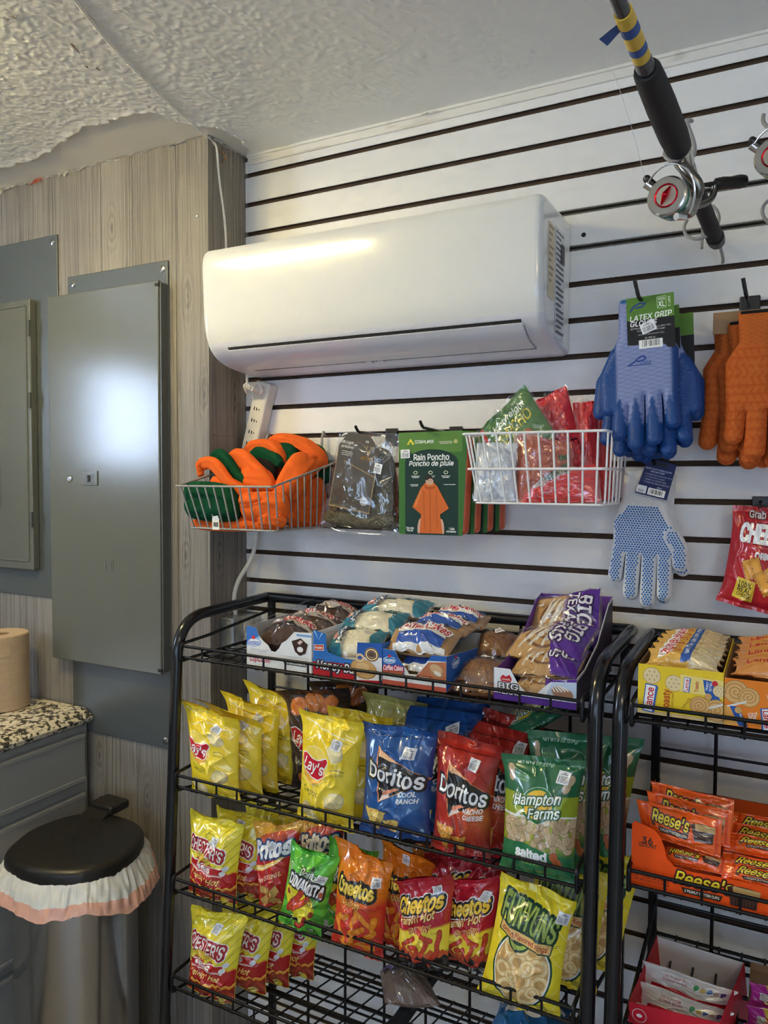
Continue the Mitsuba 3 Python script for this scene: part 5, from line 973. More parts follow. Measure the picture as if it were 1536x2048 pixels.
carton('cracker_carton', 'yellow carton of round toasted crackers on the top shelf of the right rack', (1.073, -.377, 1.180), (1.198, -.09, 1.259), None, col=YEL, inside=(.22, .14, .08),
    fprint=[(sbox(0, 0, w, h), YEL), (sbox(0, 0, w, .55), (.62, .45, .22))] + rcracker(2.1, 6.2, 1.35) + rcracker(5.4, 5.4, 1.30) + lance(1.85, 2.6, .82, 84) + [(text('Toasty', 1.0, 3.6, at=(4.25, 2.55), rot=88), (.50, .06, .02)), (text('sandwich crackers', .3, 3.0, False, at=(5.2, 2.5), rot=88), (.4, .15, .02))]
    + [(rect(6.3, 4.1, 12.6, 6.8, -3), (.88, .70, .22))] + lance(7.3, 5.4, .42, 86) + [(text('Toasty', .5, 1.7, at=(8.7, 5.3), rot=88), (.45, .05, .02)), (pg((9.6, 6.5), (10.8, 6.4), (12.4, 3.0), (11.2, 2.9), (9.9, 4.6)), (.03, .10, .38)), (text('PEANUT', .32, 1.3, at=(10.2, 5.6), rot=84), (.9, .9, .9)), (text('BUTTER', .32, 1.3, at=(10.7, 5.5), rot=84), (.9, .9, .9)), (ell(11.3, 6.1, .42), (.60, .03, .04))] + rcracker(11.9, 5.0, .9) + swirl(10.4, 4.0, .5)
    + swirl(11.6, 2.0, 1.7) + swirl(9.2, 2.4, 1.45) + [(rect(10.4, 2.7, 13.6, 3.0, 22), (.75, .75, .74)), (text('made with REAL', .42, 2.0, False, at=(7.3, 2.6), rot=55), (.35, .2, .02))])
design('crackpack', .9, lambda x, y: blend(blend((.74, .42, .07), (.66, .50, .26), ss(.55, .62, x)), (.80, .70, .48), ss(.4, .7, nz(x*2, y, 12, 3))*ss(.55, .65, x)), [(pg((.06, .15), (.30, .30), (.30, .80), (.06, .65)), (.85, .83, .8)), (text('Lance', .22, .42, at=(.18, .48), rot=70), (.50, .02, .03)), (text('Toasty', .14, .34, at=(.36, .5), rot=88), (.45, .10, .02)), (pg((.44, .1), (.60, .1), (.66, .9), (.50, .9)), (.03, .10, .36)), (text('PEANUT', .07, .3, at=(.54, .5), rot=84), (.75, .78, .85))] + rcracker(.80, .30, .14) + rcracker(.82, .65, .14))
for i in range(5):
    y0 = -.360+.054*i; bag('cracker_pack', ['first (front)', 'second', 'third', 'fourth', 'rearmost'][i]+' cracker sandwich pack standing in the yellow carton', 'cracker pack', [(1.079, y0+.046, 1.2725-.002*i), (1.192, y0+.046, 1.2725-.002*i), (1.192, y0, 1.254-.002*i), (1.079, y0, 1.254-.002*i)], .035, 'crackpack', 100+i, None, n=(24, 18), wr=.6)
ORG = (.80, .22, .02)
carton('cracker_carton', 'orange carton of cheese crackers beside the yellow one at the right edge', (1.199, -.377, 1.180), (1.345, -.09, 1.252), None, col=ORG, inside=(.35, .22, .12),
    fprint=[(sbox(0, 0, 15, 8), ORG)] + swirl(1.6, 5.2, 1.8) + swirl(3.4, 4.6, 1.5) + [(rect(.2, 3.2, 3.2, 3.5, 22), (.75, .75, .74)), (pg((0, 0), (2.2, .2), (2.4, 2.2), (0, 3.0)), (.72, .36, .08)), (pg((.8, 3.0), (2.0, 3.0), (3.4, .1), (2.1, .1)), (.03, .10, .38)), (text('BUTTER', .3, 1.2, at=(2.4, 1.4), rot=-84), (.9, .9, .9)), (text('Toast', .6, 1.6, at=(4.3, 1.7), rot=-84), (.9, .88, .85)), (text('Chee', .6, 1.4, at=(3.7, 1.6), rot=-84), (.9, .88, .85)), (text('made with REAL', .42, 2.0, False, at=(6.2, 4.4), rot=-75), (.9, .8, .7))] + swirl(2.0, 2.5, .5) + lance(5.8, 1.6, .62, -84))
design('orangepack', .9, lambda x, y: blend((.62, .20, .03), (.74, .34, .08), nz(x, y, 9, 3)), [(pg((.5, 0), (.53, 0), (.53, .9), (.5, .9)), (.5, .14, .03)), (text('Lance', .22, .42, at=(.25, .48)), (.50, .02, .03))])
for i in range(4):
    y0 = -.350+.062*i; bag('cracker_pack', ['front', 'second', 'third', 'rear'][i]+' orange cheese cracker pack in the orange carton', 'cracker pack', [(1.206, y0+.055, 1.266), (1.338, y0+.055, 1.266), (1.338, y0, 1.252), (1.206, y0, 1.252)], .034, 'orangepack', 110+i, None, n=(24, 18), wr=.6)
# --- orange peanut butter cup carton and packs
RO = (.86, .085, .006)
def rees(x, y, hh, ww, rot=-4): return lg("Reese's", hh, ww, (x, y), (.90, .70, .04), (.06, .015, .01), hh*.13, shear=14, rot=rot)
def cup(x, y, s):
    return [(pg((x-1.5*s, y+.8*s), (x+1.5*s, y+.7*s), (x+1.15*s, y-1.0*s), (x-1.1*s, y-1.0*s)), (.045, .018, .012))] + [(sbox(x-1.2*s+.3*s*i, y-.95*s, x-1.12*s+.3*s*i, y+.6*s), (.09, .04, .03)) for i in range(9)] + [(ell(x, y+.75*s, 1.5*s, .35*s), (.06, .025, .018)), (pg((x-.9*s, y+.95*s), (x+1.5*s, y+.9*s), (x+1.45*s, y+.3*s), (x-.85*s, y+.35*s)).buffer(.08*s), (.55, .36, .14))]
fr = pg((0, 0), (32, 0), (32, 4.6), (14, 4.3), (9, 4.1), (6.6, 4.3), (5.4, 5.4), (5.0, 7.0), (4.4, 8.6), (3.4, 9.6), (.4, 10.4), (0, 9.8))
carton('candy_carton', 'orange display carton of peanut butter cups on the second shelf of the right rack', (1.068, -.378, .899), (1.388, -.12, .985), fr, pg((0, 0), (25.8, 0), (25.8, 8), (0, 4.6)), pg((0, 0), (32, 0), (32, 7), (0, 7)), col=RO, inside=(.62, .10, .02),
    fprint=[(text('36', 1.0, None, at=(2.4, 7.6)), (.03, .02, .02)), (text('COUNT', .55, None, at=(2.5, 6.8)), (.05, .03, .02))] + [(text('36 - 1.5 OZ (42 g) PKGS.', .32, 5.2, at=(3.2, 1.6)), (.25, .03, .01)), (text('NET WT 3 LB 6 OZ (1.53 kg)', .32, 5.2, at=(3.2, 1.1)), (.25, .03, .01))]
    + rees(10.9, 2.9, 1.9, 8.2, 0) + [(pg((7.6, 1.4), (13.6, 1.4), (13.2, .5), (8.0, .5)), (.045, .02, .015)), (text('2 PEANUT BUTTER CUPS', .42, 5.0, at=(10.6, .95)), (.9, .85, .7))] + cup(16.4, 1.9, 1.5))
rp = rees(.36, .30, .145, .50) + [(pg((.16, .19), (.60, .19), (.57, .115), (.19, .115)), (.045, .02, .015)), (text('2 PEANUT BUTTER CUPS', .030, .37, at=(.38, .153)), (.9, .85, .7)), (text('NET WT 1.5 OZ (42 g)', .022, .24, at=(.55, .07)), (.3, .03, .01)), (ell(.10, .20, .03, .025), (.1, .05, .03))] + cup(.79, .235, .105) + [(sbox(.012, .0, .05, .45), (.70, .06, .005)), (sbox(.95, .0, .988, .45), (.70, .06, .005))]
design('cups', .45, lambda x, y: blend(RO, (.90, .14, .015), nz(x, y, 4, 2)), rp)
def pbc(lab, q, sd): bag('candy_pack', lab, 'candy', q, .022, 'cups', sd, None, n=(40, 20), wr=.9, pinch=.0, bend=.0)
q = [(1.069,-0.345,1.026), (1.199,-0.345,1.018), (1.198,-0.355,0.962), (1.082,-0.355,0.974)]
pbc('large orange peanut butter cup pack standing at the front left of the orange carton', q, 120)
pbc('orange candy pack behind the standing one, second from the front', mv(q, (.012, .028, .006)), 121)
pbc('orange candy pack third from the front, its top edge showing', mv(q, (.014, .058, .012)), 122)
pbc('orange candy pack lying low inside the carton under the standing one', [(1.104,-0.34,0.954), (1.208,-0.34,0.956), (1.204,-0.36,0.938), (1.108,-0.36,0.937)], 123)
for i, q in enumerate(([(1.206,-0.24,0.993), (1.337,-0.24,0.993), (1.333,-0.26,0.961), (1.201,-0.26,0.96)], [(1.201,-0.27,0.987), (1.334,-0.27,0.988), (1.33,-0.29,0.956), (1.196,-0.29,0.954)], [(1.206,-0.305,0.984), (1.331,-0.305,0.985), (1.326,-0.325,0.963), (1.2,-0.325,0.962)], [(1.201,-0.33,0.961), (1.328,-0.33,0.964), (1.324,-0.35,0.942), (1.195,-0.35,0.938)], [(1.204,-0.345,0.954), (1.326,-0.345,0.957), (1.322,-0.365,0.932), (1.199,-0.365,0.928)])):
    pbc(['rearmost', 'fourth', 'third', 'second', 'front'][i]+' orange candy pack of the right hand stack in the orange carton', q, 124+i)
# --- gummy candy carton
WH, RD = (.80, .80, .82), (.50, .015, .03)
k = thing('gummy_carton', 'opened red and white carton of gummy bear bags on the right rack', 'carton')
lo, hi = A(1.072, -.385, .664), A(1.232, -.13, .664)
def sheetq(nm, pts, col, lab=None):
    P_ = np.array([A(*p) for p in pts]); n_ = np.cross(P_[1]-P_[0], P_[2]-P_[0]); n_ /= np.linalg.norm(n_)
    m = trimesh.Trimesh(np.vstack([P_+n_*.0006, P_-n_*.0006]), [[0, 1, 2], [0, 2, 3], [4, 6, 5], [4, 7, 6]]+[[i, 4+i, (i+1) % 4] for i in range(4)]+[[(i+1) % 4, 4+i, 4+(i+1) % 4] for i in range(4)], process=False); m.fix_normals()
    return part(k, nm, m, 'vc_card', False, color=np.tile(col, (8, 1)), label=lab)
B0, B1, B2, B3 = (1.069,-0.38,0.63), (1.206,-0.38,0.648), (1.242,-0.15,0.564), (1.098,-0.15,0.543)
sheetq('front', [(1.069,-0.38,0.703), (1.204,-0.38,0.714), B1, B0], RD, 'red front')
sheetq('side', [(1.069,-0.38,0.703), (1.081,-0.15,0.69), B3, B0], RD)
sheetq('side', [(1.204,-0.38,0.714), (1.23,-0.15,0.684), B2, B1], RD)
sheetq('back', [(1.081,-0.15,0.69), (1.23,-0.15,0.684), B2, B3], WH, 'white inside of the raised back')
sheetq('base', [B0, B1, B2, B3], WH)
fo = A(*(1.069,-0.38,0.703)); fx = A(*(1.204,-0.38,0.714))-fo
m, c = flatprint([(ell(1.5, -1.8, 1.15), (.72, .35, .36)), (ell(1.5, -1.8, 1.0), (.50, .015, .03)), (ell(1.5, -1.8, .45, .3), (.82, .7, .7))], fo+A(0, -.0012, 0), fx, (0, 0, 1), .0003, .0001, .01); part(k, 'emblem', m, 'vc_card', False, color=c)
gd = [(pg((0, 0), (1, 0), (1, .20), (.6, .16), (.3, .24), (0, .22)), RD), (text('10 FLAVOR', .045, .26, at=(.30, .44)), (.30, .02, .04)), (text('GUMMI BEARS', .045, .32, at=(.30, .37)), (.30, .02, .04)), (sbox(.06, .10, .40, .115), (.8, .5, .5))]
for i, cc in enumerate(((.03, .30, .10), (.55, .45, .10), (.04, .16, .45), (.50, .38, .36), (.08, .06, .22))): gd += [(ell(.58+.085*i, .40-.02*(i % 2), .035, .045), cc), (ell(.565+.085*i, .36, .02, .025), cc)]
design('gummy', .55, lambda x, y: blend(WH, (.70, .70, .72), nz(x, y, 5, 2)), gd)
for i, q in enumerate(([(1.072,-0.26,0.705), (1.225,-0.26,0.695), (1.22,-0.27,0.66), (1.066,-0.27,0.66)], [(1.072,-0.3,0.691), (1.221,-0.3,0.683), (1.216,-0.31,0.649), (1.066,-0.31,0.647)], [(1.072,-0.34,0.678), (1.217,-0.34,0.673), (1.213,-0.35,0.64), (1.066,-0.35,0.636)])):
    bag('gummy_bag', ['rear', 'middle', 'front'][i]+' white and red gummy bear bag in the opened carton', 'candy', q, .020, 'gummy', 140+i, None, n=(36, 20), wr=1.2)
design('fruit', .7, lambda x, y: blend((.34, .02, .22), (.60, .42, .05), ss(.55, .60, .6*np.sin(x*3)+.25*y)), [(text('SKITTLES', .22, .8, at=(.55, .36)).buffer(.03), (.30, .03, .02)), (text('SKITTLES', .22, .8, at=(.55, .36)), (.85, .80, .35)), (rect(.06, .3, .2, .5), (.4, .38, .36))])
for i, q in enumerate(([(1.241,-0.25,0.714), (1.344,-0.25,0.719), (1.34,-0.26,0.683), (1.236,-0.26,0.676)], [(1.238,-0.29,0.699), (1.339,-0.29,0.705), (1.335,-0.3,0.67), (1.234,-0.3,0.662)], [(1.236,-0.33,0.693), (1.334,-0.33,0.7), (1.331,-0.34,0.666), (1.232,-0.34,0.657)])):
    bag('candy_bag', ['top', 'middle', 'bottom'][i]+' pink and yellow candy bag at the lower right corner', 'candy', q, .022, 'fruit', 145+i, None, n=(30, 18))
carton('candy_tray', 'brown tray holding the pink candy bags', (1.240, -.36, .664), (1.39, -.13, .678), None, col=(.38, .24, .14), inside=(.34, .22, .14))

# ================================================================ hooks on the slatwall
def hook(name, label, x, zg, yt, tip=.03, col='black_gloss', r=.0032, dx=0.0, rise=0.0):
    "peg hook: plate clipped in the groove, arm out to y = yt, tip turned up"
    k = thing(name, label, 'hook')
    part(k, 'plate', rbox((x-.016, -.004, zg-.030), (x+.016, -.0005, zg+.012), .0015), 'black_plastic', 20)
    part(k, 'arm', tube(fillet([(x, -.003, zg-.006), (x+dx*.3, yt*.5, zg-.006+rise*.4), (x+dx, yt, zg-.006+rise), (x+dx-.006*(tip > .02), yt-.012, zg-.006+rise+tip)], .010, 7), r, 10), col, 40)
    return k
g9, g6, g10, g11 = Z0-9*P, Z0-6*P, Z0-10*P, Z0-11*P
# ================================================================ wire basket of knitted beanies
def wirebasket(name, label, x0, x1, yf, yb, z0, zf, zb, inset, mat_, r, nfx, ny, mid=None, slope_at=.45):
    k = thing(name, label, 'basket')
    rim = [(x0, yb, zb), (x0, yf*slope_at+yb*(1-slope_at), zf if zb > zf+.01 else zf), (x0, yf, zf), (x1, yf, zf), (x1, yf*slope_at+yb*(1-slope_at), zf if zb > zf+.01 else zf), (x1, yb, zb)]
    if zb > zf+.01: rim = [(x0, yb, zb), (x0, yf+.006, zf), (x0, yf, zf), (x1, yf, zf), (x1, yf+.006, zf), (x1, yb, zb)]
    part(k, 'rim', tube(fillet(rim+[(x0, yb, zb)], .008, 5), r*1.25, 9), mat_, 60)
    bx0, bx1, by = x0+inset, x1-inset*.4, yf+inset*1.1
    bot = [(bx0, yb, z0), (bx0, by, z0), (bx1, by, z0), (bx1, yb, z0)]
    part(k, 'base_ring', tube(fillet(bot+[bot[0]], .008, 5), r*1.1, 9), mat_, 60)
    zr = lambda y: zf+(zb-zf)*max(0, (y-yf)/(yb-yf))
    if mid:
        t = (mid-z0)/(zf-z0); part(k, 'middle_ring', tube(fillet([(bx0+(x0-bx0)*t, yb, mid), (bx0+(x0-bx0)*t-.002, by+(yf-by)*t-.003, mid), (bx1+(x1-bx1)*t+.002, by+(yf-by)*t-.003, mid), (bx1+(x1-bx1)*t, yb, mid)], .008, 5), r*1.25, 9), mat_, 60)
    for i in range(nfx):
        s = (i+.5)/nfx; xa, xb = x0+(x1-x0)*s, bx0+(bx1-bx0)*s
        part(k, 'wire', tube(fillet([(xa, yf, zf), (xb, by, z0), (xb, yb, z0), (xa, yb, zb)], .006, 4), r, 7), mat_, 60)
    for i in range(ny):
        s = (i+.5)/ny; y = yf+(yb-yf)*s; yl = by+(yb-by)*s
        part(k, 'wire', tube(fillet([(x0, y, zr(y)), (bx0, yl, z0), (bx1, yl, z0), (x1, y, zr(y))], .006, 4), r, 7), mat_, 60)
    for x in (x0+.05, x1-.05): part(k, 'bracket', tube(fillet([(x, -.002, g9-.002), (x, -.012, g9+.010), (x, yb-.003, g9-.012), (x, yb-.002, zb-.004)], .004, 4), .003, 8), mat_, 60)
    return k
wirebasket('beanie_basket', 'grey wire basket full of orange and green knitted beanies', .030, .300, -.300, -.016, 1.437, 1.534, 1.597, .022, 'grey_wire', .0020, 11, 10)
mat('knit_orange', proc(lambda p, n, uv: mix((.86, .165, .030), (.62, .085, .012), (.5+.5*dr.sin(uv.x*230))*.55+.35*noise(p.x*500, p.y*500, p.z*500))), .9, spec=.1, sheen=.15, bump=lambda p, n, uv: dr.abs(dr.sin(uv.x*230))*.7+noise(p.x*500, p.y*500, p.z*500)*.4, bs=.0012)
mat('knit_green', proc(lambda p, n, uv: mix((.004, .060, .028), (.003, .034, .017), (.5+.5*dr.sin(uv.x*230))*.6+.3*noise(p.x*300, p.y*300, p.z*300))), .9, spec=.1, sheen=.1, bump=lambda p, n, uv: dr.abs(dr.sin(uv.x*230))*.7+noise(p.x*500, p.y*500, p.z*500)*.4, bs=.0012)
mat('knit_black', (.012, .011, .014), .9, spec=.1)
def roundpillow(quad, T_, seed, wr=.5, nu=36, nv=36, bend=0, pw=2.2):
    TL, TR, BR, BL = [A(*q) for q in quad]; nrm = np.cross(TR-TL, TL-BL); nrm /= np.linalg.norm(nrm)
    if nrm[1] > 0: nrm = -nrm
    uu, vv = np.meshgrid(np.linspace(0, 1, nu), np.linspace(0, 1, nv)); u, v = uu.ravel(), vv.ravel()
    P_ = (TL*(1-u)[:, None]+TR*u[:, None])*v[:, None]+(BL*(1-u)[:, None]+BR*u[:, None])*(1-v)[:, None]
    c = (TL+TR+BR+BL)/4; du, dv = np.abs(2*u-1), np.abs(2*v-1)
    e = np.clip(1-du**3, 0, 1)**.5*np.clip(1-dv**3, 0, 1)**.5
    rnd = 1-.16*(du*dv)**2; P_ = c+(P_-c)*rnd[:, None]
    q = np.c_[u*2.5, v*2.5, np.full_like(u, seed*2.1)]; n1 = meshkit.fbm(q, 2, seed)-.5; r1 = 1-np.abs(2*meshkit.noise(np.c_[u*3+n1, v*4, np.full_like(u, seed+.3)], seed+1)-1)
    d = T_/2*e+wr*T_*(.35*n1+.0)*e-wr*T_*.22*(r1**4)*e + bend*(1-dv**2)
    F_, B_ = P_+nrm*d[:, None], P_-nrm*(T_/2*e*(1+.3*n1)-bend*(1-dv**2))[:, None]
    f, b = grid_mesh(F_.reshape(nv, nu, 3)), grid_mesh(B_.reshape(nv, nu, 3))
    if np.mean(f.face_normals@nrm) < 0: f.invert()
    if np.mean(b.face_normals@nrm) > 0: b.invert()
    return trimesh.Trimesh(np.vstack([f.vertices, b.vertices]), np.vstack([f.faces, b.faces+len(f.vertices)]), process=False), np.vstack([np.c_[u, v], np.c_[u, v]])
def fold(pts, w, th_, n=40, sides=18, seed=0, wdir=None):
    "soft folded cuff: an elliptic tube along a path"
    p = spline(pts, n); t = np.gradient(p, axis=0); t /= np.linalg.norm(t, axis=1)[:, None]; V, U = [], []
    wdir = A(*(wdir or (.35, -.3, 1)))
    for i in range(n):
        a = wdir-t[i]*(wdir@t[i]); a /= np.linalg.norm(a); b = np.cross(t[i], a); s = min(1, .55+2.2*min(i, n-1-i)/n)
        ang = np.arange(sides)*2*np.pi/sides; nn = 1+.10*np.sin(i*.35+seed)+.08*np.sin(ang*3+i*.2)
        crease = 1-.30*np.exp(-((ang-1.4)/.28)**2)
        V.append(p[i]+((w/2*np.cos(ang)*nn)[:, None]*a+(th_/2*np.sin(ang)*crease)[:, None]*b)*s); U.append(np.c_[np.full(sides, i/n*2.5), ang/6.3])
    m = grid_mesh(np.array(V), True); c0, c1 = len(m.vertices), len(m.vertices)+1
    cap = [[c0, (k+1) % sides, k] for k in range(sides)]+[[c1, (n-1)*sides+k, (n-1)*sides+(k+1) % sides] for k in range(sides)]
    m = trimesh.Trimesh(np.vstack([m.vertices, p[0], p[-1]]), np.vstack([m.faces, cap]), process=False)
    if m.volume < 0: m.invert()
    return m, np.vstack(U+[[[0, 0]], [[0, 0]]])
def cap(label, pieces):
    k = thing('beanie', label, 'hat')
    for nm, (m, uv), mt in pieces: part(k, nm, m, mt, True, uv=uv)
    return k
O_, G_, B_ = 'knit_orange', 'knit_green', 'knit_black'
k = cap('dark green knitted beanie folded at the front left corner of the grey basket', [('body', roundpillow([(0.002,-0.24,1.548), (0.154,-0.24,1.541), (0.191,-0.262,1.451), (0.026,-0.262,1.453)], .07, 3), G_)])
m, c = flatprint([(sbox(-1, -1.4, 1, 1.2), (.82, .80, .72)), (affinity.rotate(sbox(-.8, .6, .8, 1.7), 8), (.6, .62, .68))]+[(sbox(-.7+.22*i, -.7, -.6+.22*i+.04*(i % 3), .3), (.08, .08, .08)) for i in range(7)], (0.15,-0.303,1.451), (1, 0, .02), (0, 0, 1), .0003, .0002, .01); part(k, 'price_tag', m, 'vc_card', False, color=c, label='white paper price tag')
cap('orange knitted beanie whose cuff arches over the green one at the left', [('cuff', fold([(0.019,-0.2,1.558), (0.023,-0.2,1.584), (0.052,-0.2,1.587), (0.107,-0.215,1.551), (0.196,-0.23,1.523)], .034, .026, seed=1), O_), ('body', roundpillow([(0.037,-0.19,1.566), (0.158,-0.19,1.543), (0.173,-0.21,1.455), (0.054,-0.21,1.452)], .05, 4), O_)])
cap('dark green knitted beanie with its cuff standing highest at the left', [('cuff', fold([(0.029,-0.165,1.6), (0.048,-0.165,1.607), (0.075,-0.17,1.585), (0.118,-0.18,1.551), (0.158,-0.19,1.525)], .042, .030, seed=2), G_), ('body', roundpillow([(-0.006,-0.13,1.592), (0.112,-0.13,1.573), (0.135,-0.15,1.452), (0.019,-0.15,1.448)], .05, 5), G_)])
cap('orange knitted beanie curled in the middle of the basket beside the black lined one', [('cuff', fold([(0.07,-0.15,1.585), (0.082,-0.15,1.6), (0.126,-0.16,1.589), (0.17,-0.175,1.565), (0.223,-0.19,1.531)], .050, .034, seed=3), O_), ('body', roundpillow([(0.105,-0.16,1.579), (0.202,-0.16,1.572), (0.246,-0.2,1.52), (0.151,-0.2,1.519)], .05, 6), O_)])
cap('green knitted beanie with a black lining opened in the middle of the pile', [('cuff', fold([(0.089,-0.1,1.608), (0.12,-0.1,1.613), (0.173,-0.115,1.6), (0.205,-0.13,1.585)], .032, .03, seed=4), G_), ('lining', roundpillow([(0.071,-0.1,1.609), (0.189,-0.12,1.595), (0.199,-0.15,1.539), (0.158,-0.13,1.561)], .035, 7), B_)])
cap('orange knitted beanie behind the black lined one', [('cuff', fold([(0.051,-0.075,1.61), (0.086,-0.075,1.632), (0.136,-0.08,1.633), (0.17,-0.09,1.613), (0.189,-0.1,1.585)], .032, .04, seed=5), O_), ('body', roundpillow([(0.059,-0.06,1.625), (0.152,-0.06,1.624), (0.174,-0.07,1.524), (0.074,-0.07,1.523)], .04, 8), O_)])
cap('green knitted beanie between two orange ones near the back', [('body', roundpillow([(0.131,-0.06,1.642), (0.2,-0.06,1.641), (0.232,-0.08,1.58), (0.16,-0.08,1.574)], .04, 9), G_)])
cap('orange knitted beanie forming the top of the pile at the back', [('cuff', fold([(0.103,-0.045,1.638), (0.134,-0.045,1.65), (0.191,-0.05,1.646), (0.236,-0.055,1.628), (0.271,-0.06,1.605), (0.277,-0.06,1.58)], .030, .045, seed=6), O_), ('body', roundpillow([(0.138,-0.04,1.645), (0.258,-0.045,1.617), (0.265,-0.05,1.5), (0.167,-0.06,1.499)], .04, 10), O_)])
cap('dark green knitted beanie at the right rear corner of the basket', [('body', roundpillow([(0.193,-0.035,1.649), (0.269,-0.035,1.636), (0.302,-0.05,1.537), (0.215,-0.05,1.537)], .045, 11), G_)])
cap('large orange knitted beanie rising across the right half of the basket', [('body', roundpillow([(0.231,-0.12,1.621), (0.275,-0.055,1.608), (0.285,-0.185,1.492), (0.225,-0.21,1.514)], .055, 12, .5), O_), ('cuff', fold([(0.279,-0.055,1.593), (0.274,-0.105,1.575), (0.27,-0.17,1.54), (0.254,-0.232,1.504), (0.181,-0.245,1.491)], .034, .036, seed=7), O_)])
cap('orange knitted beanie pressed against the front wires in the middle', [('body', roundpillow([(0.156,-0.235,1.521), (0.297,-0.235,1.525), (0.308,-0.245,1.458), (0.186,-0.245,1.45)], .06, 13, .8), O_)])
cap('orange knitted beanie against the right side wires', [('body', roundpillow([(0.256,-0.17,1.537), (0.267,-0.04,1.568), (0.273,-0.04,1.438), (0.258,-0.17,1.442)], .05, 14, .8), O_)])
cap('orange knitted beanie lying flat along the bottom of the basket', [('body', roundpillow([(0.008,-0.22,1.456), (0.285,-0.22,1.463), (0.309,-0.258,1.442), (0.034,-0.258,1.432)], .03, 15, .4), O_), ('cuff', fold([(0.236,-0.255,1.457), (0.275,-0.262,1.461), (0.303,-0.25,1.454)], .03, .03, seed=8), O_)])
cap('orange knitted beanie folded into the lower right corner of the basket', [('body', roundpillow([(0.238,-0.14,1.478), (0.27,-0.04,1.475), (0.279,-0.05,1.431), (0.251,-0.16,1.434)], .045, 16, .6), O_)])
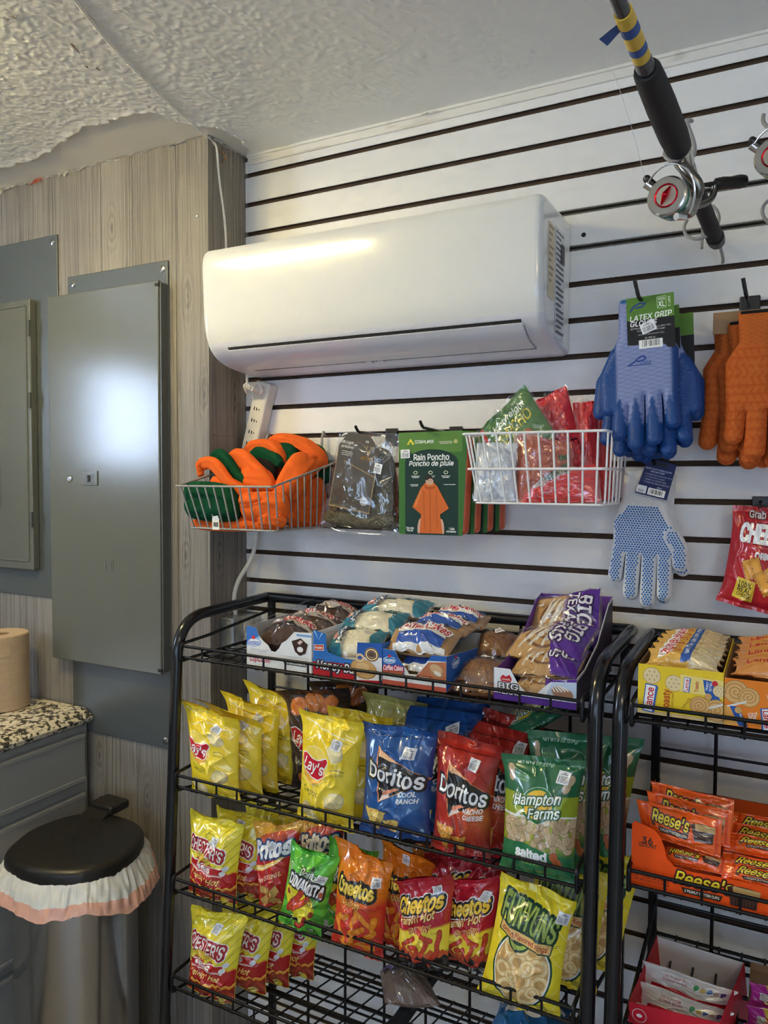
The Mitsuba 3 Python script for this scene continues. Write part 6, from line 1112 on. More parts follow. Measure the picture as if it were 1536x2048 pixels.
# ================================================================ packs hanging between the baskets
hook('peg_hook', 'black peg hook carrying the lighted beanies in clear bags', .437, g9, -.165, .012)
hook('peg_hook', 'black peg hook carrying the green poncho cards', .603, g9, -.185, .012, rise=.004)
mat('heather', proc(lambda p, n, uv: mix((.07, .066, .046), (.34, .31, .22), smoothstep(.5, .75, noise(p.x*650, p.y*650, p.z*650)))), .95, spec=.1, bump=knitbump, bs=.002)
def cap_pack(label, q, sd, card):
    k = thing('beanie_pack', label, 'packaged hat'); q = [A(*p) for p in q]
    L_ = lambda u, v: (q[0]*(1-u)+q[1]*u)*v+(q[3]*(1-u)+q[2]*u)*(1-v)
    m, uv = roundpillow([L_(.20, .86), L_(.84, .86), L_(.97, .07), L_(.05, .07)], .034, sd, .3); part(k, 'beanie', m, 'heather', True, uv=uv, label='olive heather knitted beanie')
    for zz, hh in ((.06, .16),): m, uv = roundpillow([L_(.05, zz+hh), L_(.97, zz+hh), L_(.98, zz), L_(.04, zz)], .040, sd+1, .2); part(k, 'beanie_cuff', m, 'heather', True, uv=uv)
    if card:
        o = L_(.16, .26)+A(0, -.026, 0); ex = L_(.84, .19)-L_(.16, .26); ey = L_(.28, .95)-L_(.16, .26)
        wv = 10.5; hv = 17.0; ex, ey = ex, ey
        cut = pg((0, 0), (wv, .0), (wv+.6, hv-3), (wv-2.4, hv), (2.6, hv), (.6, hv-3)); tan = (.46, .32, .16); dk = (.085, .074, .062)
        ln = lambda x0, y0, x1, y1, r=.05: LineString([(x0, y0), (x1, y1)]).buffer(r)
        sh = [(cut, dk), (ln(.2, .2, wv-.1, .2, .14).intersection(cut), tan), (ln(wv-.05, .2, wv+.3, hv-5, .10).intersection(cut), tan), (ln(.15, .2, .5, hv-5, .07).intersection(cut), tan), (ln(2.4, hv-6.4, wv+.2, hv-8.8, .09).intersection(cut), tan),
              (text('HS Light', .62, 3.0, at=(2.7, hv-2.2)), (.72, .70, .68)), (text('LIGHTED BEANIE', .5, 3.3, at=(2.8, hv-3.2)), (.72, .70, .68)), (text('OS', .45, .8, at=(7.6, hv-1.4)), (.7, .7, .7)), (text('HOT SHOT', .78, 3.2, at=(8.2, hv-5.0)).buffer(.06), (.05, .04, .03)), (text('HOT SHOT', .78, 3.2, at=(8.2, hv-5.0)), (.60, .30, .05)),
              (ell(8.8, 2.6, .95), (.75, .75, .73)), (ell(8.8, 2.6, .80), dk), (ell(8.8, 2.6, .68), (.72, .72, .70)), (unary_union([sbox(8.4, 2.2+.3*i, 9.2, 2.3+.3*i) for i in range(3)]), dk), (ell(5.0, 6.6, 1.0, 1.3), (.10, .08, .07)), (ell(5.0, 7.2, .12), (.9, .9, .85)), (text('BUY AND HUNT WARM', .22, 2.6, False, at=(2.2, .6)), (.5, .45, .4))]
        sh += [(LineString([(8.2, hv-4), (7.8, hv-3.0), (7.2, hv-2.6)]).buffer(.10), tan), (LineString([(8.4, hv-4), (8.8, hv-3.0), (9.4, hv-2.6)]).buffer(.10), tan), (ell(8.3, hv-3.9, .35, .6), tan), (LineString([(7.8, hv-3.0), (7.9, hv-2.3)]).buffer(.08), tan), (LineString([(8.8, hv-3), (8.7, hv-2.3)]).buffer(.08), tan)]
        sh += tiny(2.6, hv-4.2, 2.8, 3, .16, .34, (.6, .58, .56), 3) if False else [(sbox(1.6, hv-4.3-.4*i, 4.4+.3*(i % 2), hv-4.16-.4*i), (.55, .53, .5)) for i in range(3)]
        m, c = flatprint(sh, o, ex, ey, 0, .00006, .01); part(k, 'header_card', m, 'vc_card', False, color=c, label='brown printed header card')
        m, c = flatprint(barcode(0, 0, 1.9, 2.2, -4, 9), o+ex/np.linalg.norm(ex)*.094+ey/np.linalg.norm(ey)*.105+A(0, -.004, 0), ex, ey, 0, .0001, .01); part(k, 'price_sticker', m, 'vc_card', False, color=c)
    S2, nrm = surf(q, .062, sd+5, wr=1.1, sb=.02, st=.02, pinch=.02)
    uu, vv = np.meshgrid(np.linspace(0, 1, 36), np.linspace(0, 1, 40)); f = grid_mesh(S2(uu.ravel(), vv.ravel(), 1).reshape(40, 36, 3)); b = grid_mesh(S2(uu.ravel(), vv.ravel(), -1).reshape(40, 36, 3)); b.invert()
    part(k, 'wrapper', cat([f, b]), 'film', True, label='clear plastic bag')
cap_pack('clear bag with an olive heather lighted beanie and brown card, hanging beside the beanie basket', [(0.381,-0.15,1.658), (0.533,-0.15,1.65), (0.527,-0.145,1.425), (0.317,-0.145,1.436)], 3, True)
cap_pack('second clear bag with an olive beanie, hanging behind the front one on its hook', [(0.356,-0.085,1.665), (0.516,-0.085,1.654), (0.507,-0.08,1.429), (0.305,-0.08,1.441)], 5, False)
GRN, DGR = (.045, .15, .035), (.010, .035, .032)
mat('poncho_orange', proc(lambda p, n, uv: mix((.42, .06, .02), (.62, .11, .03), noise(p.x*60, p.y*60, p.z*30))), .35, spec=.5)
def poncho(label, x, y, z, w, h, skew, sd, front=True):
    k = thing('poncho_pack', label, 'packaged poncho')
    ex, ey = A(1, .02*sd, skew*.2), A(skew, 0, 1); W, H = w*100, h*100
    m = rbox((.004, -.0125, .002), (w+.007, .014, h-.012), .010, 2)
    M = np.eye(4); M[:3, 0], M[:3, 2], M[:3, 3] = ex/np.linalg.norm(ex), ey/np.linalg.norm(ey), (x, y, z); m.apply_transform(M)
    part(k, 'poncho', m, 'poncho_orange', 40, label='folded orange poncho')
    OR = (.62, .14, .03); SK = (.60, .38, .28)
    cape = pg((W*.50, H*.55), (W*.62, H*.47), (W*.80, H*.26), (W*.66, H*.20), (W*.70, H*.015), (W*.34, H*.015), (W*.36, H*.20), (W*.22, H*.27), (W*.36, H*.46))
    sh = [(sbox(0, 0, W, H), GRN), (sbox(0, H*.80, W, H), (.10, .22, .05)), (shapely.union(sbox(W*.10, 0, W*.94, H*.70), ell(W*.52, H*.70, W*.42, H*.13)), DGR)]
    if front:
        sh += [(pg((W*.13, H*.88), (W*.19, H*.94), (W*.25, H*.88)).difference(ell(W*.19, H*.89, W*.022)), (.85, .70, .06)), (text('COGHLANS', H*.030, W*.30, at=(W*.41, H*.905)), (.85, .86, .85)), (text('Rain Poncho', H*.058, W*.56, at=(W*.52, H*.755)), (.88, .88, .88)), (text('Poncho de pluie', H*.048, W*.70, at=(W*.52, H*.695), shear=10), (.88, .88, .88)),
            (ell(W*.90, H*.90, W*.03), (.5, .48, .2)), (sbox(W*.64, H*.895, W*.85, H*.903), (.5, .52, .4)), (sbox(W*.66, H*.88, W*.85, H*.888), (.5, .52, .4))]
        for i in range(3):
            cx = W*(.27+.24*i); sh += [(ell(cx, H*.605, W*.035, H*.018).difference(ell(cx, H*.605, W*.022, H*.010)), (.55, .56, .42)), (sbox(cx-W*.07, H*.567, cx+W*.07, H*.574), (.7, .72, .7)), (sbox(cx-W*.05, H*.553, cx+W*.05, H*.560), (.7, .72, .7))]
        sh += [(sbox(W*.18, H*.485, W*.32, H*.492), (.6, .62, .6)), (sbox(W*.20, H*.472, W*.31, H*.479), (.6, .62, .6)), (sbox(W*.72, H*.485, W*.90, H*.492), (.6, .62, .6)), (text('One size', H*.020, W*.13, at=(W*.18, H*.065)), (.85, .86, .85)), (text('fits all', H*.020, W*.10, at=(W*.18, H*.040)), (.85, .86, .85)), (text('Taille', H*.020, W*.09, at=(W*.84, H*.065)), (.85, .86, .85)), (text('universelle', H*.020, W*.15, at=(W*.83, H*.040)), (.85, .86, .85)),
            (ell(W*.335, H*.085, W*.03, H*.075, -8), SK), (ell(W*.695, H*.085, W*.03, H*.075, 8), SK), (cape, OR), (LineString([(W*.50, H*.5), (W*.51, H*.02)]).buffer(W*.006), (.40, .08, .02)), (LineString([(W*.40, H*.43), (W*.42, H*.05)]).buffer(W*.006), (.46, .09, .02)), (LineString([(W*.60, H*.43), (W*.62, H*.08)]).buffer(W*.006), (.46, .09, .02)), (LineString([(W*.36, H*.42), (W*.27, H*.28)]).buffer(W*.012), (.75, .24, .07)),
            (ell(W*.50, H*.47, W*.085, H*.03), (.45, .09, .02)), (ell(W*.49, H*.525, W*.055, H*.045), SK), (ell(W*.485, H*.553, W*.060, H*.026), (.03, .02, .015)), (ell(W*.51, H*.515, W*.050, H*.032), SK), (sbox(W*.475, H*.528, W*.495, H*.532), (.1, .05, .04)), (sbox(W*.515, H*.528, W*.535, H*.532), (.1, .05, .04)), (ell(W*.508, H*.513, W*.008, H*.008), (.5, .3, .22)), (sbox(W*.492, H*.502, W*.525, H*.505), (.45, .18, .15)), (pg((W*.44, H*.50), (W*.50, H*.485), (W*.58, H*.50), (W*.57, H*.47), (W*.45, H*.47)), (.70, .20, .05))]
        sh += barcode(W*.11, H*.79, W*.15, H*.085, 2, 4)
    m, c = flatprint(sh, A(x, y-.0135, z), ex, ey, 0, .00005, .01); part(k, 'card', m, 'vc_card', False, color=c, label='printed green card')
    bk = box((0, -.0132, 0), (w, -.0124, h)); bk.apply_transform(M); part(k, 'card_board', bk, 'vc_card', False, color=np.tile(GRN, (len(bk.vertices), 1)))
poncho('green rain poncho card hanging in front, showing a person in an orange poncho', .540, -.152, 1.4335, .146, .218, .045, 0)
poncho('second rain poncho pack behind the front card, orange edge showing', .551, -.116, 1.435, .146, .218, .03, 1, False)
poncho('third rain poncho pack on the hook', .566, -.080, 1.437, .146, .216, .02, 2, False)
poncho('rearmost rain poncho pack, closest to the slatwall', .580, -.044, 1.439, .146, .215, .01, 3, False)
# ================================================================ white basket of ponchos
wirebasket('poncho_basket', 'white wire basket holding red and white folded ponchos', .716, .990, -.245, -.016, 1.506, 1.640, 1.642, .020, 'white_wire', .0021, 10, 6, mid=1.572)
RD2 = (.66, .022, .025)
design('redpack', 1.2, lambda x, y: blend(RD2, (.78, .05, .05), nz(x, y, 5, 3)), [])
design('lightpack', 1.15, lambda x, y: blend((.06, .15, .035), (.10, .22, .06), nz(x, y, 3, 2)), [(sbox(0, 0, .06, 1.15), RD2), (text('Lightweight', .12, .72, at=(.52, .92), rot=0), (.88, .88, .86)), (text('PONCHO', .20, .74, at=(.53, .68)).buffer(.012), (.05, .12, .03)), (text('PONCHO', .20, .74, at=(.53, .68)), (.75, .62, .06)), (pg((.1, 0), (.9, 0), (.75, .45), (.5, .52), (.2, .40)), (.45, .10, .05)), (ell(.5, .45, .10, .09), (.5, .33, .24)), (text('COGHLANS', .05, .3, at=(.03, .3), rot=90), (.8, .7, .7))])
design('photopack', 1.1, lambda x, y: blend((.36, .07, .04), (.55, .15, .08), nz(x*2, y, 4, 3)), [(pg((0, 0), (.45, 0), (1, .50), (1, .72), (.55, .40)), (.05, .13, .04)), (text('Lightweight', .09, .5, at=(.74, .36), rot=40), (.85, .85, .82)), (rect(.80, .74, .98, .83, 12), (.04, .12, .04)), (pg((0, 0), (.30, 0), (.6, .30), (.5, .38)), (.62, .62, .58))])
design('whitefold', 1.3, lambda x, y: blend((.74, .77, .80), (.56, .60, .65), nz(x, y, 4, 3)), [(sbox(.35, .62, .38, .74), (.15, .15, .15)), (sbox(.40, .62, .42, .74), (.15, .15, .15)), (sbox(.45, .62, .48, .74), (.15, .15, .15)), (sbox(.5, .62, .52, .74), (.15, .15, .15))])
def pp(lab, q, T_, d, sd): 
    k = bag('folded_poncho', lab, 'packaged poncho', q, T_, d, sd, None, n=(34, 34), wr=1.1, material='vc_film', pinch=.02)
    S2, nrm = surf(q, T_*1.1+.006, sd+3, wr=1.6, sb=.01, st=.01, pinch=0); uu, vv = np.meshgrid(np.linspace(-.03, 1.03, 30), np.linspace(-.03, 1.03, 30))
    part(k, 'wrapper', grid_mesh(S2(uu.ravel(), vv.ravel(), 1).reshape(30, 30, 3)), 'film', True, label='clear film wrapper')
pp('green and red lightweight poncho pack tilted at the left of the white basket', [(0.708,-0.15,1.642), (0.811,-0.15,1.741), (0.879,-0.165,1.641), (0.785,-0.165,1.526)], .030, 'lightpack', 150)
pp('red folded poncho pack tilted behind, second from the left', [(0.814,-0.105,1.709), (0.882,-0.105,1.74), (0.927,-0.12,1.591), (0.846,-0.12,1.551)], .034, 'redpack', 151)
pp('red folded poncho standing upright toward the right of the white basket', [(0.893,-0.09,1.707), (0.94,-0.09,1.709), (0.952,-0.1,1.508), (0.902,-0.1,1.507)], .036, 'redpack', 152)
pp('red folded poncho at the right end of the white basket', [(0.93,-0.05,1.711), (0.96,-0.05,1.706), (0.969,-0.06,1.512), (0.931,-0.06,1.511)], .034, 'redpack', 153)
pp('white folded poncho pressed against the front wires at the left', [(0.729,-0.2,1.625), (0.812,-0.2,1.623), (0.813,-0.212,1.509), (0.727,-0.212,1.509)], .028, 'whitefold', 154)
pp('poncho pack with a red picture and green stripe in the middle of the white basket', [(0.809,-0.185,1.641), (0.915,-0.185,1.622), (0.918,-0.205,1.514), (0.813,-0.205,1.512)], .026, 'photopack', 155)
pp('red and white folded poncho lying low at the front of the white basket', [(0.837,-0.195,1.549), (0.961,-0.195,1.58), (0.974,-0.21,1.511), (0.822,-0.21,1.507)], .030, 'redpack', 156)
# ================================================================ gloves
from scipy.spatial import Delaunay
def fingers(spec):
    return unary_union([LineString([(x0, y0), (x1, y1)]).buffer(r, 10) for x0, y0, x1, y1, r in spec])
HAND = unary_union([Polygon([(-.036, 0), (.036, 0), (.038, -.055), (.052, -.085), (.052, -.150), (-.050, -.150), (-.052, -.085), (-.038, -.055)]).buffer(.004),
    fingers([(-.040, -.14, -.046, -.198, .0125), (-.0135, -.14, -.016, -.222, .0135), (.014, -.14, .015, -.228, .0135), (.040, -.14, .042, -.212, .0130)])]).buffer(-.0015).buffer(.0015)
THUMB = LineString([(.044, -.085), (.062, -.12), (.060, -.168)]).buffer(.0145, 10)
def soft(poly, T_, h=.0036, R_=.016, bendf=None):
    "soft glove from an outline: thickness swells away from the edge"
    b = np.concatenate([np.array(shapely.segmentize(r, h).coords)[:-1] for g in getattr(poly, 'geoms', [poly]) for r in [g.exterior]+list(g.interiors)])
    x0, y0, x1, y1 = poly.bounds; gx, gy = np.meshgrid(np.arange(x0, x1, h), np.arange(y0, y1, h)); gx = gx+(np.arange(gx.shape[0]) % 2)[:, None]*h/2
    g = np.c_[gx.ravel(), gy.ravel()]; inn = shapely.contains_xy(poly.buffer(-h*.5), g[:, 0], g[:, 1]); pts = np.vstack([b, g[inn]])
    tri = Delaunay(pts).simplices; c = pts[tri].mean(1); tri = tri[shapely.contains_xy(poly, c[:, 0], c[:, 1])]
    d = shapely.distance(shapely.points(pts), poly.boundary); d[:len(b)] = 0; z = T_/2*np.sqrt(np.clip(1-(1-np.minimum(d/R_, 1))**2, 0, 1))
    v1, v2 = np.c_[pts, z], np.c_[pts, -z]
    a = pts[tri]; cw = np.cross(a[:, 1]-a[:, 0], a[:, 2]-a[:, 0]) < 0; tri[cw] = tri[cw][:, ::-1]
    return trimesh.Trimesh(np.vstack([v1, v2]), np.vstack([tri, tri[:, ::-1]+len(pts)]), process=False), np.vstack([pts, pts]), poly
def hang(m, o, rot=0, sx=1.0, yaw=0.0, curl=0.0, lean=0.0, sy=1.0):
    "glove mesh (xy plane, +z front) to the wall: x right, y up, z toward the viewer"
    v = np.array(m.vertices)*[sx, sy, 1]; v[:, 2] += curl*np.clip(-v[:, 1]-.11, 0, 1)**2*8
    r = math.radians(rot); v[:, :2] = v[:, :2]@np.array([[math.cos(r), math.sin(r)], [-math.sin(r), math.cos(r)]])
    w = np.c_[v[:, 0]*math.cos(yaw)+v[:, 2]*math.sin(yaw), -v[:, 2]*math.cos(yaw)+v[:, 0]*math.sin(yaw)+lean*v[:, 1], v[:, 1]]+np.asarray(o)
    f = m.faces if sx > 0 else m.faces[:, ::-1]
    return trimesh.Trimesh(w, f, process=False)
def ribs(x, y, base, dark, top, bot, f=900): t = (.5+.5*np.sin(x*f))[:, None]**2; k = ((y < top) & (y > bot))[:, None]; return np.where(k, base*(1-.45*t)+dark*.45*t, base)
hook('peg_hook', 'black peg hook with turned up tip carrying the blue latex gloves', 1.050, g6, -.195, .030, 'black_gloss', .0035, dx=-.016, rise=-.006)
BLUE, LBL = A(.006, .050, .21), A(.23, .28, .54)
hand1 = unary_union([HAND, THUMB]); gm, gp, gpoly = soft(hand1, .022)
def blue_col(p, sx, seed):
    x, y = p[:, 0], p[:, 1]; tip = -.178-.022*np.cos(x*230+seed); k = ss(tip-.003, tip+.003, y)*ss(.047, .043, np.abs(x)+np.clip(-.10-y, 0, 1)*.12*0)
    c = BLUE*(1-k[:, None])+LBL*k[:, None]; kn = .85+.15*np.sin(x*1500)[:, None]; return np.clip(np.where(k[:, None] > .5, c*kn, c), 0, 1)
mat('vc_latex', VC, .45, spec=.4, bump=lambda p, n, uv: noise(p.x*450, p.y*450, p.z*450), bs=.0012)
for i, (x, y, z, r, sx, front, lab) in enumerate([
        (1.036, -.168, 1.895, 2, -1, True, 'light blue knit glove with blue latex fingers hanging foremost under the green card'), (1.034, -.145, 1.880, 6, 1, False, 'blue latex palm glove behind the foremost one, thumb to the right'),
        (1.040, -.122, 1.882, -4, -1, False, 'third blue latex glove of the bunch on the hook'), (1.048, -.100, 1.878, 3, 1, False, 'fourth blue latex glove of the bunch on the hook'),
        (1.060, -.076, 1.875, -3, -1, False, 'fifth blue latex glove of the bunch, hanging toward the wall'), (1.066, -.054, 1.872, -7, 1, False, 'rearmost blue latex glove of the bunch, nearest the slatwall')]):
    k = thing('latex_glove', lab, 'glove')
    c = blue_col(gp, sx, 1.2*i) if front or i in (3, 5) else np.where(((gp[:, 1] > -.10-.02*np.sin(gp[:, 0]*60+i)))[:, None], LBL*(.85+.15*np.sin(gp[:, 0]*1500))[:, None], BLUE)
    part(k, 'glove', hang(gm, (x, y, z-.014), r*1.4, sx*1.06, 0, .12+.05*(i % 2), .03, 1.14), 'vc_latex', True, color=np.clip(c, 0, 1))
    cuffm = rbox((-.038, -.004, -.010), (.038, .004, .010), .004); cuffm.apply_transform(trimesh.transformations.rotation_matrix(0, (0, 0, 1)))
    part(k, 'cuff_edge', hang(cuffm, (x, y, z-.014), r*1.4, sx), 'vc_latex', 30, color=np.tile((.02, .12, .30), (len(cuffm.vertices), 1)), label='dark blue cuff edge') if False else part(k, 'cuff_edge', hang(cuffm, (x, y, z-.014), r*1.4, sx), 'vc_latex', True, color=np.tile((.02, .12, .30), (len(cuffm.vertices), 1)), label='dark blue cuff edge')
    if front:
        sw = [(LineString([(-2.2, -9.9), (-1.2, -9.3), (-.4, -8.6), (.3, -8.4), (.7, -8.8), (.2, -9.2), (-.7, -9.3)]).buffer(.16), (.03, .06, .25)), (LineString([(-2.4, -10.0), (-.4, -9.95), (1.6, -9.95)]).buffer(.09), (.03, .06, .25)), (text('OMAR', .5, 1.9, at=(.7, -9.55), shear=14), (.05, .10, .32))]
        m, c = flatprint(sw, (x, y-.0115, z-.034), (1, 0, .03), (0, .03, 1), .0002, .0001, .01); part(k, 'logo', m, 'vc_card', False, color=c, label='printed blue logo')
    # header card folded over the cuff
    cd = thing('glove_card', 'green and black latex grip glove card hanging on the hook' if front else ['', 'second', 'third', 'fourth', 'fifth', 'rearmost'][i]+' green glove card on the hook, only its edge showing', 'card') if i % 2 == 0 else None
    if cd:
        W, H = 8.2, 9.6; gr, bk = (.10, .22, .035), (.014, .014, .016)
        sh = [(sbox(0, 0, W, H), bk), (sbox(0, H*.57, W, H), gr)]
        if front:
            sh += [(LineString([(.7, 7.2), (1.3, 8.0), (2.4, 8.5), (3.3, 8.3), (2.8, 7.8), (1.7, 7.7)]).buffer(.17), (.03, .07, .20)), (sbox(5.3, 7.1, 6.9, 9.2).difference(sbox(5.38, 7.18, 6.82, 9.12)), (.6, .75, .45)), (text('SIZE', .4, 1.2, at=(6.1, 8.75)), (.85, .9, .8)), (text('XL', .95, 1.2, at=(6.1, 7.85)), (.9, .92, .88)), (text('X-LARGE', .4, 1.8, at=(7.4, 8.1), rot=90), (.7, .82, .55)),
                   (text('LATEX GRIP', .95, 7.2, at=(4.2, 5.95), shear=10, rot=2), (.92, .92, .92)), (text('GLOVES', .9, 4.6, at=(2.9, 4.85), shear=10, rot=1), (.92, .92, .92)), (text('SUPERIOR GRIP EXCELLENT FIT', .26, 7.0, False, at=(4.1, 3.95)), (.7, .7, .7)), (text('PUNCTURE RESISTANT', .26, 4.8, False, at=(4.2, 3.45)), (.7, .7, .7)), (text('MAJOR WORK IMPORTS INC.', .2, 4.6, False, at=(4.2, 2.75)), (.6, .6, .6)), (text('GL-200-XL', .25, 1.8, at=(4.0, 2.1)), (.8, .8, .8))] + [(sbox(2.0, .2, 6.1, 1.75), (.88, .88, .86))] + [(sbox(2.6+.28*j, .55, 2.6+.28*j+.07+.09*((j*7) % 3)/2, 1.65), (.05, .05, .05)) for j in range(11)]
            sh += [(affinity.translate(affinity.scale(affinity.rotate(g, 18, origin=(0, 0)), 1, 1), 3.7, 4.0), c_) for g, c_ in barcode(0, 0, 2.6, 1.9, 0, 3)]
        m, c = flatprint(sh, A(x-.022, y-.0135, z-.108), (1, 0, .05), (0, 0, 1), 0, .00006, .01); part(cd, 'card', m, 'vc_card', False, color=c)
        bb = box((0, -.0132, 0), (.082, -.0126, .096)); bb.apply_translation((x-.022, y, z-.108)); bb.apply_transform(trimesh.transformations.rotation_matrix(-.05, (0, 1, 0), (x-.022, y, z-.108))); part(cd, 'board', bb, 'vc_card', False, color=np.tile(gr, (len(bb.vertices), 1)))
# orange gloves
hook('peg_hook', 'black peg hook on a black bracket carrying the orange gloves', 1.207, g6, -.135, .032, 'black_gloss', .0035, rise=-.010)
part('peg_hook_003', 'bracket', rbox((1.190, -.012, g6-.034), (1.226, -.0005, g6+.014), .003), 'black_plastic', 20)
ORH = unary_union([Polygon([(-.045, 0), (.045, 0), (.042, -.05), (.062, -.085), (.066, -.165), (-.062, -.165), (-.064, -.085), (-.042, -.05)]).buffer(.006), fingers([(-.050, -.15, -.054, -.214, .0165), (-.017, -.15, -.019, -.240, .0175), (.018, -.15, .019, -.246, .0175), (.051, -.15, .054, -.228, .0165)])]).buffer(-.002).buffer(.002)
om, op, opoly = soft(ORH, .028, .0038, .018)
def org_col(p):
    x, y = p[:, 0], p[:, 1]; b = np.tile(A(.56, .135, .030), (len(x), 1)); q = np.abs(np.sin(x*260+np.sin(y*260)*.9))*np.abs(np.sin(y*200)); k = (q < .28)&(y < -.06)
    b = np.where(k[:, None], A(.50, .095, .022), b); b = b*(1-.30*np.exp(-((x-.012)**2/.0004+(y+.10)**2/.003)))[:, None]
    return np.clip(ribs(x, y, b, A(.30, .06, .015), .01, -.055, 1250), 0, 1)
for i, (x, y, z, r, lab) in enumerate([(1.245, -.128, 1.846, 0, 'foremost orange knitted glove with criss cross grip at the right edge'), (1.226, -.100, 1.836, 3, 'second orange knitted glove in the bunch'), (1.210, -.075, 1.836, -3, 'third orange knitted glove in the bunch'), (1.198, -.048, 1.850, 2, 'rearmost orange knitted glove, its cuff showing at the left'), (1.275, -.085, 1.83, -4, 'orange knitted glove of the bunch farthest right')]):
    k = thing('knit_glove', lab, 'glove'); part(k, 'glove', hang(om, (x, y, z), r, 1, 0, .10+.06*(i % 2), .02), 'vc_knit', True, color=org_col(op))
    cf = rbox((-.047, -.003, -.012), (.047, .003, .012), .004); part(k, 'cuff_edge', hang(cf, (x, y, z+.002), r), 'knit_black', 30, label='black cuff edge')
solo('glove_tag', rbox((1.150, -.090, 1.822), (1.30, -.086, 1.862), .001), 'wood_edge', 'cardboard tag behind the cuffs of the orange gloves', 'tag')
# white dotted gloves
hook('peg_hook', 'black peg hook with a bracket carrying the white dotted gloves', 1.052, g10, -.095, .010)
WHT = A(.74, .74, .74)
WH_ = unary_union([Polygon([(-.036, 0), (.036, 0), (.038, -.06), (.058, -.12), (.058, -.165), (-.050, -.165), (-.052, -.105), (-.038, -.06)]).buffer(.004), fingers([(-.043, -.155, -.048, -.212, .0135), (-.0145, -.155, -.017, -.243, .0145), (.015, -.155, .016, -.256, .0145), (.043, -.155, .046, -.240, .0135)])]).buffer(-.0015).buffer(.0015)
TH_ = LineString([(.056, -.125), (.071, -.15), (.0735, -.178)]).buffer(.0145, 10)
wm, wp, wpoly = soft(WH_, .020); tm, tp, tpoly = soft(TH_, .022)
def dots(poly, region, T_, R_=.016, s=.0053):
    pts = []
    x0, y0, x1, y1 = poly.bounds; j = 0; y = y0
    while y < y1:
        x = x0+(s/2 if j % 2 else 0)
        while x < x1: pts.append((x, y)); x += s
        y += s*.866; j += 1
    pts = np.array(pts); g = poly.buffer(-.0048).intersection(region); pts = pts[shapely.contains_xy(g, pts[:, 0], pts[:, 1])]
    d = shapely.distance(shapely.points(pts), poly.boundary); z = T_/2*np.sqrt(np.clip(1-(1-np.minimum(d/R_, 1))**2, 0, 1))
    a = np.arange(7)*2*np.pi/7; V, F = [], []
    for (x, y), zz in zip(pts, z):
        o = len(V); V += [(x+0.00225*math.cos(t), y+0.00225*math.sin(t), zz+.0002) for t in a]+[(x, y, zz+.0013)]; F += [[o+i, o+(i+1) % 7, o+7] for i in range(7)]
    return trimesh.Trimesh(V, F, process=False)
reg = pg((-.030, -.072), (.028, -.072), (.056, -.115), (.060, -.30), (-.075, -.30), (-.052, -.105))
mat('dot_blue', (.016, .13, .40), .5, spec=.4)
for i, (x, y, z, r, sx, lab) in enumerate([(1.034, -.078, 1.572, -2, 1, 'white knitted glove with blue dots hanging in front'), (1.048, -.050, 1.564, -6, 1, 'second white dotted glove behind the front one')]):
    k = thing('dotted_glove', lab, 'glove'); c = ribs(wp[:, 0], wp[:, 1], np.tile(WHT, (len(wp), 1)), A(.5, .5, .5), .01, -.068, 1300)
    part(k, 'glove', hang(wm, (x, y, z), r, sx), 'vc_knit', True, color=c); part(k, 'thumb', hang(tm, (x, y-.006, z), r, sx), 'vc_knit', True, color=np.tile(WHT, (len(tp), 1)))
    kd = part(k, 'grip_dots', hang(cat([dots(wpoly, reg.difference(TH_.buffer(.001)), .020)]), (x, y, z), r, sx), 'dot_blue', True, label='raised blue grip dots'); labels[kd]['kind'] = 'stuff'
    kd = part(k, 'thumb_dots', hang(dots(tpoly, sbox(-1, -1, 1, 1), .022), (x, y-.006, z), r, sx), 'dot_blue', True, label='raised blue dots on the thumb'); labels[kd]['kind'] = 'stuff'
cd = thing('glove_card', 'tilted dark blue card over the cuff of the white dotted gloves', 'card')
nv = (.012, .018, .085); W, H = 6.0, 6.9
sh = [(pg((0, 0), (W, 0), (W, H), (.6, H+.1)), nv), (pg((2.0, H-.2), (4.6, H-.2), (4.2, H-1.0), (2.4, H-1.0)), (.02, .02, .03)), (text('HEAVY DUTY WORK GLOVE', .30, 4.8, at=(3.1, 5.2)), (.45, .5, .7)), (text('PVC DOT GRIP', .3, 2.6, at=(3.1, 4.7)), (.5, .55, .75))] + [(text(t, .24, None, False, at=(.9, 4.1-.52*i), anchor='l'), (.4, .45, .66)) for i, t in enumerate(('* REVERSIBLE FOR LONG WEAR', '* PVC DOT BOTH SIDES', '* CHEMICAL RESISTANCE', '* FIRMNESS GRIP & COMFORT'))] + [(text('Size L', .24, None, at=(4.2, 1.9)), (.6, .62, .8)), (sbox(.1, .25, 1.9, 1.7), (.82, .82, .84)), (sbox(2.2, .25, 5.4, 1.6), (.86, .85, .82))] + [(sbox(2.6+.22*j, .55, 2.66+.22*j+.05*(j % 3), 1.4), (.05, .05, .05)) for j in range(11)] + [(sbox(.4+.16*j, .4, .46+.16*j, .95), (.1, .1, .1)) for j in range(7)]
M_ = math.radians(-14); m, c = flatprint(sh, A(1.018, -.0995, 1.528), (math.cos(M_), 0, math.sin(M_)), (0, 0, 1), 0, .00006, .01); part(cd, 'card', m, 'vc_card', False, color=c)
bb = extrude(affinity.scale(pg((0, 0), (W, 0), (W, H), (.6, H+.1)), .01, .01, origin=(0, 0)), .0006); part(cd, 'board', frame(bb, A(1.018, -.0985, 1.528), (math.cos(M_), 0, math.sin(M_)), (0, 0, 1)), 'vc_card', False, color=np.tile(nv, (len(bb.vertices), 1)))
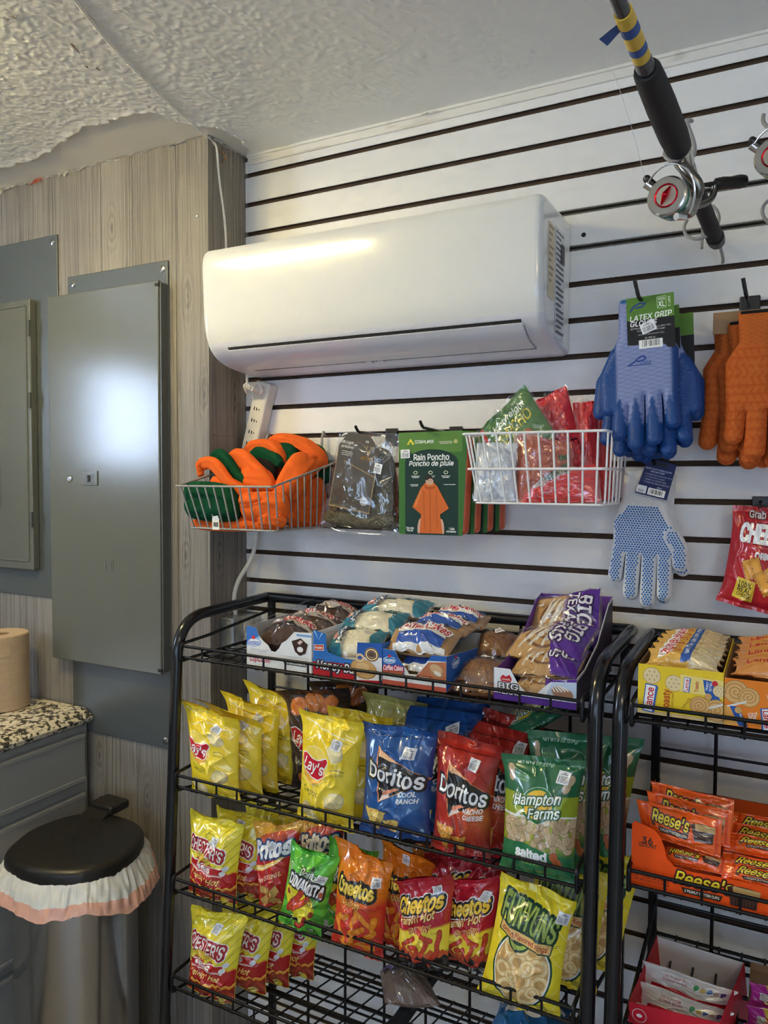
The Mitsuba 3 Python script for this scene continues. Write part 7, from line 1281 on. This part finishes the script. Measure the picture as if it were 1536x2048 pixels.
# cracker bag on a hook at the right edge
hook('peg_hook', 'black peg hook holding the red cheese cracker bag at the right edge', 1.236, g11, -.075, .010)
bag('cracker_bag', 'dark red cheese cracker bag hanging at the right edge of the picture', 'snack bag', [(1.19,-0.062,1.506), (1.303,-0.062,1.499), (1.312,-0.066,1.292), (1.164,-0.066,1.325)], .052, 'cheese', 160, None, wr=.9)

# ================================================================ fishing rods
mat('reel_grey', (.20, .19, .17), .25, metal=1)
mat('spool_silver', (.62, .60, .54), .22, metal=1)
mat('anodised_red', (.60, .015, .03), .2, metal=1)
mat('dish_beige', (.52, .48, .38), .35, metal=.6)
mat('line_green', proc(lambda p, n, uv: mix((.05, .38, .25), (.03, .24, .16), noise(p.z*1200, p.x*300))), .6)
mat('line_yellow', (.70, .68, .05), .6)
mat('tape_yellow', (.66, .43, .05), .45)
mat('tape_blue', (.02, .07, .27), .45)
mat('blank_black', (.006, .008, .011), .12, spec=.6, coat=.8)
R0, R1 = A(*(1.15801,-0.151042,1.97369)), A(*(1.1155,-0.871201,2.0168))
ax = (R1-R0); RL = np.linalg.norm(ax); ax /= RL
def at(t): return R0+ax*t
vw = (CAM-at(.3)); s_ = np.cross(ax, vw); s_ /= np.linalg.norm(s_); o_ = np.cross(s_, ax); o_ /= np.linalg.norm(o_)   # s_: sideways, o_: toward the viewer and down
rod = thing('fishing_rod', 'black fishing rod with yellow and blue tape bands leaning up toward the ceiling', 'fishing rod')
def turn(prof): return axlathe(R0, ax, prof, 28)
part(rod, 'butt_cap', turn([(-.002, .010), (0, .0135), (.012, .0150), (.028, .0150), (.030, .0135)]), 'black_plastic', 30)
part(rod, 'rear_grip', turn([(.028, .0120), (.04, .0132), (.14, .0130), (.22, .0125), (.23, .0118)]), 'foam_black', 40)
part(rod, 'reel_seat', turn([(.23, .0105), (.30, .0105), (.345, .0105)]), 'blank_black', 40)
part(rod, 'seat_hood', turn([(.330, .0115), (.335, .0135), (.372, .0150), (.376, .0140)]), 'spool_silver', 30, label='silver reel seat hood')
part(rod, 'fore_grip', turn([(.374, .0130), (.382, .0165), (.42, .0182), (.50, .0178), (.55, .0165), (.575, .0152), (.580, .0135)]), 'foam_black', 40)
part(rod, 'winding', turn([(.580, .0105), (.60, .0098), (.615, .0085)]), 'blank_black', 40)
part(rod, 'blank', turn([(.60, .0078), (.8, .0072), (1.2, .006), (1.35, .0055)]), 'blank_black', 60)
tb = [(.605, .620, 'tape_yellow'), (.620, .633, 'tape_blue'), (.633, .655, 'tape_yellow'), (.655, .670, 'tape_blue'), (.670, .688, 'tape_yellow')]
for a, b, c in tb: part(rod, 'tape_band', turn([(a, .0098), (b, .0092)]), c, 40, label=c.split('_')[1]+' tape band')
p0 = at(.664)-s_*.009; part(rod, 'tape_tag', trimesh.Trimesh([p0, p0+ax*.012, p0-s_*.020+ax*.014+o_*.004, p0-s_*.016-ax*.004+o_*.003]+[q+o_*.0006 for q in (p0, p0+ax*.012, p0-s_*.020+ax*.014+o_*.004, p0-s_*.016-ax*.004+o_*.003)], [[0, 1, 2], [0, 2, 3], [4, 6, 5], [4, 7, 6]], process=False), 'tape_blue', False, label='loose end of blue tape')
def reel(label, C, axd, up, linemat, stem_to, handle=True, s=1.0, arm=True):
    "spinning reel: C centre of the spool face, axd out of the face, up across it"
    k = thing('fishing_reel', label, 'fishing reel'); axd = axd/np.linalg.norm(axd); up = up-axd*(up@axd); up /= np.linalg.norm(up); sd = np.cross(axd, up)
    F_ = lambda a, b, c: C+(axd*a+up*b+sd*c)*s
    def lat(pr, nm, mt, sm=35, lab=None, caps=True): return part(k, nm, axlathe(C, axd, [(a*s, r*s) for a, r in pr], 44, caps), mt, sm, label=lab)
    lat([(-.006, .0255), (-.003, .0262), (.000, .0258), (.0015, .0235), (.0016, .016), (.001, .0155)], 'spool_lip', 'spool_silver', 25, 'silver spool lip')
    lat([(-.016, .0225), (-.006, .0225)], 'line', linemat, 40, 'wound fishing line')
    lat([(-.020, .0250), (-.015, .0250)], 'spool_rear', 'spool_silver', 30)
    lat([(.0005, .0152), (.0026, .0150), (.0028, .0142), (.0024, .0134), (.0005, .0134)], 'drag_ring', 'anodised_red', 30, 'red drag ring', False)
    lat([(.0005, .0134), (.0017, .0132)], 'drag_dish', 'dish_beige', 30)
    part(k, 'drag_knob', hullspheres([F_(.003, .011, .003), F_(.003, -.011, -.003), F_(.006, 0, 0)], [.0012*s, .0012*s, .0042*s]), 'anodised_red', 30, label='red drag knob')
    lat([(-.050, .014), (-.044, .020), (-.034, .0235), (-.020, .0250)], 'rotor', 'reel_grey', 40)
    part(k, 'gear_body', hullspheres([F_(-.050, 0, 0), F_(-.078, .004, 0), F_(-.062, .016, 0)], [.015*s, .012*s, .014*s]), 'reel_grey', 40)
    for sg in (1, -1): part(k, 'rotor_arm', tube(spline([F_(-.044, 0, .020*sg), F_(-.030, 0, .029*sg), F_(-.010, 0, .031*sg)], 10), .005*s, 10), 'reel_grey', 40)
    part(k, 'line_roller', tube([F_(-.012, -.003, .030), F_(-.006, -.004, .040)], .0055*s, 14), 'chrome', 40)
    part(k, 'roller_arm', hullspheres([F_(-.014, 0, .030), F_(-.008, .002, .044)], [.006*s, .005*s]), 'black_plastic', 40)
    part(k, 'bail_pivot', tube([F_(-.014, -.006, -.033), F_(.000, -.012, -.030)], .0048*s, 12), 'chrome', 40)
    a = np.linspace(0, math.pi, 26); part(k, 'bail_wire', tube([F_(-.004+.020*math.sin(x)*1.0, .036*math.sin(x)*1.05, .038*math.cos(x)-.002) for x in a], .0015*s, 8), 'chrome', 40, label='curved bail wire')
    part(k, 'stem', tube(spline([F_(-.060, .014, 0), F_(-.052, .034, 0), stem_to-(stem_to-C)*.12, stem_to], 12), np.linspace(.0065, .0085, 12)*s, 12), 'reel_grey', 40)
    if handle:
        part(k, 'handle_arm', tube(spline([F_(-.060, 0, -.008), (1.14792,-0.462885,1.93762), (1.16376,-0.442875,1.94703), (1.17208,-0.426442,1.96371), (1.17241,-0.42565,1.97667)], 18), .0048*s, 10), 'reel_grey', 40)
        h0, h1 = A(*(1.15964,-0.432319,1.9766)), A(*(1.21265,-0.392878,1.9866)); hL = np.linalg.norm(h1-h0)
        part(k, 'handle_knob', axlathe(h0, h1-h0, [(0, .003), (hL*.25, .004), (hL*.28, .0078), (hL*.45, .0090), (hL*.62, .0082), (hL*.85, .0098), (hL*.97, .0085), (hL, .005)], 18), 'black_plastic', 40, label='black handle knob')
    return k, F_
C1 = A(*(1.12485,-0.554488,1.92663)); axd = ax*1.0+A(-.16, 0, -.06)
upv = A(.75, 0, .75)
k, F1 = reel('spinning reel with green line and red drag knob under the taped rod', C1, axd, upv, 'line_green', at(.352)+o_*.008, True, 1.0)
solo('fishing_line', tube(spline([F1(-.008, -.003, .040), (1.07869,-0.652384,2.03631), (1.06355,-0.714944,2.07395)], 24), .00028, 5), 'white_wire', 'thin clear fishing line running from the reel up to the ceiling', 'fishing line')
# wire rod holder of the front rod
k = thing('rod_holder', 'grey wire rod holder clipped in the slatwall grooves under the taped rod', 'rod holder')
b1 = at(.225); b0 = at(.045)
ringp = lambda c, n1, n2, r, a0, a1, n=24: [c+(n1*math.cos(t)+n2*math.sin(t))*r for t in np.linspace(a0, a1, n)]
zg3 = Z0-5*P
hz = A(1, 0, 0); part(k, 'upper_cradle', tube(spline([(1.128,-0.3,2.128), (1.125,-0.33,2.11), (1.139,-0.36,2.058), (1.131,-0.385,2.033), (1.117,-0.4,2.029), (1.104,-0.4,2.037), (1.101,-0.395,2.05)], 40), .0032, 10), 'grey_wire', 60)
part(k, 'upper_loop', tube(spline([(1.125,-0.33,2.11), (1.129,-0.33,2.079), (1.127,-0.3,2.075), (1.150, -.12, 2.01), (1.158, -.004, 1.975)], 30), .0030, 10), 'grey_wire', 60)
part(k, 'lower_ring', tube(spline([(1.113,-0.2,2.004), (1.109,-0.205,1.99), (1.113,-0.21,1.976), (1.129,-0.215,1.965), (1.148,-0.215,1.969), (1.163,-0.21,1.987), (1.162,-0.2,2.009), (1.152,-0.19,2.025)], 40), .0028, 10), 'grey_wire', 60)
part(k, 'prong', tube([(1.121,-0.004,2.05), (1.125,-0.06,1.992)], .0028, 10), 'grey_wire', 60)
# second reel and rod at the right edge
C2 = A(*(1.24904,-0.452613,1.99299)); k2, F2 = reel('second spinning reel with yellow line, cut off by the right edge', C2, ax+A(-.16, 0, -.06), A(.75, 0, .75), 'line_yellow', A(*(1.27947,-0.399487,2.06344)), False, 1.0)
r2 = thing('fishing_rod', 'second fishing rod standing just outside the right edge with its reel in view', 'fishing rod')
Q0, Q1 = A(*(1.33223,-0.103602,2.00826)), A(*(1.25413,-0.649057,2.07947))
part(r2, 'rear_grip', tube([Q0, Q0+(Q1-Q0)*.45], .0130, 20), 'foam_black', 40); part(r2, 'fore_grip', tube([Q0+(Q1-Q0)*.5, Q0+(Q1-Q0)*.8], .0165, 20), 'foam_black', 40); part(r2, 'blank', tube([Q0+(Q1-Q0)*.42, Q0+(Q1-Q0)*1.4], .0085, 16), 'blank_black', 40)
k = thing('rod_holder', 'second wire rod holder, its prongs curling in at the right edge', 'rod holder')
part(k, 'upper_cradle', tube(spline([(1.231,-0.3,2.116), (1.232,-0.31,2.099), (1.241,-0.32,2.086), (1.261,-0.33,2.073)], 20), .0032, 10), 'grey_wire', 60)
part(k, 'lower_ring', tube(spline([(1.256,-0.2,2.015), (1.235,-0.205,2.012), (1.231,-0.21,1.993), (1.246,-0.215,1.971), (1.268,-0.215,1.966)], 30), .0028, 10), 'grey_wire', 60)
part(k, 'prong', tube([(1.272,-0.004,2.039), (1.268,-0.1,1.985)], .0028, 10), 'grey_wire', 60)
for z, lab in ((2.165, 'hole'), ): pass
hk = lathe([(0, .0008), (.004, .0008), (.005, 0)], 12); solo('screw_hole', frame(hk, (.888, -.0002, 2.068), (1, 0, 0), (0, 0, 1)), 'dark_void', 'small dark screw hole in the slatwall right of the air conditioner', 'hole')
